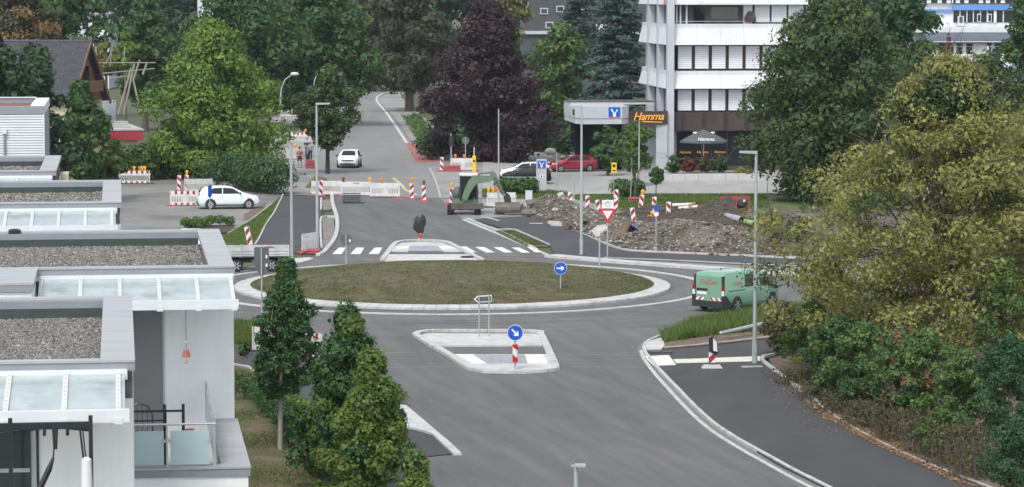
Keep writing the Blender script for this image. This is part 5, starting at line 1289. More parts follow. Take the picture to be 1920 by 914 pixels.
# bank wing with canopy roof
cp=[(-7.7,-1.2),(-7.2,-2.2),(-4.15,-2.2),(-3.55,-1.5),(-0.28,-0.9),(-0.28,6.0),(-7.7,6.0)]
MB().prism(cp,3.90,4.36).build('canopy_soffit','facade_grey',ob)
cp2=[(-7.75,-1.25),(-7.25,-2.26),(-4.13,-2.26),(-3.50,-1.56),(-3.50,5.9),(-7.75,5.9)]
MB().prism(cp2,4.361,5.28).build('canopy_fascia','facade_grey',ob)
MB().prism([(-3.495,-1.66),(-0.285,-1.06),(-0.285,-0.95),(-3.495,-1.50)],3.82,4.88).build('sign_fascia','brown_fascia',ob)
MB().prism([(-7.7,2.0),(-0.9,2.0),(-0.9,6.1),(-7.7,6.1)],5.281,5.48).build('roof_upstand','facade_grey',ob)
MB().prism([(-7.75,1.95),(-0.9,1.95),(-0.9,6.1),(-7.75,6.1)],5.481,5.52).build('roof_trim','brown_fascia',ob)
MB().box(-3.4,-0.35,1.0,6.0,0,3.899).build('bank_wall','facade_grey',ob)
MB().box(-7.2,-3.41,3.0,6.0,0,3.899).build('bank_glass','glass_dark',ob)
for x in (-8.0,-7.45): 
    ac=MB().box(x,x+0.48,-1.35+ (0.0 if x>-7.8 else 0.3),-1.15+(0.0 if x>-7.8 else 0.3),4.50,5.10).build('air_conditioner','plaster_cream',ob)
    MB().box(x+0.06,x+0.42,-1.365+(0.0 if x>-7.8 else 0.3),-1.351+(0.0 if x>-7.8 else 0.3),4.57,5.03).build('fan_grille','brown_frame',ac)
MB().box(-1.2,-0.31,-1.0,-0.7,0,3.89).build('entrance_pier','facade_grey',ob)
for x,dy in ((-2.0,0.5),(-1.6,0.5)): pass
text('sign_lettering','Hamma',0.86,'letter_orange',ob,(-1.92,-1.50,4.44),(pi/2,0,R(10.4)),0.02,0.35,offset=0.012,spacing=0.93)
MB().plate([(-2.45,4.02),(-0.85,3.98),(-0.80,4.04),(-2.4,4.10)],-1.72,-1.66).build('sign_swoosh','letter_orange',ob)
def vr_logo(parent,x,y,z,w):
    o=MB().plate([(x-w/2,z-w*0.42),(x+w/2,z-w*0.42),(x+w/2,z+w*0.42),(x-w/2,z+w*0.42)],y-0.06,y-0.02).build('logo_panel','sign_blue',parent)
    MB().plate([(x-w/2,z-w*0.42),(x+w/2,z-w*0.42),(x+w/2,z-w*0.34),(x-w/2,z-w*0.34)],y-0.068,y-0.062).build('logo_band','sign_red',o)
    v=MB(); v.plate([(x-w*0.34,z+w*0.22),(x-w*0.20,z+w*0.30),(x+0.0,z-w*0.10),(x+0.0,z-w*0.40),(x-w*0.10,z-w*0.40),(x-w*0.12,z-w*0.05)],y-0.076,y-0.07)
    v.build('logo_mark','sign_white',o)
    v=MB(); v.plate([(x+w*0.34,z+w*0.22),(x+w*0.20,z+w*0.22),(x+0.02*w,z-w*0.06),(x+0.02*w,z-w*0.40),(x+w*0.12,z-w*0.40),(x+w*0.14,z-w*0.02)],y-0.076,y-0.07)
    v.build('logo_mark','sign_white',o)
vr_logo(ob,-4.75,-2.24,4.84,0.92)
# bank totem
to=thing('bank_totem','tall grey totem with blue and white bank logo','sign',P(1015,362),R(4))
MB().box(-0.36,0.36,-0.12,0.12,0,2.42).build('pillar','facade_grey',to)
vr_logo(to,0.0,-0.12,2.05,0.56)
MB().box(-0.12,0.12,-0.135,-0.121,1.05,1.30).build('info_panel','sign_white',to)
MB().box(-0.05,0.05,-0.15,-0.136,1.10,1.26).build('info_mark','sign_black',to)
# low glass board by the totem
gbd=thing('glass_board','low greenish glass board on posts beside the totem','sign board',P(975,362),R(2))
MB().box(-1.2,1.2,-0.02,0.02,0.45,1.15).build('pane','glass_frosted',gbd)
for x in (-1.25,1.25): MB().box(x-0.05,x+0.05,-0.05,0.05,0,1.2).build('post','steel',gbd)
# planter wall, plants, parasol
pw=thing('planter_wall','pale concrete panel planter below the restaurant parasol','planter',P(1258,340),R(6))
for i in range(7): MB().box(0.1+i*1.02,0.1+i*1.02+1.0,0,0.15,0,0.55).build('panel','concrete_panel',pw)
MB().add([(-0.85,1.6,0),(0.085,0,0),(0.085,0.15,0),(-0.75,1.7,0),(-0.85,1.6,0.55),(0.085,0,0.55),(0.085,0.15,0.55),(-0.75,1.7,0.55)],[(0,1,5,4),(1,2,6,5),(2,3,7,6),(3,0,4,7),(4,5,6,7)]).build('panel','concrete_panel',pw)
MB().prism([(-0.7,1.7),(0.1,0.16),(7.2,0.16),(7.2,3.5),(-0.5,3.5)],0,0.42).build('soil','soil_dark',pw)
def planting(label,px,py,h,w,leaf,n,seed,size=0.16):
    p=P(px,py); grow('planter_shrub',label,'shrub',(p.x,p.y,0.40),0.0,h,w/2,w/2*0.7,leaf,n,size,seed,profile=BROAD,clump=0.3,nclump=26,bark='twig',trunk_r=0.03,limbs=8,twigs=10,group='shrubs in the concrete planter')
planting('green grassy shrub at the corner of the concrete planter',1263,334,1.35,1.5,'leaf_shrub',3200,130)
planting('reddish shrub in the concrete planter',1292,332,1.1,1.3,'leaf_red',2600,131)
planting('brownish shrub under the parasol pole',1322,332,1.15,1.4,'leaf_thicket',2600,132)
planting('dark green shrub right of the parasol pole',1350,332,1.2,1.4,'leaf_deep',2600,133)
p=P(1390,338); grow('yellow_juniper','low yellow-green spreading plant leaning out of the planter','shrub',(p.x,p.y,0),0.1,0.85,1.0,0.5,'leaf_yellow',2600,0.14,134,profile=BROAD,clump=0.3,nclump=24,bark='twig',trunk_r=0.03,limbs=6)
pa=thing('parasol','open grey restaurant parasol with white lettering','parasol',P(1319,327),0)
MB().tube([(0,0,0),(0,0,3.45)],0.035,8).build('pole','fabric_white',pa,True)
pc=MB(); nseg=8; rr=1.95
apex=(0,0,3.52); vs=[apex]+[(rr*math.cos(2*pi*i/nseg+0.2),rr*math.sin(2*pi*i/nseg+0.2),2.62) for i in range(nseg)]+[(0.9*math.cos(2*pi*i/nseg+0.2),0.9*math.sin(2*pi*i/nseg+0.2),3.16) for i in range(nseg)]
pc.add(vs,[(0,9+i,9+(i+1)%nseg) for i in range(nseg)]+[(9+i,1+i,1+(i+1)%nseg,9+(i+1)%nseg) for i in range(nseg)])
pc.build('canopy','parasol_grey',pa)
pv=MB()
for i in range(nseg):
    a,b=2*pi*i/nseg+0.2,2*pi*(i+1)/nseg+0.2; pv.add([(rr*math.cos(a),rr*math.sin(a),2.62),(rr*math.cos(b),rr*math.sin(b),2.62),(rr*math.cos(b),rr*math.sin(b),2.50),(rr*math.cos(a),rr*math.sin(a),2.50)],[(0,1,2,3)])
pv.build('canopy_edge','parasol_grey',pa)
text('lettering','Hamma',0.42,'letter_white',pa,(0.05,-1.72,2.83),(R(58),0,0),0.006,0.3)
# ------------------------------------------------------------------ far buildings
def far_building(label,px0,px1,Y,ztop,zbot,wallm,group=None,name='far_building',depth=12):
    x0,x1=XD(px0,Y),XD(px1,Y)
    t=thing(name,label,'building',((x0+x1)/2,Y,0),0); w=(x1-x0)/2
    MB().box(-w,w,0,depth,0,ztop).build('wall',wallm,t); return t,w
YB=420.0; sB=FPX/YB
def fz(py): return 14.3-(py+15)/sB
t,w=far_building('white and blue building with balconies above the low roof',1700,1905,YB,18.0,0,'facade_white')
def fx(px): return (px-1802.5)/sB
MB().box(fx(1783),w,-0.6,-0.01,fz(19),fz(9)).build('blue_band','blue_band',t)
MB().box(-w,fx(1783),-0.25,-0.01,fz(24),fz(17.5)).build('blue_band','blue_band',t)
MB().box(fx(1785),w,-0.12,-0.01,fz(42),fz(20)).build('window_band','glass_dark',t)
for px in (1797,1810,1822,1835,1848,1861,1878): MB().box(fx(px)-0.06,fx(px)+0.06,-0.22,-0.121,fz(42),fz(20)).build('mullion','white_frame',t)
for px in (1829,1849):
    MB().box(fx(px),fx(px)+0.55,-0.30,-0.221,fz(41),fz(26)).build('window','white_frame',t); MB().box(fx(px)+0.08,fx(px)+0.47,-0.32,-0.301,fz(40),fz(27.5)).build('pane','glass_dark',t)
MB().box(fx(1860),fx(1865),-0.35,-0.23,fz(42),fz(20)).build('pier','white_frame',t)
MB().box(-w,w,-0.5,-0.01,fz(6),fz(-22)).build('upper_windows','glass_dark',t)
for px in (1738,1758,1775,1792,1808,1835,1848,1876): MB().box(fx(px)-0.3,fx(px)+0.3,-0.62,-0.51,fz(6),fz(1)).build('balcony_table','white_frame',t)
for px in (1782,1862): MB().box(fx(px)-0.08,fx(px)+0.08,-0.7,-0.51,fz(6),fz(-22)).build('post','white_frame',t)
MB().box(fx(1792),fx(1802),-1.4,-0.4,fz(48),fz(30)).build('roof_box','facade_white',t)
MB().box(fx(1793.5),fx(1800),-1.45,-1.41,fz(43),fz(31)).build('vent_grille','wall_dark',t)
MB().box(-w,w,-9,-0.13,fz(54)-0.4,fz(50)).build('terrace','facade_white',t)
t2,w2=far_building('low white building with dark flat-pitched roof and tall windows',1745,1895,YB-14,fz(74)-0.2,0,'facade_white',depth=13)
def fx2(px): return (px-1820)/ (FPX/(YB-14))
MB().add([(-w2-0.5,-0.9,fz(75)),(w2+0.5,-0.9,fz(75)),(w2+0.5,4.5,fz(54)-0.45),(-w2-0.5,4.5,fz(54)-0.45),(-w2-0.5,-0.9,fz(75)-0.15),(w2+0.5,-0.9,fz(75)-0.15),(w2+0.5,4.5,fz(75)-0.15),(-w2-0.5,4.5,fz(75)-0.15)],[(0,1,2,3),(0,4,5,1),(1,5,6,2),(3,7,4,0),(2,6,7,3)]).build('roof','roof_bitumen',t2)
MB().box(-w2-0.52,w2+0.52,-1.0,-0.91,fz(75.5),fz(74.2)).build('gutter','white_frame',t2)
for px0,px1 in ((1758,1770),(1773,1786),(1792,1803),(1810,1821),(1848,1858),(1863,1875)):
    a=MB().box(fx2(px0),fx2(px1),-0.06,-0.01,fz(97),fz(78)).build('window','glass_dark',t2)
    MB().box(fx2(px0),fx2(px1),-0.10,-0.061,fz(84),fz(83.2)).build('window_bar','white_frame',a)
for px in (1825,): MB().box(fx2(px)-0.1,fx2(px)+0.1,-0.3,-0.07,0,fz(77)).build('downpipe','steel',t2)
for i,(px,lab) in enumerate(((1849,'white flag hanging on a pole before the low white building'),(1857,'blue flag hanging on a pole before the low white building'))):
    f=thing('flag',lab,'flag',(XD(px,YB-22),YB-22,0),0,'flags before the low building')
    MB().tube([(0,0,0),(0,0,fz(80))],0.05,6).build('pole','steel',f)
    MB().tube([(0.25,0,fz(118)),(0.32,0.05,fz(105)),(0.15,0,fz(92)),(0.1,0,fz(81))],[0.35,0.28,0.18,0.1],6).build('cloth','fabric_white' if i==0 else 'blue_band',f)
# lettered office behind the trees
YE=400.0; sE=FPX/YE
t3,w3=far_building('dark grey office with white letters behind the cedar',975,1235,YE,19,0,'wall_dark',depth=14)
def ex(px): return (px-1105)/sE
def ez(py): return 14.3-(py+15)/sE
MB().box(-w3,w3,-0.5,-0.01,ez(64),ez(58)).build('cornice','facade_grey',t3)
for px,py in ((984,0),(1020,18),(1050,14),(1095,20),(1030,44)):
    a=MB().box(ex(px)-0.55,ex(px)+0.55,-0.15,-0.01,ez(py+9),ez(py-3)).build('window','facade_grey',t3)
    MB().box(ex(px)-0.4,ex(px)+0.4,-0.18,-0.151,ez(py+7),ez(py-1)).build('pane','glass_window',a)
text('lettering','ERAL',1.25,'letter_white',t3,(ex(1122),-0.6,ez(50)),(pi/2,0,0),0.05)
for lab,a,b,Yx,zt in (('far white building glimpsed between the trees at the top',372,440,450,14.2),('white roof line seen through the trees above the trellis',128,205,430,11.0)):
    q,wq=far_building(lab,a,b,Yx,zt,0,'facade_white')
    MB().box(-wq-0.4,wq+0.4,-0.6,12.4,zt+0.01,zt+0.35).build('roof','facade_grey',q)
    for i in range(4): MB().box(-wq+0.8+i*wq*0.48,-wq+0.8+i*wq*0.48+0.9,-0.06,-0.01,zt-2.2,zt-0.7).build('window','glass_dark',q)
# ------------------------------------------------------------------ vehicles
mat('paint_car_white', (0.78,0.79,0.80), None, rough=0.25, coat=0.6)
mat('paint_car_pale', (0.70,0.77,0.80), None, rough=0.25, coat=0.6)
mat('paint_car_black', (0.006,0.007,0.009), None, rough=0.3, spec=0.25)
mat('paint_car_red', (0.27,0.010,0.022), None, rough=0.22, coat=0.8)
mat('paint_van_green', (0.165,0.335,0.225), (0.18,0.355,0.24), 1.0, 0.3, coat=0.4, space='object')
mat('trim_dark', (0.022,0.024,0.028), None, rough=0.6)
mat('tyre', (0.018,0.018,0.019), None, rough=0.85)
mat('alloy', (0.55,0.56,0.58), None, rough=0.3, metal=0.6)
mat('light_clear', (0.72,0.74,0.76), None, rough=0.1)
mat('light_red', (0.35,0.01,0.015), None, rough=0.15)
mat('plate_white', (0.75,0.75,0.74), None, rough=0.5)
mat('truck_bed', (0.42,0.44,0.44), (0.52,0.54,0.54), 2, 0.5, c3=(0.36,0.35,0.33), scale3=1.5)
mat('digger_green', (0.10,0.165,0.105), (0.135,0.205,0.13), 3, 0.5, space='object')
mat('steel_worn', (0.075,0.068,0.060), (0.14,0.125,0.11), 4, 0.6, 0.3, 12, space='object')
mat('rust_steel', (0.12,0.075,0.05), (0.20,0.13,0.09), 4, 0.75, 0.4, 12, space='object')
def wheel(parent, x, y, r, w, spokes=7, side=1):
    k=MB(); k.lathe([(r*0.66,-w/2),(r*0.93,-w/2),(r,-w*0.3),(r,w*0.3),(r*0.93,w/2),(r*0.66,w/2)],20,'y',(x,y,r))
    t=k.build('wheel','tyre',parent,True)
    m=MB(); m.lathe([(0.001,side*w*0.46),(r*0.18,side*w*0.48),(r*0.20,side*w*0.38),(r*0.62,side*w*0.36),(r*0.69,side*w*0.49),(r*0.69,-side*w*0.4)],20,'y',(x,y,r))
    for i in range(spokes):
        a=2*pi*i/spokes; c,s=math.cos(a),math.sin(a)
        m.bar((x+c*r*0.15,y+side*w*0.47,r+s*r*0.15),(x+c*r*0.66,y+side*w*0.47,r+s*r*0.66),r*0.17,r*0.06,(0,1,0))
    MB().lathe([(r*0.62,side*w*0.368),(r*0.22,side*w*0.388)],20,'y',(x,y,r)).build('brake_gap','trim_dark',t)
    m.build('rim',['alloy'],t,True); return t
class Car:
    def __init__(s,prof,hw,H,belt,zb=0.2,tumble=0.24):
        s.p=prof; s.hw=hw; s.H=H; s.belt=belt; s.zb=zb; s.tb=tumble
    def top(s,x): return float(np.interp(x,[a for a,_ in s.p],[b for _,b in s.p]))
    def w(s,x): return float(np.interp(x,[a for a,_ in s.hw],[b for _,b in s.hw]))
    def wr(s,x):
        zt=s.top(x); return s.w(x)*(1-s.tb*max(0,zt-s.belt)/(s.H-s.belt))
    def section(s,x):
        zt=s.top(x); w=s.w(x); L=s.p[-1][0]; zb=s.zb+0.10*max(0,(abs(x)/L-0.82)/0.18)
        zb=min(zb,zt-0.1)
        if zt>s.belt+0.10:
            wr=s.wr(x); return [(0,zb),(0.86*w,zb),(0.97*w,zb+0.10),(w,zb+0.35*(s.belt-zb)),(0.995*w,s.belt-0.12),(0.965*w,s.belt),(wr+0.10*(w-wr),zt-0.13),(wr*0.95,zt-0.05),(wr*0.80,zt-0.015),(0,zt)]
        h=zt-zb
        return [(0,zb),(0.86*w,zb),(0.97*w,zb+0.12*h),(w,zb+0.35*h),(0.995*w,zb+0.68*h),(0.97*w,zb+0.85*h),(0.93*w,zb+0.93*h),(0.86*w,zb+0.97*h),(0.72*w,zb+0.99*h),(0,zt)]
    def body(s,parent,material):
        a,b=s.p[0][0],s.p[-1][0]; xs=sorted(set([p[0] for p in s.p]+[p[0] for p in s.hw]+list(np.linspace(a,b,26))))
        V=[];F=[]; n=18
        for x in xs:
            sec=s.section(x); ring=sec+[(-y,z) for y,z in reversed(sec[1:-1])]
            V+= [(x,y,z) for y,z in ring]
        for i in range(len(xs)-1):
            for j in range(n): F.append((i*n+j,(i+1)*n+j,(i+1)*n+(j+1)%n,i*n+(j+1)%n))
        F.append(tuple(range(n))); F.append(tuple(reversed([(len(xs)-1)*n+j for j in range(n)])))
        return MB().add(V,F).build('body',material,parent,True)
    def side_y(s,x,z):
        w=s.w(x); zt=s.top(x); wr=s.wr(x)
        if z<=s.belt: return 0.985*w
        t=(z-s.belt)/max(0.05,(zt-0.13)-s.belt); return 0.965*w+(wr+0.10*(w-wr)-0.965*w)*min(1.1,t)
    def side_patch(s,parent,pts,material,name,off=0.012,sides=(1,-1)):
        for sg in sides:
            n=len(pts); mb=MB(); vs=[(x,sg*(s.side_y(x,z)+off),z) for x,z in pts]+[(x,sg*(s.side_y(x,z)-0.02),z) for x,z in pts]
            f=tuple(range(n)) if sg<0 else tuple(reversed(range(n)))
            mb.add(vs,[f]+[((i+1)%n,i,n+i,n+(i+1)%n) for i in range(n)]); mb.build(name,material,parent)
    def top_patch(s,parent,x0,x1,material,name,fw=0.86,off=0.014,ny=6,nx=5,taper=0.0):
        V=[];F=[]
        for i in range(nx+1):
            x=x0+(x1-x0)*i/nx; wr=s.wr(x)*fw*(1-taper*i/nx); zt=s.top(x)
            dz=(s.top(x+0.02)-s.top(x-0.02))/0.04; nl=math.hypot(1,dz)
            for j in range(ny+1):
                u=-1+2*j/ny; y=u*wr; drop=0.05*max(0,(abs(u)-0.5)/0.5)**1.5
                V.append((x-dz/nl*off,y,zt-0.012*abs(u)-drop*0.6+off/nl))
        W=ny+1
        for i in range(nx):
            for j in range(ny): F.append((i*W+j,(i+1)*W+j,(i+1)*W+j+1,i*W+j+1))
        return MB().add(V,F).build(name,material,parent,True)
def arches(parent,c,xs,r):
    for x in xs:
        for sg in (1,-1):
            y=c.w(x)*1.0; ts=np.linspace(-0.35,pi+0.35,18)
            pts=[(x+(r+0.055)*math.cos(t),max(0.17,r+(r+0.055)*math.sin(t))) for t in ts]+[(x+r*0.97*math.cos(t),max(0.16,r+r*0.97*math.sin(t))) for t in reversed(ts)]
            n=len(pts); m=n//2; mb=MB()
            for yy in (sg*(y+0.004),): mb.add([(p[0],yy,p[1]) for p in pts],[(i,i+1,n-2-i,n-1-i) if sg<0 else (n-1-i,n-2-i,i+1,i) for i in range(m-1)])
            mb.build('wheel_arch','trim_dark',parent)
HATCH=[(-2.03,0.62),(-2.02,0.85),(-1.95,1.00),(-1.78,1.26),(-1.55,1.37),(-0.9,1.43),(-0.2,1.42),(0.25,1.35),(1.02,0.99),(1.20,0.93),(1.70,0.82),(1.93,0.70),(2.03,0.55)]
HW=[(-2.03,0.66),(-1.9,0.80),(-1.3,0.875),(1.1,0.875),(1.6,0.83),(1.9,0.72),(2.03,0.60)]
CARG='cars round the junction'
def hatchback(label,loc,rz,paint,k=1.0,roof=None,plate=True,name='hatchback_car',wheels='alloy',belt=0.90,spokes=7):
    t=thing(name,label,'car',loc,rz,CARG)
    c=Car(HATCH,HW,1.43,belt); c.body(t,paint)
    if roof: c.top_patch(t,-1.5,0.1,roof,'roof_panel',0.93,0.010)
    g='glass_dark'
    c.top_patch(t,0.27,0.98,g,'windscreen',0.84); c.top_patch(t,-1.93,-1.62,g,'rear_window',0.78)
    c.side_patch(t,[(-0.42,0.95),(0.80,0.95),(0.24,1.27),(-0.40,1.32)],g,'side_window')
    c.side_patch(t,[(-1.32,0.97),(-0.48,0.95),(-0.46,1.32),(-1.02,1.30),(-1.25,1.18)],g,'side_window')
    arches(t,c,(-1.24,1.27),0.31)
    for x in (-1.24,1.27):
        for sg in (1,-1): wheel(t,x,sg*(c.w(x)-0.05),0.31,0.19,spokes,sg)
    c.side_patch(t,[(-0.9,0.24),(0.9,0.24),(0.9,0.31),(-0.9,0.31)],'trim_dark','sill')
    for sg in (1,-1):
        MB().ball((1.80,sg*0.60,0.70),0.17,10,6,(0.85,0.75,0.42)).build('headlight','light_clear',t,True)
        MB().ball((-1.90,sg*0.66,0.88),0.15,10,6,(0.6,0.6,0.8)).build('tail_light','light_red',t,True)
        MB().ball((0.72,sg*0.99,0.97),0.10,8,6,(0.6,1.0,0.75)).build('mirror','trim_dark',t,True)
        MB().box(-0.20,-0.04,sg*0.865-0.02,sg*0.865+0.02,0.80,0.83).build('door_handle',paint,t)
    MB().box(1.93,2.035,-0.50,0.50,0.60,0.68).build('grille','trim_dark',t)
    MB().box(1.90,2.045,-0.62,0.62,0.30,0.42).build('air_intake','trim_dark',t)
    MB().box(2.035,2.055,-0.26,0.26,0.47,0.575).build('number_plate','plate_white',t)
    MB().box(-2.05,-1.95,-0.66,0.66,0.28,0.45).build('rear_bumper','trim_dark',t)
    MB().box(-2.055,-2.03,-0.26,0.26,0.66,0.77).build('number_plate','plate_white',t)
    t.scale=(k,k,k); return t
def facing(deg): return R(deg)
# heading: 0 = +X (to the right of the picture), -90 = towards the camera
hatchback('white hatchback driving towards the viewer on the old street',P(655,313.5),R(-91),'paint_car_white')
hatchback('pale blue-white hatchback parked in the yard beside a barrier',P(428,391.5),R(11),'paint_car_pale',1.0,spokes=9).scale=(1.0,1.0,1.09)
hatchback('black small car parked behind the grey totem',P(985,345),R(178),'paint_car_black',0.95)
hatchback('pale grey car half hidden behind the black small car',P(984,336),R(181),'paint_car_white',0.95,roof='trim_dark')
hatchback('red hatchback at the edge of the car park',P(1073,322),R(196),'paint_car_red',0.96)
# green van
vp=P(1384,578)
van=thing('panel_van','light green panel van with red lettering on its rear doors','van',vp,R(50),CARG)
VP=[(-2.25,1.62),(-2.19,1.74),(-2.05,1.80),(-1.7,1.83),(0.0,1.83),(0.55,1.78),(0.85,1.66),(1.45,1.16),(1.62,1.08),(2.08,0.95),(2.2,0.80),(2.25,0.6)]
VW=[(-2.25,0.86),(-2.1,0.91),(-1.5,0.925),(1.3,0.925),(1.8,0.88),(2.1,0.78),(2.25,0.62)]
c=Car(VP,VW,1.83,1.02,0.22,0.13); c.body(van,'paint_van_green')
c.top_patch(van,0.86,1.42,'glass_dark','windscreen',0.86)
c.side_patch(van,[(0.42,1.06),(1.28,1.06),(0.78,1.55),(0.44,1.60)],'glass_dark','side_window')
c.side_patch(van,[(-0.72,1.08),(0.30,1.08),(0.30,1.62),(-0.66,1.62)],'glass_dark','side_window')
arches(van,c,(-1.38,1.36),0.33)
for x in (-1.38,1.36):
    for sg in (1,-1): wheel(van,x,sg*(c.w(x)-0.05),0.33,0.19,6,sg)
MB().box(-2.36,-2.20,-0.86,0.86,0.24,0.50).build('rear_bumper','trim_dark',van)
for sg in (1,-1):
    MB().prism([(-2.34,sg*0.60),(-2.34,sg*0.82),(-2.20,sg*0.925),(-1.80,sg*0.94),(-1.80,sg*0.60)],0.245,0.42).build('bumper_corner','trim_dark',van)
    MB().plate([(-2.27,0.42),(-1.82,0.42),(-2.20,0.78),(-2.27,0.78)],min(sg*0.60,sg*0.928),max(sg*0.60,sg*0.928)).build('bumper_corner','trim_dark',van)
    MB().bar((-2.262,sg*0.80,0.62),(-2.225,sg*0.765,1.66),0.12,0.06,(1,0,0)).build('tail_pillar','trim_dark',van)
    MB().box(-2.315,-2.275,sg*0.80-0.06,sg*0.80+0.06,0.78,1.00).build('tail_light','light_clear',van)
    MB().box(-2.316,-2.275,sg*0.80-0.06,sg*0.80+0.06,1.005,1.20).build('tail_light','light_red',van)
    MB().ball((1.02,sg*1.03,1.12),0.14,8,6,(0.6,0.9,1.1)).build('mirror','trim_dark',van,True)
    MB().ball((2.0,sg*0.66,0.80),0.17,10,6,(0.8,0.7,0.5)).build('headlight','light_clear',van,True)
    MB().box(0.02,0.16,sg*0.935-0.012,sg*0.935+0.012,0.93,0.97).build('door_handle','trim_dark',van); MB().box(0.34,0.48,sg*0.935-0.012,sg*0.935+0.012,0.93,0.97).build('door_handle','trim_dark',van)
    c.side_patch(van,[(-2.0,0.955),(-0.75,0.955),(-0.75,0.985),(-2.0,0.985)],'trim_dark','slide_rail',sides=(sg,))
    c.side_patch(van,[(-1.0,0.40),(0.9,0.40),(0.9,0.43),(-1.0,0.43)],'paint_van_green','crease',0.02,sides=(sg,))
dr=MB().box(-2.275,-2.252,-0.02,0.70,0.52,1.62).build('rear_door','paint_van_green',van)
dl=MB().box(-2.274,-2.252,-0.70,-0.03,0.52,1.62).build('rear_door','paint_van_green',van)
MB().box(-2.292,-2.276,0.06,0.66,0.96,1.07).build('handle_recess','trim_dark',dr)
pl=MB().box(-2.290,-2.276,0.10,0.62,0.80,0.92).build('number_plate','plate_white',dr)
MB().box(-2.290,-2.276,0.24,0.70,0.54,0.67).build('hazard_marking','rear_print',dr)
MB().box(-2.289,-2.275,-0.70,-0.10,0.54,0.67).build('hazard_marking','rear_print_other',dl)
text('lettering','GeIGer',0.30,'letter_red',van,(-2.284,0.0,1.36),(pi/2,0,-pi/2),0.004,0.0,spacing=1.05)
text('lettering','GeIGer',0.22,'letter_red',van,(-1.25,-0.925,1.30),(pi/2-R(8),0,0),0.004)
MB().lathe([(0.06,1.83),(0.06,1.90),(0.04,1.94),(0.001,1.95)],10,'z',(0.1,-0.3,0)).build('beacon_light','light_red',van,True)
MB().bar((-1.2,0.1,1.83),(-1.25,0.1,1.91),0.03).build('aerial','trim_dark',van)
# dropside truck
tk=thing('dropside_truck','white dropside truck waiting at the roundabout behind the house roof','truck',P(497,507),R(185),CARG)
for sg in (1,-1):
    for x in (-0.35,1.45,3.75): wheel(tk,x,sg*0.82,0.33,0.22,6,sg)
MB().box(-1.05,4.7,-0.45,0.45,0.45,0.62).build('chassis','trim_dark',tk)
MB().box(-1.2,3.0,-1.02,1.02,0.74,0.82).build('bed_floor','trim_dark',tk)
for sg in (1,-1):
    for a,b in ((-1.2,1.18),(1.22,3.0)): 
        d=MB().box(a,b,min(sg*1.02,sg*0.99),max(sg*1.02,sg*0.99),0.80,1.22).build('dropside','truck_bed',tk)
        MB().box(a+0.05,b-0.05,min(sg*1.05,sg*1.021),max(sg*1.05,sg*1.021),0.93,0.98).build('rib','truck_bed',d); MB().box(a+0.05,b-0.05,min(sg*1.05,sg*1.021),max(sg*1.05,sg*1.021),1.08,1.13).build('rib','truck_bed',d)
    MB().box(1.17,1.23,min(sg*1.05,sg*0.97),max(sg*1.05,sg*0.97),0.78,1.28).build('stanchion','steel',tk)
MB().box(-1.24,-1.20,-1.02,1.02,0.80,1.22).build('tailgate','truck_bed',tk)
MB().box(-1.3,-1.1,-0.9,0.9,0.42,0.58).build('under_bar','trim_dark',tk)
for sg in (1,-1): MB().box(-1.32,-1.25,sg*0.75-0.14,sg*0.75+0.14,0.60,0.72).build('tail_light','light_red',tk)
cb=Car([(3.1,1.9),(3.3,2.15),(4.2,2.18),(4.45,2.05),(5.0,1.30),(5.35,1.15),(5.45,0.8)],[(3.1,0.92),(5.0,0.92),(5.45,0.75)],2.18,1.2,0.35,0.16)
cb.body(tk,'paint_car_white'); cb.top_patch(tk,4.47,4.98,'glass_dark','windscreen',0.86); cb.side_patch(tk,[(3.5,1.25),(4.7,1.25),(4.35,1.85),(3.5,1.88)],'glass_dark','side_window')
MB().ball((-0.2,0.2,1.15),0.22,8,6,(1.5,1,0.5)).build('load','rubber_red',tk)
# excavator
ex_=thing('mini_excavator','green mini excavator with lowered dozer blade and wide bucket','excavator',P(872,401),R(0))
def e(px,py): return ((px-872)/29.2,(404-py)/29.2)
def track(x0,x1,name='track'):
    prof=[(-0.95,0.18),(-0.85,0.04),(0.85,0.04),(1.1,0.22),(1.1,0.42),(0.95,0.56),(-0.85,0.56),(-1.05,0.42),(-1.05,0.28)]
    m=len(prof); vs=[(x0,y,z) for y,z in prof]+[(x1,y,z) for y,z in prof]
    t=MB().add(vs,[tuple(reversed(range(m))),tuple(range(m,2*m))]+[(j,(j+1)%m,m+(j+1)%m,m+j) for j in range(m)]).build(name,'rubber_black',ex_)
    g_=MB()
    for k in range(9): y=-0.95+k*0.24; g_.box(x0-0.01,x1+0.01,y,y+0.10,0.565,0.60); 
    for k in range(3): z=0.12+k*0.15; g_.box(x0-0.01,x1+0.01,-1.085,-1.045,z,z+0.07)
    go=g_.build('grousers','rubber_black',t); go['kind']='stuff'
    w=MB()
    for y in (-0.75,0.8): w.lathe([(0.20,x0-0.012),(0.20,x0+0.01),(0.05,x0-0.015)],14,'x',(0,y,0.30))
    w.build('sprocket','steel_worn',t)
track(-1.12,-0.72); track(0.62,1.02)
MB().box(-0.719,0.619,-0.5,0.6,0.25,0.55).build('undercarriage','steel_worn',ex_)
MB().add([(-0.86,-1.45,0.40),(1.20,-1.45,0.40),(1.20,-1.38,0.40),(-0.86,-1.38,0.40),(-0.86,-1.52,0.78),(1.20,-1.52,0.78),(1.20,-1.40,0.78),(-0.86,-1.40,0.78)],[(0,1,5,4),(1,2,6,5),(2,3,7,6),(3,0,4,7),(4,5,6,7),(3,2,1,0)]).build('dozer_blade','steel_worn',ex_)
MB().bar((-0.3,-1.4,0.55),(-0.3,-0.4,0.4),0.14).bar((0.4,-1.4,0.55),(0.4,-0.4,0.4),0.14).build('blade_arm','steel_worn',ex_)
MB().lathe([(0.5,0.56),(0.5,0.70)],16,'z',(0,0.1,0)).build('slew_ring','steel_worn',ex_)
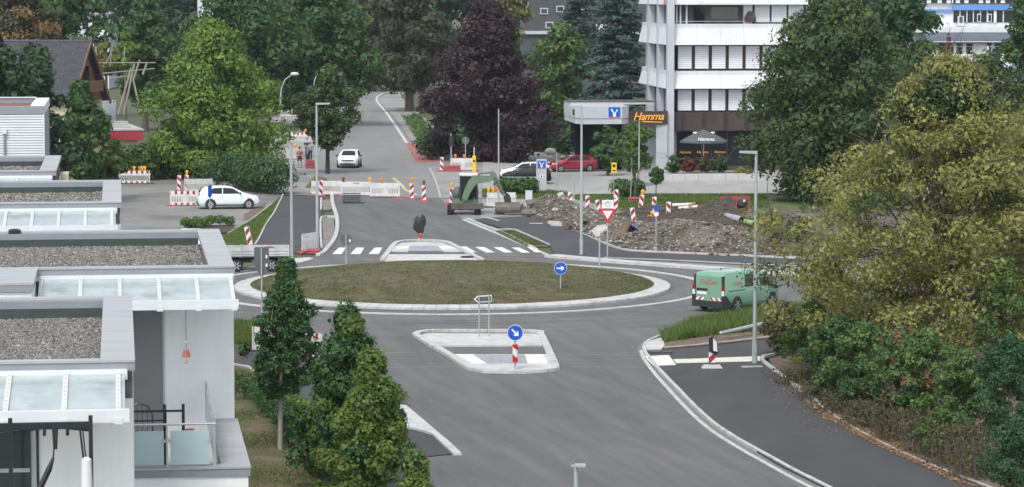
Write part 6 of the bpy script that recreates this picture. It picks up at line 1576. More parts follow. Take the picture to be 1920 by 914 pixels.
MB().prism([(-0.78,-0.45),(0.75,-0.45),(0.85,0.6),(0.4,1.1),(-0.5,1.1),(-0.85,0.7)],0.70,0.98).build('deck','digger_green',ex_)
MB().ball((-0.50,0.55,1.25),0.50,12,8,(0.75,1.0,0.95)).build('engine_cover','sign_back',ex_,True)
cab=MB()
for x,y in ((-0.32,-0.55),(0.78,-0.55),(-0.32,0.75),(0.78,0.75)): cab.bar((x,y,0.98),(x*0.95+0.02,y*0.9,2.50),0.08)
cabo=cab.build('cab_frame','trim_dark',ex_)
MB().box(-0.36,0.80,-0.58,0.78,2.50,2.60).build('cab_roof','fabric_white',ex_)
MB().box(-0.28,0.74,-0.565,-0.545,1.05,2.46).build('cab_glass','glass_dark',ex_); MB().box(-0.335,-0.315,-0.50,0.70,1.05,2.46).build('cab_glass','glass_dark',ex_); MB().box(0.775,0.795,-0.50,0.70,1.05,2.46).build('cab_glass','glass_dark',ex_)
MB().box(0.80,0.86,-0.45,0.6,0.99,1.6).build('side_panel','digger_green',ex_)
MB().box(0.05,0.5,-0.2,0.3,1.0,1.7).build('seat','rubber_black',ex_)
def arm(pts_up,pts_lo,y0,y1,name,m):
    poly=[e(*p) for p in pts_up]+[e(*p) for p in reversed(pts_lo)]
    return MB().plate(poly,y0,y1).build(name,m,ex_)
arm([(866,374),(871,357),(879,340),(888,330),(900,331),(919,331),(925,328)],[(875,378),(882,364),(889,352),(896,345),(906,344),(920,342),(927,337)],-0.95,-0.70,'boom','digger_green')
arm([(919,324),(924,321),(930,326),(938,344),(946,362)],[(920,336),(925,338),(932,350),(938,362),(942,368)],-0.94,-0.72,'dipper','digger_green')
MB().tube([(*[e(876,360)[0]],-0.60,e(876,360)[1]),(e(900,327)[0],-0.62,e(900,327)[1]),(e(920,325)[0],-0.62,e(920,325)[1])],0.055,8).build('hydraulic_cylinder','steel_worn',ex_)
MB().tube([(e(927,332)[0],-1.0,e(927,332)[1]),(e(938,352)[0],-1.0,e(938,352)[1]),(e(946,366)[0],-1.0,e(946,366)[1])],0.06,8).build('hydraulic_cylinder','steel_worn',ex_)
hq=MB()
for k in range(6):
    a=rnd.uniform(-0.1,0.1); hq.tube([(e(941,360)[0]+a,-0.98+0.06*k,e(941,360)[1]),(e(951,366)[0]+a,-1.0+0.06*k,e(951,366)[1]),(e(957,374)[0]+a*0.5,-0.98+0.06*k,e(957,374)[1]),(e(950,382)[0],-0.95+0.05*k,e(950,382)[1])],0.035,5)
hq.build('hoses','rubber_black',ex_)
MB().plate([e(944,368),(e(956,366)),e(960,382),e(948,386)],-1.05,-0.65).build('tilt_head','trim_dark',ex_)
def bucket(parent,cx,cy,cz,w,r,m,name='bucket',rot=0.0):
    pts=[]; 
    for i in range(9):
        a=R(20+i*190/8)+rot; pts.append((r*math.cos(a),r*math.sin(a)))
    inn=[(p[0]*0.93,p[1]*0.93) for p in pts]
    mb=MB(); n=len(pts); vs=[]
    for x in (-w/2,w/2): vs+=[(cx+x,cy+p[0],cz+p[1]) for p in pts]
    for x in (-w/2,w/2): vs+=[(cx+x,cy+p[0],cz+p[1]) for p in inn]
    fs=[(i,i+1,n+i+1,n+i) for i in range(n-1)]+[(2*n+i+1,2*n+i,3*n+i,3*n+i+1) for i in range(n-1)]+[(0,n,3*n,2*n),(n-1,2*n+n-1,3*n+n-1,2*n-1)]
    fs+=[tuple(reversed(range(n))),tuple(range(n,2*n))]
    mb.add(vs,fs); return mb.build(name,m,parent)
bucket(ex_,e(952,0)[0],-0.95,0.40,1.6,0.42,'steel_worn')
MB().plate([e(926,404),e(938,386),e(952,386),e(946,408)],-1.1,-1.05).build('bucket_cheek','steel_worn',ex_)
# loose bucket on the heap
lb=thing('loose_bucket','rusty excavator bucket with blue back lying on the rubble','bucket',P(1162,456)+Vector((0,0,0.12)),R(25))
q=MB(); n=9; outer=[(-0.55+1.1*t,0.04+0.95*t**2.4) for t in np.linspace(0,1,n)]
V=[]; 
for y in (-0.35,0.55): V+=[(x,y,z) for x,z in outer]
for y in (-0.35,0.55): V+=[(x*0.96-0.06,y,z+0.07) for x,z in outer]
q.add(V,[(i,i+1,n+i+1,n+i) for i in range(n-1)]+[(2*n+i+1,2*n+i,3*n+i,3*n+i+1) for i in range(n-1)]+[(0,n,3*n,2*n),(n-1,3*n-1,4*n-1,2*n-1)]+[(i+1,i,2*n+i,2*n+i+1) for i in range(n-1)]+[(n+i,n+i+1,3*n+i+1,3*n+i) for i in range(n-1)])
q.build('shell','rust_steel',lb)
MB().plate([(0.10,0.35),(0.56,1.0),(1.05,0.55),(0.9,0.2)],0.50,0.545).build('cheek','rust_steel',lb)
MB().add([(0.52,-0.35,1.02),(0.52,0.55,1.02),(1.15,0.6,0.62),(1.15,-0.3,0.62),(0.52,-0.35,0.94),(0.52,0.55,0.94),(1.15,0.6,0.54),(1.15,-0.3,0.54)],[(0,1,2,3),(7,6,5,4),(0,4,5,1),(1,5,6,2),(2,6,7,3),(3,7,4,0)]).build('back_plate','blue_band',lb)
# ------------------------------------------------------------------ street lamps, signs
LG='modern grey street lamps'
def lamp_post(label,px,py,top_py,head,name='street_lamp',r=0.085,head_len=0.95,arm_dir=0.0,group=LG):
    b=P(px,py); h=At(px,top_py,b.y).z
    t=thing(name,label,'street lamp',b,0,group)
    MB().tube([(0,0,-0.05),(0,0,0.9),(0,0,0.901),(0,0,h-0.05)],[r*1.25,r*1.2,r,r*0.62],10).build('pole','galvanised',t,True)
    MB().box(-0.06,0.06,-r*1.32,-r*1.1,0.45,0.80).build('service_door','galvanised',t)
    if head:
        L=head_len*head; hd=MB(); a=arm_dir; c,s=math.cos(a),math.sin(a)
        hd.add([(0.06*s-0.04*head*c,-0.10*c-0.04*head*s,h-0.06),(L*c+0.10*s,L*s-0.10*c,h-0.02),(L*c-0.10*s,L*s+0.10*c,h-0.02),(-0.04*head*c-0.06*s,0.10*c-0.04*head*s,h-0.06),
                (0.06*s-0.04*head*c,-0.10*c-0.04*head*s,h+0.05),(L*c+0.10*s,L*s-0.10*c,h+0.05),(L*c-0.10*s,L*s+0.10*c,h+0.05),(-0.04*head*c-0.06*s,0.10*c-0.04*head*s,h+0.05)],
               [(0,3,2,1),(4,5,6,7),(0,1,5,4),(1,2,6,5),(2,3,7,6),(3,0,4,7)])
        hd.build('lamp_head','galvanised',t)
    return t
lamp_post('grey street lamp rising behind the slim conical tree',548,600,266,1)
lamp_post('grey street lamp at the planting bed by the zebra crossing',595,470,195,1,head_len=0.75)
lamp_post('grey street lamp between rubble heap and wide kerb',1090,479,200,-1,head_len=0.75)
lamp_post('grey street lamp at the dark path corner by the hedge',1415,684,286,-1,head_len=0.65)
lamp_post('thin grey pole rising behind the excavator',935,392,203,0,r=0.06)
lamp_post('leaning-free white pole before the rounded green tree',1198,372,226,0,r=0.06)
lamp_post('grey street lamp inside the yellowing tree',1730,560,238,-1,r=0.08)
pl=thing('path_lamp','small path lamp head at the bottom picture edge','street lamp',(XD(1081,60),60,0),0,LG)
zt=At(1081,874,60).z
MB().tube([(0,0,0),(0,0,zt)],[0.055,0.045],10).build('pole','galvanised',pl,True)
MB().box(-0.02,0.20,-0.16,0.02,zt+0.0,zt+0.05).build('lamp_head','galvanised',pl)
MB().box(-0.10,-0.021,-0.03,0.03,zt-0.02,zt+0.02).build('bracket','galvanised',pl)
def bent_lamp(label,px,py,Y,dirx):
    t=thing('bent_lamp',label,'street lamp',(XD(px,Y),Y,0),0,'old bent street lamps'); h=At(px,py,Y).z
    MB().tube([(0,0,0),(0,0,h-2.2),(dirx*0.12,0,h-1.3),(dirx*0.45,0,h-0.55),(dirx*1.0,0,h-0.12)],[0.10,0.07,0.06,0.05,0.045],8).build('pole','galvanised',t,True)
    MB().ball((dirx*1.3,0,h-0.05),0.28,10,7,(1.35,0.8,0.6)).build('lamp_head','plastic_white',t,True)
bent_lamp('old bent street lamp beside the bright green tree',526,138,262,1)
bent_lamp('second old bent lamp peeking over the young street tree',588,126,285,1)
# fallen pole on the verge
a_=P(1352,625,0.35); b_=P(1466,600,0.55)
fp=thing('lying_pole','pale pole lying across the long grass of the verge','pole',a_)
MB().tube([(0,0,0),tuple(b_-a_)],[0.075,0.10],10).build('shaft','galvanised',fp,True)
MB().ball((0,0,0),0.085,8,6).build('end_cap','steel',fp,True)
# ---- signs
SGN='traffic signs'
def pole(t,h,r=0.03,m='galvanised'): return MB().tube([(0,0,-0.05),(0,0,h)],r,8).build('pole',m,t,True)
def disc(t,z,r,m,y=-0.05,name='plate',th=0.012):
    return MB().lathe([(r,y),(r,y+th)],28,'y',(0,0,z)).build(name,m,t)
def arrow_poly(ang,s):
    pts=[(-0.62,-0.10),(0.18,-0.10),(-0.02,-0.34),(0.22,-0.34),(0.60,0.0),(0.22,0.34),(-0.02,0.34),(0.18,0.10),(-0.62,0.10)]
    c,sn=math.cos(ang),math.sin(ang); return [(s*(x*c-z*sn),s*(x*sn+z*c)) for x,z in pts]
def blue_sign(label,px,py,cz,ang,striped=False):
    t=thing('arrow_sign',label,'sign',P(px,py) if not striped else P(px,py,0.1),0,SGN)
    pole(t,cz+0.2,0.032,'galvanised')
    disc(t,cz,0.30,'sign_white',-0.056,'rim'); d=disc(t,cz,0.283,'sign_blue',-0.064)
    MB().plate([(x,cz+z) for x,z in arrow_poly(ang,0.30)],-0.072,-0.066).build('arrow','sign_white',d)
    if striped: MB().tube([(0,0,0.28),(0,0,0.95)],0.105,14).build('striped_sleeve','post_print',t,True)
    return t
blue_sign('round blue sign with white arrow on the roundabout mound',1051,562,1.47,0.0)
blue_sign('round blue diagonal arrow sign above a striped post',966,693,1.40,R(-45),True)
ds=thing('direction_board','arrow-shaped direction board seen from behind on two posts','sign',P(908,631,0.1),R(14),SGN)
for x in (-0.21,0.21): MB().tube([(x,0.04,0),(x,0.04,1.72)],0.03,8).build('post','galvanised',ds,True)
MB().plate([(-0.42,1.54),(-0.26,1.68),(0.34,1.70),(0.34,1.42),(-0.26,1.40)],0.08,0.10).build('board','sign_white',ds)
MB().plate([(-0.36,1.54),(-0.24,1.64),(0.31,1.66),(0.31,1.46),(-0.24,1.44)],0.070,0.079).build('board_back','sign_back',ds)
bs=thing('sign_back','round sign seen from behind at the zebra crossing','sign',P(649,497),0,SGN)
pole(bs,1.62); disc(bs,1.32,0.31,'sign_back',0.04); MB().box(0.16,0.24,0.030,0.039,1.20,1.34).build('sticker','sign_white',bs)
ys=thing('sign_back','dark backs of a square and a triangular sign behind the slim tree','sign',P(491,590),0,SGN)
pole(ys,2.95,0.035)
MB().plate([(-0.33,2.45),(0.33,2.45),(0.33,2.95),(0.27,3.0),(-0.27,3.0),(-0.33,2.95)],0.04,0.055).build('plate','sign_back',ys)
MB().plate([(-0.46,2.44),(0.46,2.44),(0.05,1.68),(-0.05,1.68)],0.04,0.054).build('plate','sign_back',ys)
for z in (2.58,2.20): MB().box(0.18,0.26,0.030,0.039,z-0.07,z+0.07).build('sticker','sign_white',ys)
gv=thing('yield_sign','give-way triangle with bicycle plate beside the rubble heap','sign',P(1139,487),0,SGN)
pole(gv,3.25,0.035)
MB().plate([(-0.42,2.72),(0.42,2.72),(0.44,2.68),(0.03,1.99),(-0.03,1.99),(-0.44,2.68)],-0.06,-0.045).build('triangle','sign_red',gv)
MB().plate([(-0.27,2.62),(0.27,2.62),(0.0,2.17)],-0.070,-0.061).build('field','sign_white',gv)
q=MB().box(-0.30,0.30,-0.06,-0.045,2.76,3.20).build('bicycle_plate','sign_white',gv)
bi=MB()
for x in (-0.12,0.12): bi.tube([(x+0.08*math.cos(2*pi*k/14),-0.066,3.01+0.08*math.sin(2*pi*k/14)) for k in range(15)],0.009,4,False)
bi.bar((-0.11,-0.064,3.02),(-0.03,-0.064,3.13),0.012).bar((-0.03,-0.064,3.13),(0.09,-0.064,3.13),0.012).bar((0.11,-0.064,3.02),(0.08,-0.064,3.15),0.012).bar((-0.03,-0.064,3.13),(0.0,-0.064,3.02),0.012)
bi.box(-0.14,0.14,-0.066,-0.061,2.84,2.86)
bi.build('bicycle_symbol','sign_black',q)
for px,py,top,lab in ((1124,508,448,'bare grey post at the wide kerb'),(531,512,487,'short grey post behind the slim tree top'),(1076,385,330,'thin bare stake beside the rubble')):
    b=P(px,py); t=thing('post',lab,'post',b,0,'bare posts'); h=At(px,top,b.y).z
    pole(t,h,0.04); MB().ball((0,0,h),0.045,8,5).build('cap','steel',t,True)
def bag_sign(label,px,py,tops,lean=0.0,big=True):
    z0=0.1 if big else 0.06
    t=thing('covered_sign',label,'sign',P(px,py,z0),0,SGN); pole(t,0.9,0.035)
    if big:
        MB().tube([(0,0,0.22),(0,0,0.55)],0.09,12).build('striped_sleeve','post_print',t,True)
        prof=[(-0.10,0.50),(-0.40,0.78),(-0.38,1.02),(-0.30,1.36),(-0.16,1.56),(0.06,1.64),(0.26,1.52),(0.34,1.28),(0.30,1.02),(0.20,0.80),(0.20,0.62),(0.06,0.46)]
        ctr=(-0.04,1.06); V=[];n=len(prof)
        for k,(sc,y) in enumerate(((0.80,-0.12),(1.0,-0.05),(1.0,0.05),(0.80,0.12))):
            V+=[(ctr[0]+(x-ctr[0])*sc+rnd.uniform(-.012,.012),y+rnd.uniform(-.015,.015),ctr[1]+(z-ctr[1])*sc) for x,z in prof]
        F=[(k*n+(i+1)%n,k*n+i,(k+1)*n+i,(k+1)*n+(i+1)%n) for k in range(3) for i in range(n)]
        V+=[(ctr[0],-0.15,ctr[1]),(ctr[0],0.15,ctr[1])]
        F+=[(i,(i+1)%n,4*n) for i in range(n)]+[(3*n+(i+1)%n,3*n+i,4*n+1) for i in range(n)]
        MB().add(V,F).build('bag','bag_black',t,True)
    return t
bag_sign('round sign wrapped in a black bag on the crossing island',788,455,0)
cs=thing('covered_sign','striped beacon half covered by a black and white bag on the dark path','sign',P(1335,690,0.06),0,SGN)
MB().box(-0.125,0.125,-0.03,0.03,0.20,1.08).build('striped_board','beacon_print_other',cs)
V=[(-0.12,-0.05,0.62),(0.16,-0.06,0.50),(0.24,-0.05,0.58),(0.20,-0.05,1.0),(0.02,-0.05,1.22),(-0.13,-0.05,1.14)]; W_=[(x,0.06,z) for x,y,z in V]
MB().add(V+W_,[(0,1,2,3,4,5),(11,10,9,8,7,6)]+[((i+1)%6,i,6+i,6+(i+1)%6) for i in range(6)]).build('bag','bag_black',cs)
MB().add([(0.04,-0.07,0.66),(0.20,-0.07,0.62),(0.17,-0.07,1.0),(0.03,-0.07,1.16),(0.04,-0.061,0.66),(0.20,-0.061,0.62),(0.17,-0.061,1.0),(0.03,-0.061,1.16)],[(0,1,2,3),(7,6,5,4),(0,4,5,1),(1,5,6,2),(2,6,7,3),(3,7,4,0)]).build('bag_panel','fabric_white',cs)
def foot(t,m='rubber_red',L=0.8,w=0.42,h=0.11):
    return MB().add([(-L/2,-w/2,0),(L/2,-w/2,0),(L/2,w/2,0),(-L/2,w/2,0),(-L/2+0.1,-w/2+0.05,h),(L/2-0.1,-w/2+0.05,h),(L/2-0.1,w/2-0.05,h),(-L/2+0.1,w/2-0.05,h)],[(0,3,2,1),(4,5,6,7),(0,1,5,4),(1,2,6,5),(2,3,7,6),(3,0,4,7)]).build('foot_plate',m,t)
foot(cs,'concrete_panel')
def plain_sign(label,px,py,cz,kind):
    t=thing('road_sign',label,'sign',P(px,py),0,SGN); pole(t,cz+0.3)
    if kind=='disc': disc(t,cz,0.30,'sign_back',0.04)
    elif kind=='yellow':
        b=MB().box(-0.18,0.18,-0.12,0.06,cz-0.36,cz+0.36).build('box','sign_yellow',t); MB().box(-0.10,0.10,-0.128,-0.121,cz+0.05,cz+0.24).build('mark','sign_black',b); MB().box(-0.10,0.10,-0.128,-0.121,cz-0.22,cz-0.14).build('mark','sign_black',b)
    elif kind=='oval': MB().lathe([(0.35,-0.02),(0.35,0.02)],18,'x',(-0.03,0,cz)).build('plate','sign_back',t)
    elif kind=='arm': MB().box(-0.05,0.05,0.03,0.06,cz-0.2,cz+0.25).build('plate','sign_back',t)
    return t
plain_sign('round grey sign back in front of the red hatchback',1044,361,2.55,'disc')
plain_sign('yellow box sign on a post at the car park',1151,373,2.15,'yellow')
plain_sign('yellow sign on a far post behind the red hatchback',1081,303,1.75,'yellow')
o=plain_sign('grey oval sign seen edge-on beside the two-stem tree',1182,376,2.6,'oval'); o.rotation_euler=(0,R(2),0)
plain_sign('street sign cluster beside the copper beech trunk',873,320,2.4,'disc')
tl=thing('traffic_light','temporary traffic light beside the old street','traffic light',P(846,318),0)
pole(tl,2.9,0.05); MB().box(-0.16,0.16,-0.14,0.10,1.9,2.75).build('housing','trim_dark',tl)
for z in (2.07,2.32,2.57): MB().lathe([(0.09,-0.16),(0.10,-0.145)],12,'y',(0,0,z)).build('lens','rubber_black',tl)
yl=thing('parking_sign','blue parking sign on a thin post before the pale hatchback','sign',P(394,425),0,SGN)
pole(yl,2.55,0.03); MB().add([(-0.10,-0.16,1.85),(0.02,-0.02,1.75),(0.10,0.14,1.9),(0.10,0.14,2.5),(0.02,-0.02,2.55),(-0.10,-0.16,2.5),(-0.09,-0.17,1.85),(0.03,-0.03,1.75),(0.11,0.13,1.9),(0.11,0.13,2.5),(0.03,-0.03,2.55),(-0.09,-0.17,2.5)],[(0,1,4,5),(1,2,3,4),(11,10,7,6),(10,9,8,7),(0,6,7,1),(1,7,8,2),(2,8,9,3),(3,9,10,4),(4,10,11,5),(5,11,6,0)]).build('plate','sign_blue',yl)
# ---- warning lamps, beacons, barriers
def warn_lamp(t,z,m='lamp_yellow',x=0.0,y=0.0):
    h=MB().box(x-0.07,x+0.07,y-0.05,y+0.05,z-0.02,z+0.10).build('lamp_housing','trim_dark' if m=='lamp_red' else m,t)
    MB().lathe([(0.05,y-0.075),(0.11,y-0.06),(0.115,y-0.02),(0.115,y+0.03),(0.05,y+0.06)],14,'y',(x,0,z+0.20)).build('lens',m,h,True)
BG='red and white beacons'
def beacon(label,px,py,lean=0.0,lamp=None,other=False,rz=0.0,sink=0.0,footm='rubber_red'):
    b=P(px,py,-sink); t=thing('warning_beacon',label,'beacon',b,rz,BG)
    t.rotation_euler=(0,lean,rz)
    MB().box(-0.125,0.125,-0.03,0.03,0.12,1.12).build('board','beacon_print_other' if other else 'beacon_print',t)
    MB().plate([(-0.15,0.10),(0.15,0.10),(0.15,1.14),(-0.15,1.14)],0.031,0.05).build('board_frame','plastic_white',t)
    MB().tube([(0,0,1.12),(0,0,1.19)],0.025,6).build('tip','plastic_white',t)
    if not sink: foot(t,footm)
    if lamp: warn_lamp(t,1.18,lamp)
    return t
beacon('striped beacon with orange lamp beside the end of the barrier row',772,375,0,'lamp_orange',True)
beacon('striped beacon with brown lamp second from the barrier row',795,379,0,'lamp_red',True)
beacon('striped beacon standing before the white barrier row',601,369,0.06,None,False,0.4)
beacon('striped beacon with yellow lamp beside the excavator engine',846,384,0.05,'lamp_yellow',False,0.5)
beacon('leaning striped beacon on the lawn behind the truck',470,463,-0.20,None,True)
beacon('half buried striped beacon at the top of the rubble heap',1069,393,0,None,True,0,0.35)
beacon('straight striped beacon behind the grey lamp post',1101,400,0.03,None,True,0,0.25)
beacon('tilted striped beacon to the side of the give-way sign',1124,408,-0.12,None,True,0,0.3)
beacon('tall striped beacon above the bicycle plate',1155,388,0.02,None,False)
beacon('striped beacon hidden behind the give-way triangle',1152,407,0.1,None,True,0,0.2)
beacon('tilted striped beacon in the middle of the site track',1190,424,-0.14,None,True,0,0.25)
beacon('leaning striped beacon with yellow lamp by the red stack',1200,398,0.13,'lamp_yellow',False,0,0.05)
beacon('striped beacon carrying a blue sign by the lamp heap',1226,403,0.03,None,False)
beacon('tilted striped beacon below the lamp heap',1233,424,-0.14,None,True,0,0.35)
beacon('upright striped beacon on a red foot by the dirt mound',1253,413,0.02,None,False)
beacon('upright striped beacon on a red foot before the dark soil',1366,436,0.03,None,False)
beacon('mostly buried striped beacon in the gravel heap',1303,440,0.02,None,True,0,0.35)
beacon('striped beacon at the end of the footway barrier',828,322,0.02,None,False)
beacon('distant striped beacon on the lawn beyond the black car',946,292,-0.03,None,True)
beacon('striped beacon behind the yard barrier',336,359,0.0,None,False)
beacon('striped beacon with yellow lamp behind the yard barrier',349,358,0.05,'lamp_yellow',False)
bsg=thing('route_sign','small blue bicycle route sign on a leaning stake','sign',P(1230,470),0,SGN); pole(bsg,2.0,0.03)
MB().lathe([(0.16,-0.05),(0.16,-0.04)],18,'y',(0,0,2.35)).build('plate','sign_blue',bsg); MB().box(-0.13,0.13,-0.05,-0.04,1.95,2.12).build('plate','sign_white',bsg); MB().tube([(0,0,2.0),(0,0,2.5)],0.025,6).build('pole','galvanised',bsg)
BR='white site barriers'
def barrier(label,px,py,rz=0.0,printed=False,diag=True,feet='rubber_red',lamps=(),L=2.0,lean=0.0,sides=(1,1)):
    t=thing('site_barrier',label,'barrier',P(px,py),rz,BR); t.rotation_euler=(lean,0,rz)
    MB().box(-L/2+0.06,L/2-0.06,-0.018,0.018,0.80,1.02).build('top_board','block_print' if printed else 'plastic_white',t)
    MB().box(-L/2+0.06,L/2-0.06,-0.018,0.018,0.10,0.22).build('bottom_board','block_print' if printed else 'plastic_white',t)
    s=MB(); n=17
    for i in range(n):
        x=-L/2+0.10+(L-0.2)*i/(n-1)
        dx=0.16 if diag else 0.0
        if not diag and 6<i<10: s.box(x-0.06,x+0.06,-0.014,0.014,0.221,0.799)
        else: s.add([(x-dx-0.026,-0.014,0.221),(x-dx+0.026,-0.014,0.221),(x+dx+0.026,-0.014,0.799),(x+dx-0.026,-0.014,0.799),(x-dx-0.026,0.014,0.221),(x-dx+0.026,0.014,0.221),(x+dx+0.026,0.014,0.799),(x+dx-0.026,0.014,0.799)],[(0,1,2,3),(7,6,5,4),(0,4,5,1),(1,5,6,2),(2,6,7,3),(3,7,4,0)])
    s.box(-L/2+0.06,L/2-0.06,-0.012,0.012,0.66,0.798).box(-L/2+0.06,L/2-0.06,-0.012,0.012,0.222,0.29)
    so=s.build('slats','plastic_white',t); so['kind']='stuff'
    k=MB()
    for i in range(9): x=-L/2+0.15+(L-0.3)*i/8; k.box(x-0.02,x+0.02,-0.012,0.012,1.021,1.06)
    ko=k.build('studs','plastic_white',t); ko['kind']='stuff'
    for sg,on in ((-1,sides[0]),(1,sides[1])):
        MB().box(sg*(L/2-0.03)-0.03,sg*(L/2-0.03)+0.03,-0.022,0.022,0.06,1.04).build('post','plastic_white',t)
        if on:
            f=foot(t,feet,0.8,0.40,0.10); f.location=(sg*(L/2-0.05),0,0); f.rotation_euler=(0,0,pi/2 if lean==0 and False else 0)
    for x,m in lamps: warn_lamp(t,1.05,m,x)
    return t
barrier('white barrier nearest the street lamp in the row across the street',612,367,0.0,False,True,L=2.1)
barrier('white barrier with red label in the middle of the row',668,368.5,R(-2),False,True,lamps=((-0.9,'lamp_red'),(0.95,'lamp_yellow')),sides=(0,1),L=2.1)
barrier('white barrier with upright slots at the end of the row',722,371,R(-4),False,False,feet='rubber_red',lamps=((-0.25,'lamp_orange'),),sides=(0,1),L=2.08)
MB().box(-0.22,0.22,-0.03,-0.02,0.90,0.96).build('label_strip','sign_red',[o for o in bpy.data.objects if o.get('label')=='white barrier with red label in the middle of the row'][0])
barrier('red and white barrier heaped with warning lamps by the garden',252,346,0.0,True,True,feet='rubber_black',lamps=((-0.8,'lamp_yellow'),(-0.6,'lamp_orange'),(-0.15,'lamp_red'),(0.0,'lamp_yellow'),(0.4,'lamp_orange'),(0.6,'lamp_yellow'),(0.8,'lamp_yellow')),L=2.3)
barrier('red and white barrier behind the pale parked hatchback',347,387,0.0,True,False,sides=(1,0))
barrier('white barrier leaning behind the yard beacons',372,362,R(8),False,True,feet='rubber_black',lean=0.2)
barrier('red and white barrier on the pavement behind the young street tree',563,269,0.0,True,True,lamps=((0.5,'lamp_yellow'),),L=2.4)
barrier('white barrier beside the people on the pavement',548,300,R(30),False,False,lamps=((0.0,'lamp_yellow'),(0.3,'lamp_yellow')),L=1.6)
barrier('white barrier with upright slots on the footway',868,321,R(4),False,False,lamps=((-0.6,'lamp_orange'),(0.1,'lamp_orange')),sides=(0,1))
barrier('white barrier behind the excavator dipper with a striped end',940,390,R(-3),False,True,feet='rubber_black',lamps=((-0.85,'lamp_yellow'),(-0.55,'lamp_yellow'),(-0.3,'lamp_orange')),L=1.9)
barrier('red and white barrier tilted behind the slim conical tree',520,660,R(4),True,False,feet='rubber_black',L=2.0,lean=0.12)
barrier('red and white barrier slanting between the young trees',577,672,R(-48),True,False,feet='rubber_black',L=1.8)
barrier('white barrier standing askew on red plates at the path end',580,473,R(62),False,True,L=1.5)
barrier('white barrier beside the dark bushes at the pavement',515,345,R(10),False,True,feet='rubber_black',L=1.8)
barrier('far white barrier beyond the pavement under the trees',540,220,R(5),False,True,lamps=((-0.6,'lamp_yellow'),(0.4,'lamp_orange')),L=2.2)
# loose red plates
def plates(label,px,py,n,name='foot_plate_stack'):
    t=thing(name,label,'plate stack',P(px,py),0,'stacks of red foot plates')
    for i in range(n):
        f=foot(t,'rubber_red',0.82+rnd.uniform(-.03,.03),0.45,0.12); f.location=(rnd.uniform(-.03,.03),rnd.uniform(-.03,.03),i*0.125); f.rotation_euler=(0,0,rnd.uniform(-.06,.06))
    return t
plates('stack of red foot plates by the young street tree trunk',581,317,6)
plates('stack of red foot plates before the footway barrier',841,322,4); plates('second stack of red foot plates by the footway barrier',855,322,4)
plates('stack of red foot plates on the site verge',1188,380,3)
plates('flat pile of red plates under the askew barrier',588,475,2); plates('red plate on the lawn by the leaning beacon',478,466,1); plates('red foot plate beside the excavator track',843,386,1); plates('red plates in front of the leaning stake',1222,408,1); plates('red plate on the path behind the truck',500,470,1)
plates('stack of dark red plates behind the excavator boom',932,372,5)
# mesh crate stack by the barriers
cr=thing('grating_stack','stack of dark green gratings on the asphalt before the barriers','grating stack',P(659,381),0)
for i in range(5):
    m=MB(); z=0.06+i*0.14; m.box(-0.62,0.62,-0.4,0.4,z,z+0.03)
    for k in range(9): x=-0.6+k*0.15; m.box(x-0.015,x+0.015,-0.41,-0.39,z+0.031,z+0.13)
    o=m.build('grating','dark_green_mesh',cr); o.rotation_euler=(0,0,rnd.uniform(-.03,.03))
MB().bar((-0.2,-0.5,0.03),(0.95,-0.35,0.03),0.10,0.05).build('plank','bark_dark',cr)
uc=thing('utility_cabinet','narrow white utility cabinet beside the rubble heap','cabinet',P(991.5,394),R(3))
MB().box(-0.21,0.21,-0.16,0.16,0,0.32).build('plinth','concrete_panel',uc); MB().box(-0.22,0.22,-0.17,0.17,0.325,1.22).build('body','facade_white',uc); MB().box(-0.24,0.24,-0.19,0.19,1.225,1.27).build('lid','facade_white',uc)
mp_=thing('rubber_mat','flat dark drain frame lying on the dark path','drain frame',P(1237,661,0.065),R(-6))
MB().box(-0.48,0.5,-0.25,0.25,0,0.05).build('frame','wall_dark',mp_); MB().box(-0.30,0.05,-0.18,0.18,0.051,0.10).build('grate','joint_grey',mp_)
for px,py,lab in ((1415,689,'pale board lying by the street lamp foot'),(1010,420,'white kerb stone lying on the rubble'),):
    t=thing('board',lab,'board',P(px-5,py,0.07),R(8)); MB().box(-0.4,0.4,-0.06,0.06,0,0.05).build('plank','concrete_kerb',t)
hb=thing('red_box','small rusty brown box on the lawn beyond the black car','box',P(961,293),0); MB().box(-0.35,0.35,-0.3,0.3,0,0.45).build('body','rust_steel',hb); MB().box(-0.37,0.37,-0.32,0.32,0.451,0.50).build('lid','rust_steel',hb)
bk=thing('boulder','grey boulder at the far lawn edge','boulder',P(1032,291),0); MB().ball((0,0,0.3),0.45,9,6,(1.2,0.8,0.75)).build('stone','concrete_kerb_old',bk,True)
yp=thing('yellow_sign_post','yellow temporary signal post beside the copper beech trunk','post',P(889,323),0); MB().box(-0.14,0.14,-0.12,0.12,0,1.3).build('body','sign_yellow',yp); MB().box(-0.08,0.08,-0.135,-0.121,0.8,1.0).build('lens','rubber_black',yp); MB().tube([(0,0,1.3),(0,0,2.0)],0.04,6).build('mast','plastic_white',yp)
wm=thing('marker_post','small white-headed marker post on the old street edge','post',P(617,307),0); pole(wm,0.65,0.025); MB().ball((0,0,0.72),0.09,8,6).build('head','plastic_white',wm,True)
st_=thing('stake','thin leaning stake with white tag on the rubble','stake',P(1071,404),0); MB().bar((0,0,0),(0,0,1.0),0.03).build('stick','wood_grey',st_); MB().box(-0.2,0.2,-0.02,0.02,0.95,1.02).build('tag','fabric_white',st_)
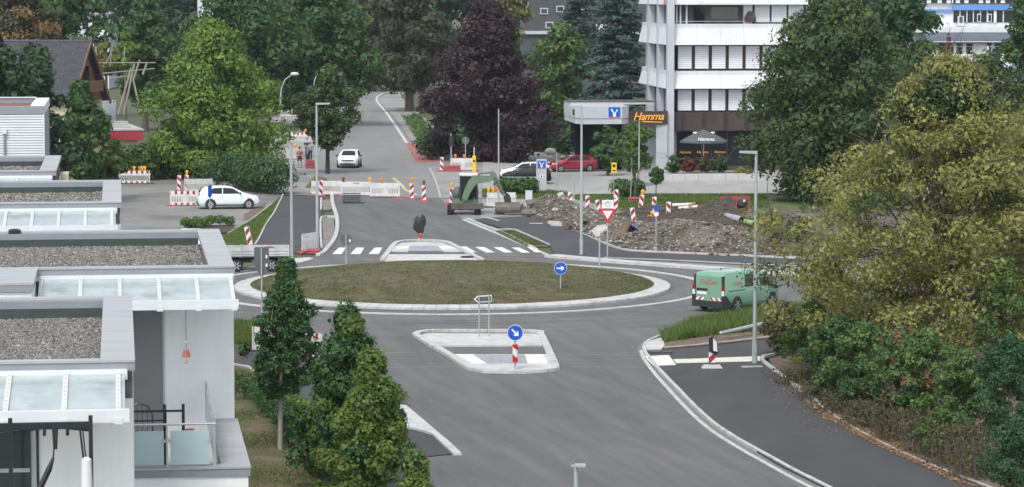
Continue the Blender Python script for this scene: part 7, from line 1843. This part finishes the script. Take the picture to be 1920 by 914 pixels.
# ------------------------------------------------------------------ building site heaps
HEAPS=[ # px,py(base),height,rx,ry
 (1000,402,0.75,1.3,2.2),(1035,404,1.15,1.9,3.0),(1075,418,1.0,1.9,3.2),(1110,432,0.85,1.8,3.5),(1060,428,0.6,1.3,2.0),(1165,446,0.75,1.9,3.2),(1150,430,0.55,1.6,2.5),
 (1215,458,0.55,2.0,2.6),(1265,452,0.95,2.2,3.8),(1315,458,0.85,2.2,3.5),(1370,462,0.8,2.3,3.4),(1415,468,0.6,2.0,3.0),(1255,440,0.6,1.8,2.8)]
DARKH=[(1345,432,1.55,1.9,3.2),(1390,440,1.0,1.9,3.0),(1310,425,0.9,1.8,3.2),(1225,406,0.7,1.6,2.2),(1280,412,0.6,1.5,2.5)]
SITE=[(978,398),(985,402),(1012,412),(1045,423),(1100,445.5),(1146,465.5),(1182,473.5),(1300,479.5),(1440,485.5),(1800,499),(1800,395),(1440,393),(1300,396),(1215,403),(1080,388),(1030,384)]
SITEW=[P(*p) for p in SITE]
def edge_fade(x,y,wd=1.3):
    p=(x,y); c=False; n=len(SITEW); dm=1e9
    for i in range(n):
        a=SITEW[i]; b=SITEW[(i+1)%n]
        if (a.y>y)!=(b.y>y) and x<(b.x-a.x)*(y-a.y)/(b.y-a.y)+a.x: c=not c
        if i<9:
            dx,dy=b.x-a.x,b.y-a.y; t=max(0,min(1,((x-a.x)*dx+(y-a.y)*dy)/(dx*dx+dy*dy))); dm=min(dm,math.hypot(x-a.x-t*dx,y-a.y-t*dy))
    if not c: return 0.0 if dm<8 and y<P(0,400).y else 1.0
    t=min(1,dm/wd); return t**0.6
def hf(heaps):
    cs_=[(P(px,py),h,rx,ry) for px,py,h,rx,ry in heaps]
    def f(x,y):
        v=0.0
        w_=edge_fade(x,y)
        for c,h,rx,ry in cs_:
            d=((x-c.x)/rx)**2+((y-c.y)/ry)**2
            if d<9: v=max(v,h*math.exp(-d*0.75)) if v<0.02 else (v+0.35*h*math.exp(-d*0.9) if h*math.exp(-d*0.75)<v else h*math.exp(-d*0.75)+0.35*v)
        return v*w_
    return f
def heap_mesh(name,heaps,material,label,cat,step=0.22,lump=0.12,parent=None):
    f=hf(heaps); cs_=[P(a,b) for a,b,*_ in heaps]
    x0=min(c.x for c in cs_)-4; x1=max(c.x for c in cs_)+4; y0=min(c.y for c in cs_)-4.5; y1=max(c.y for c in cs_)+5
    nx=int((x1-x0)/step)+1; ny=int((y1-y0)/step)+1; V=[]; F=[]; Z=np.zeros((ny,nx))
    r_=random.Random(3)
    for j in range(ny):
        for i in range(nx):
            x=x0+i*step; y=y0+j*step; z=f(x,y)
            Z[j,i]=z+ (r_.uniform(-lump,lump)*min(1,z*2.5)) -0.06
            V.append((x,y,Z[j,i]))
    for j in range(ny-1):
        for i in range(nx-1):
            if max(Z[j,i],Z[j+1,i],Z[j,i+1],Z[j+1,i+1])>0.0: F.append((j*nx+i,j*nx+i+1,(j+1)*nx+i+1,(j+1)*nx+i))
    used=sorted({i for q in F for i in q}); mp={u:k for k,u in enumerate(used)}
    mb=MB().add([V[u] for u in used],[tuple(mp[i] for i in q) for q in F])
    o=mb.build(name,material); tag(o,label,cat,kind='stuff')
    return f,o
def on_path(x,y): return False
ground_site=sheet('site_ground',[(985,402),(1045,423),(1100,445.5),(1146,465.5),(1182,473.5),(1300,479.5),(1440,485.5),(1800,499),(1800,395),(1440,393),(1300,396),(1215,403),(1080,400)],0.0,'rubble_soil'); ground_site['label']='churned earth of the building site'
fr_,_=heap_mesh('rubble_heap',HEAPS,'rubble_soil','long heap of broken stones and earth along the cycle path','rubble heap')
fd_,_=heap_mesh('soil_heap',DARKH,'soil_dark','dark heap of excavated soil behind the gravel','soil heap',lump=0.07)
def scatter_heap(name,f,pts,n,size,material,label,thr=0.03,flat=0.7):
    xy=scatter(pts,n,0.0); z=np.array([f(a,b) for a,b in xy]); k=(z>thr); xy=xy[k]; z=z[k]
    o=stones_np(name,np.column_stack([xy,z]),size,material,None,rg,flat); tag(o,label,'stones',kind='stuff')
area=[(972,392),(985,402),(1012,412),(1040,420),(1100,443),(1146,463),(1182,471.5),(1300,477.5),(1450,484),(1450,405),(1250,400),(1080,375)]
scatter_heap('rubble_stones',fr_,area,9000,0.085,'rubble_stone','loose broken stones covering the rubble heap')
scatter_heap('rubble_chips',fr_,area,14000,0.04,'rubble_stone','small stone chips on the rubble heap')
scatter_heap('soil_clods',fd_,area,5000,0.06,'clod','dark clods on the soil heap')
xy=scatter(area,2500,0.0); o=stones_np('site_pebbles',np.column_stack([xy,np.full(len(xy),0.02)]),0.05,'rubble_stone',None,rg); tag(o,'pebbles strewn over the site ground','stones',kind='stuff')
r_=random.Random(9); CH='broken slabs on the rubble heap'
chunk_labels=['dark broken asphalt slab at the tip of the rubble heap','dark asphalt slab leaning on the heap top','dark asphalt slab beside the white cabinet','flat dark asphalt slab under the heap top','pale concrete block near the heap top','long pale kerb piece on the heap','small pale slab above the path edge','grey concrete slab behind the loose bucket','grey slab below the give-way sign','pale stone block at the foot of the heap','white broken slab in the heap middle','grey boulder at the heap edge']
spots=[(1003,402),(1022,392),(998,406),(1040,398),(1052,404),(1047,425),(1075,410),(1125,448),(1147,440),(1068,432),(1040,412),(1100,436)]
for i,((px,py),lb) in enumerate(zip(spots,chunk_labels)):
    p=P(px,py); z=fr_(p.x,p.y); dark=i<4
    s=(r_.uniform(0.45,0.75),r_.uniform(0.3,0.45),r_.uniform(0.06,0.10)) if dark or i in(5,7,8) else (r_.uniform(0.18,0.28),r_.uniform(0.15,0.24),r_.uniform(0.10,0.16))
    vs=[(sx*s[0]*r_.uniform(0.8,1.1),sy*s[1]*r_.uniform(0.75,1.1),sz*s[2]) for sz in (-1,1) for sx,sy in ((-1,-1),(0.1,-1.15),(1,-0.8),(1.1,0.5),(0.3,1.1),(-1,0.9))]
    mb=MB().add(vs,[(5,4,3,2,1,0),(6,7,8,9,10,11)]+[(j,(j+1)%6,6+(j+1)%6,6+j) for j in range(6)])
    o=mb.build('broken_slab','slab_old_asphalt' if dark else 'rubble_soil' if i in (8,9,11) else 'concrete_kerb_old',loc=(p.x,p.y,z+0.10)); o.rotation_euler=(r_.uniform(0.1,0.5),r_.uniform(-0.5,0.4),r_.uniform(0,3))
    tag(o,lb,'slab',CH)
# pipes and machine cage behind the soil heap
def pipe(label,a,b,r,m,cat='pipe'):
    t=thing('pipe',label,cat,a,0,'pipes on the site'); d=tuple(Vector(b)-Vector(a))
    n=14; mb=MB(); mb.tube([(0,0,0),d],r,n,False); mb.tube([d,(0,0,0)],r*0.88,n,False); mb.build('shell',m,t,True)
    dv=Vector(d).normalized(); mb=MB(); mb.tube([Vector(d)-dv*0.05,Vector(d)+dv*0.06],r*1.12,n,False); mb.build('collar',m,t)
mat('pipe_green',(0.24,0.36,0.13),(0.28,0.40,0.17),3,0.4); mat('pipe_grey',(0.27,0.29,0.31),(0.33,0.35,0.37),3,0.45); mat('orange_plastic',(0.60,0.19,0.07),None,rough=0.5)
pipe('large grey pipe lying on the soil heap',P(1362,407,1.0),P(1392,414,0.95),0.24,'pipe_grey'); pipe('bright green pipe beside the large grey pipe',P(1398,416,0.9),P(1415,420,0.85),0.17,'pipe_green')
pipe('long white pipe on the verge by the dirt mound',P(1262,385,0.35),P(1298,384,0.45),0.12,'plastic_white'); pipe('second white pipe lying below the long one',P(1272,391,0.3),P(1306,388,0.4),0.11,'plastic_white'); pipe('yellow hose end sticking up from the pipes',P(1292,385,0.5),P(1306,381,0.8),0.08,'lamp_yellow')
pipe('thin leaning tube beside the machine cage',P(1337,389,0.3),P(1352,382,0.7),0.06,'plastic_white'); 
cg=thing('machine_cage','rusty red cage with site machinery beyond the soil heap','site machine',P(1378,398),R(5))
for x in (-0.85,0,0.85):
    for y in (-0.5,0.5): MB().box(x-0.04,x+0.04,y-0.04,y+0.04,0,1.0).build('upright','plastic_red',cg)
for z in (0.08,0.95):
    for y in (-0.5,0.5): MB().box(-0.85,0.85,y-0.03,y+0.03,z-0.03,z+0.03).build('rail','plastic_red',cg)
MB().ball((0.4,0,0.62),0.42,10,7,(1,1,0.9)).build('drum','wall_dark',cg,True); MB().box(-0.75,-0.1,-0.35,0.35,0.1,0.45).build('engine','plastic_red',cg); MB().box(-0.6,0.1,-0.5,-0.3,0.05,0.22).build('orange_part','orange_plastic',cg); MB().box(0.45,0.60,-0.46,-0.40,0.7,0.86).build('white_cap','fabric_white',cg)
bd=thing('dark_board','dark board sticking up beyond the machine cage','board',P(1360,385,0.9),0); MB().bar((-0.2,0,0.0),(0.42,0,0.42),0.5,0.05,(0,1,0)).build('plank','wall_dark',bd); MB().bar((-0.15,0.05,-0.9),(-0.05,0.05,0.05),0.05).build('prop','wood_grey',bd)
lh=thing('lamp_heap','heap of yellow warning lamps at the foot of the blue-sign beacon','lamps',P(1222,412),0)
for x,y,z,m in ((0,0,0.2,'lamp_yellow'),(0.2,0.1,0.15,'lamp_yellow'),(-0.15,0.05,0.15,'lamp_orange'),(0.05,-0.1,0.42,'lamp_yellow'),(0.15,0,0.5,'lamp_orange')): MB().ball((x,y,z),0.15,8,6).build('lamp',m,lh,True)
bb=thing('blue_board','small blue board glimpsed at the picture edge behind the yellowing tree','sign',(XD(1914,150),150,0),0,SGN); pole(bb,1.6,0.04); MB().box(-0.28,0.28,-0.06,-0.03,1.45,2.0).build('plate','sign_blue',bb)
# young two-stem tree, stakes
tt=thing('bare_sapling','small two-stemmed bare sapling beside the oval sign','tree',P(1190,375),0)
MB().tube([(0,0,0),(0.03,0,0.9),(-0.25,0,2.6)],[0.09,0.07,0.03],7).build('trunk','bark',tt,True)
MB().tube([(0.03,0,0.9),(0.4,0,2.4)],[0.06,0.025],7).build('branch','bark',tt,True)
# ------------------------------------------------------------------ people on the pavement
mat('skin',(0.42,0.25,0.18),None,rough=0.6); mat('hair_dark',(0.03,0.02,0.015),None,rough=0.7); mat('hair_grey',(0.25,0.22,0.19),None,rough=0.7)
mat('cloth_red',(0.34,0.10,0.09),(0.42,0.16,0.14),6,0.9); mat('cloth_dark',(0.025,0.028,0.04),None,rough=0.9); mat('cloth_blue',(0.05,0.22,0.48),None,rough=0.9); mat('cloth_grey',(0.30,0.31,0.32),None,rough=0.9)
def skin_mesh(name,verts,edges,radii,m,parent,root=0,sub=1):
    me=bpy.data.meshes.new(name); me.from_pydata(verts,edges,[]); me.materials.append(MATS[m])
    o=link(name,me,parent); md=o.modifiers.new('skin','SKIN'); md.use_smooth_shade=True
    for i,r in enumerate(radii): me.skin_vertices[0].data[i].radius=(r,r*0.85)
    me.skin_vertices[0].data[root].use_root=True
    s=o.modifiers.new('sub','SUBSURF'); s.levels=sub; s.render_levels=sub
    dg=bpy.context.evaluated_depsgraph_get(); ev=o.evaluated_get(dg); m2=bpy.data.meshes.new_from_object(ev); o.modifiers.clear(); o.data=m2; bpy.data.meshes.remove(me); o.data.name=name
    return o
def person(label,px,py,h,rz,top,bottom,hair,stride=0.12,arm=0.0,shorts=False):
    t=thing('person',label,'person',P(px,py,0.015),rz,'people on the pavement'); k=h/1.72
    def v(*a): return tuple(k*c for c in a)
    V=[v(0,0,0.95),v(0,0,1.12),v(0,0,1.32),v(0,0,1.46),v(0,0.02,1.53),v(0,0.03,1.62),v(0,0.02,1.71),
       v(0.19,0,1.40),v(0.24,0.02+arm*0.3,1.12),v(0.22,0.08+arm,0.92),v(0.21,0.10+arm*1.2,0.82),v(-0.19,0,1.40),v(-0.25,-0.02,1.12),v(-0.24,0.06,0.90),v(-0.23,0.08,0.80),
       v(0.09,0,0.90),v(0.10,stride,0.50),v(0.10,stride*0.6,0.09),v(0.11,stride*0.6+0.17,0.03),v(-0.09,0,0.90),v(-0.10,-stride*0.5,0.50),v(-0.10,-stride*1.4,0.09),v(-0.11,-stride*1.4+0.17,0.03)]
    E=[(0,1),(1,2),(2,3),(3,4),(4,5),(5,6),(2,7),(7,8),(8,9),(9,10),(2,11),(11,12),(12,13),(13,14),(0,15),(15,16),(16,17),(17,18),(0,19),(19,20),(20,21),(21,22)]
    Rr=[0.13,0.12,0.14,0.06,0.055,0.095,0.07,0.06,0.045,0.036,0.04,0.06,0.045,0.036,0.04,0.085,0.06,0.04,0.035,0.085,0.06,0.04,0.035]
    skin_mesh('body',V,E,[r*k for r in Rr],'skin',t)
    up=[0,1,2,7,8,11,12]; mp={a:i for i,a in enumerate(up)}
    skin_mesh('shirt',[V[i] for i in up],[(mp[a],mp[b]) for a,b in E if a in mp and b in mp],[k*(Rr[i]+0.022) for i in up],top,t)
    lo=[0,15,16,19,20]+([] if shorts else [17,21]); mp={a:i for i,a in enumerate(lo)}
    skin_mesh('shorts' if shorts else 'trousers',[V[i] for i in lo],[(mp[a],mp[b]) for a,b in E if a in mp and b in mp],[k*(Rr[i]+0.02) for i in lo],bottom,t)
    MB().ball(v(0,0.0,1.69),0.115*k,10,7,(0.95,1.0,0.95)).build('hair',hair,t,True)
    for sg in (1,-1): MB().ball(v(sg*0.10,(stride*0.6 if sg>0 else -stride*1.4)+0.09,0.045),0.06*k,8,6,(0.9,2.1,0.75)).build('shoe','cloth_dark',t,True)
person('walker in reddish top and dark shorts beside the barrier',562,315,1.68,R(160),'cloth_red','cloth_dark','hair_dark',0.12,0.0,True)
person('person in a blue top with arm reaching out on the pavement',577,309,1.74,R(95),'cloth_blue','cloth_dark','hair_dark',0.08,0.35)
person('person in a pale grey top behind the blue-topped one',582,304,1.72,R(200),'cloth_grey','cloth_dark','hair_grey',0.06)
person('person with dark jacket farthest back on the pavement',576,297,1.75,R(180),'cloth_dark','cloth_dark','hair_grey',0.06)

# ------------------------------------------------------------------ light haze in the air
hz=MB().box(-900,900,-30,1200,-1.2,40.0); hm=bpy.data.materials.new('haze_air'); hm.use_nodes=True; hn=hm.node_tree
hn.nodes.remove(hn.nodes['Principled BSDF']); pv=hn.nodes.new('ShaderNodeVolumePrincipled'); pv.inputs['Color'].default_value=(0.86,0.93,1.0,1); pv.inputs['Density'].default_value=0.00009; pv.inputs['Anisotropy'].default_value=0.2
hn.links.new(pv.outputs[0],hn.nodes['Material Output'].inputs['Volume']); MATS['haze_air']=hm
tag(hz.build('haze','haze_air'),'thin pale haze over the whole place',kind='stuff')
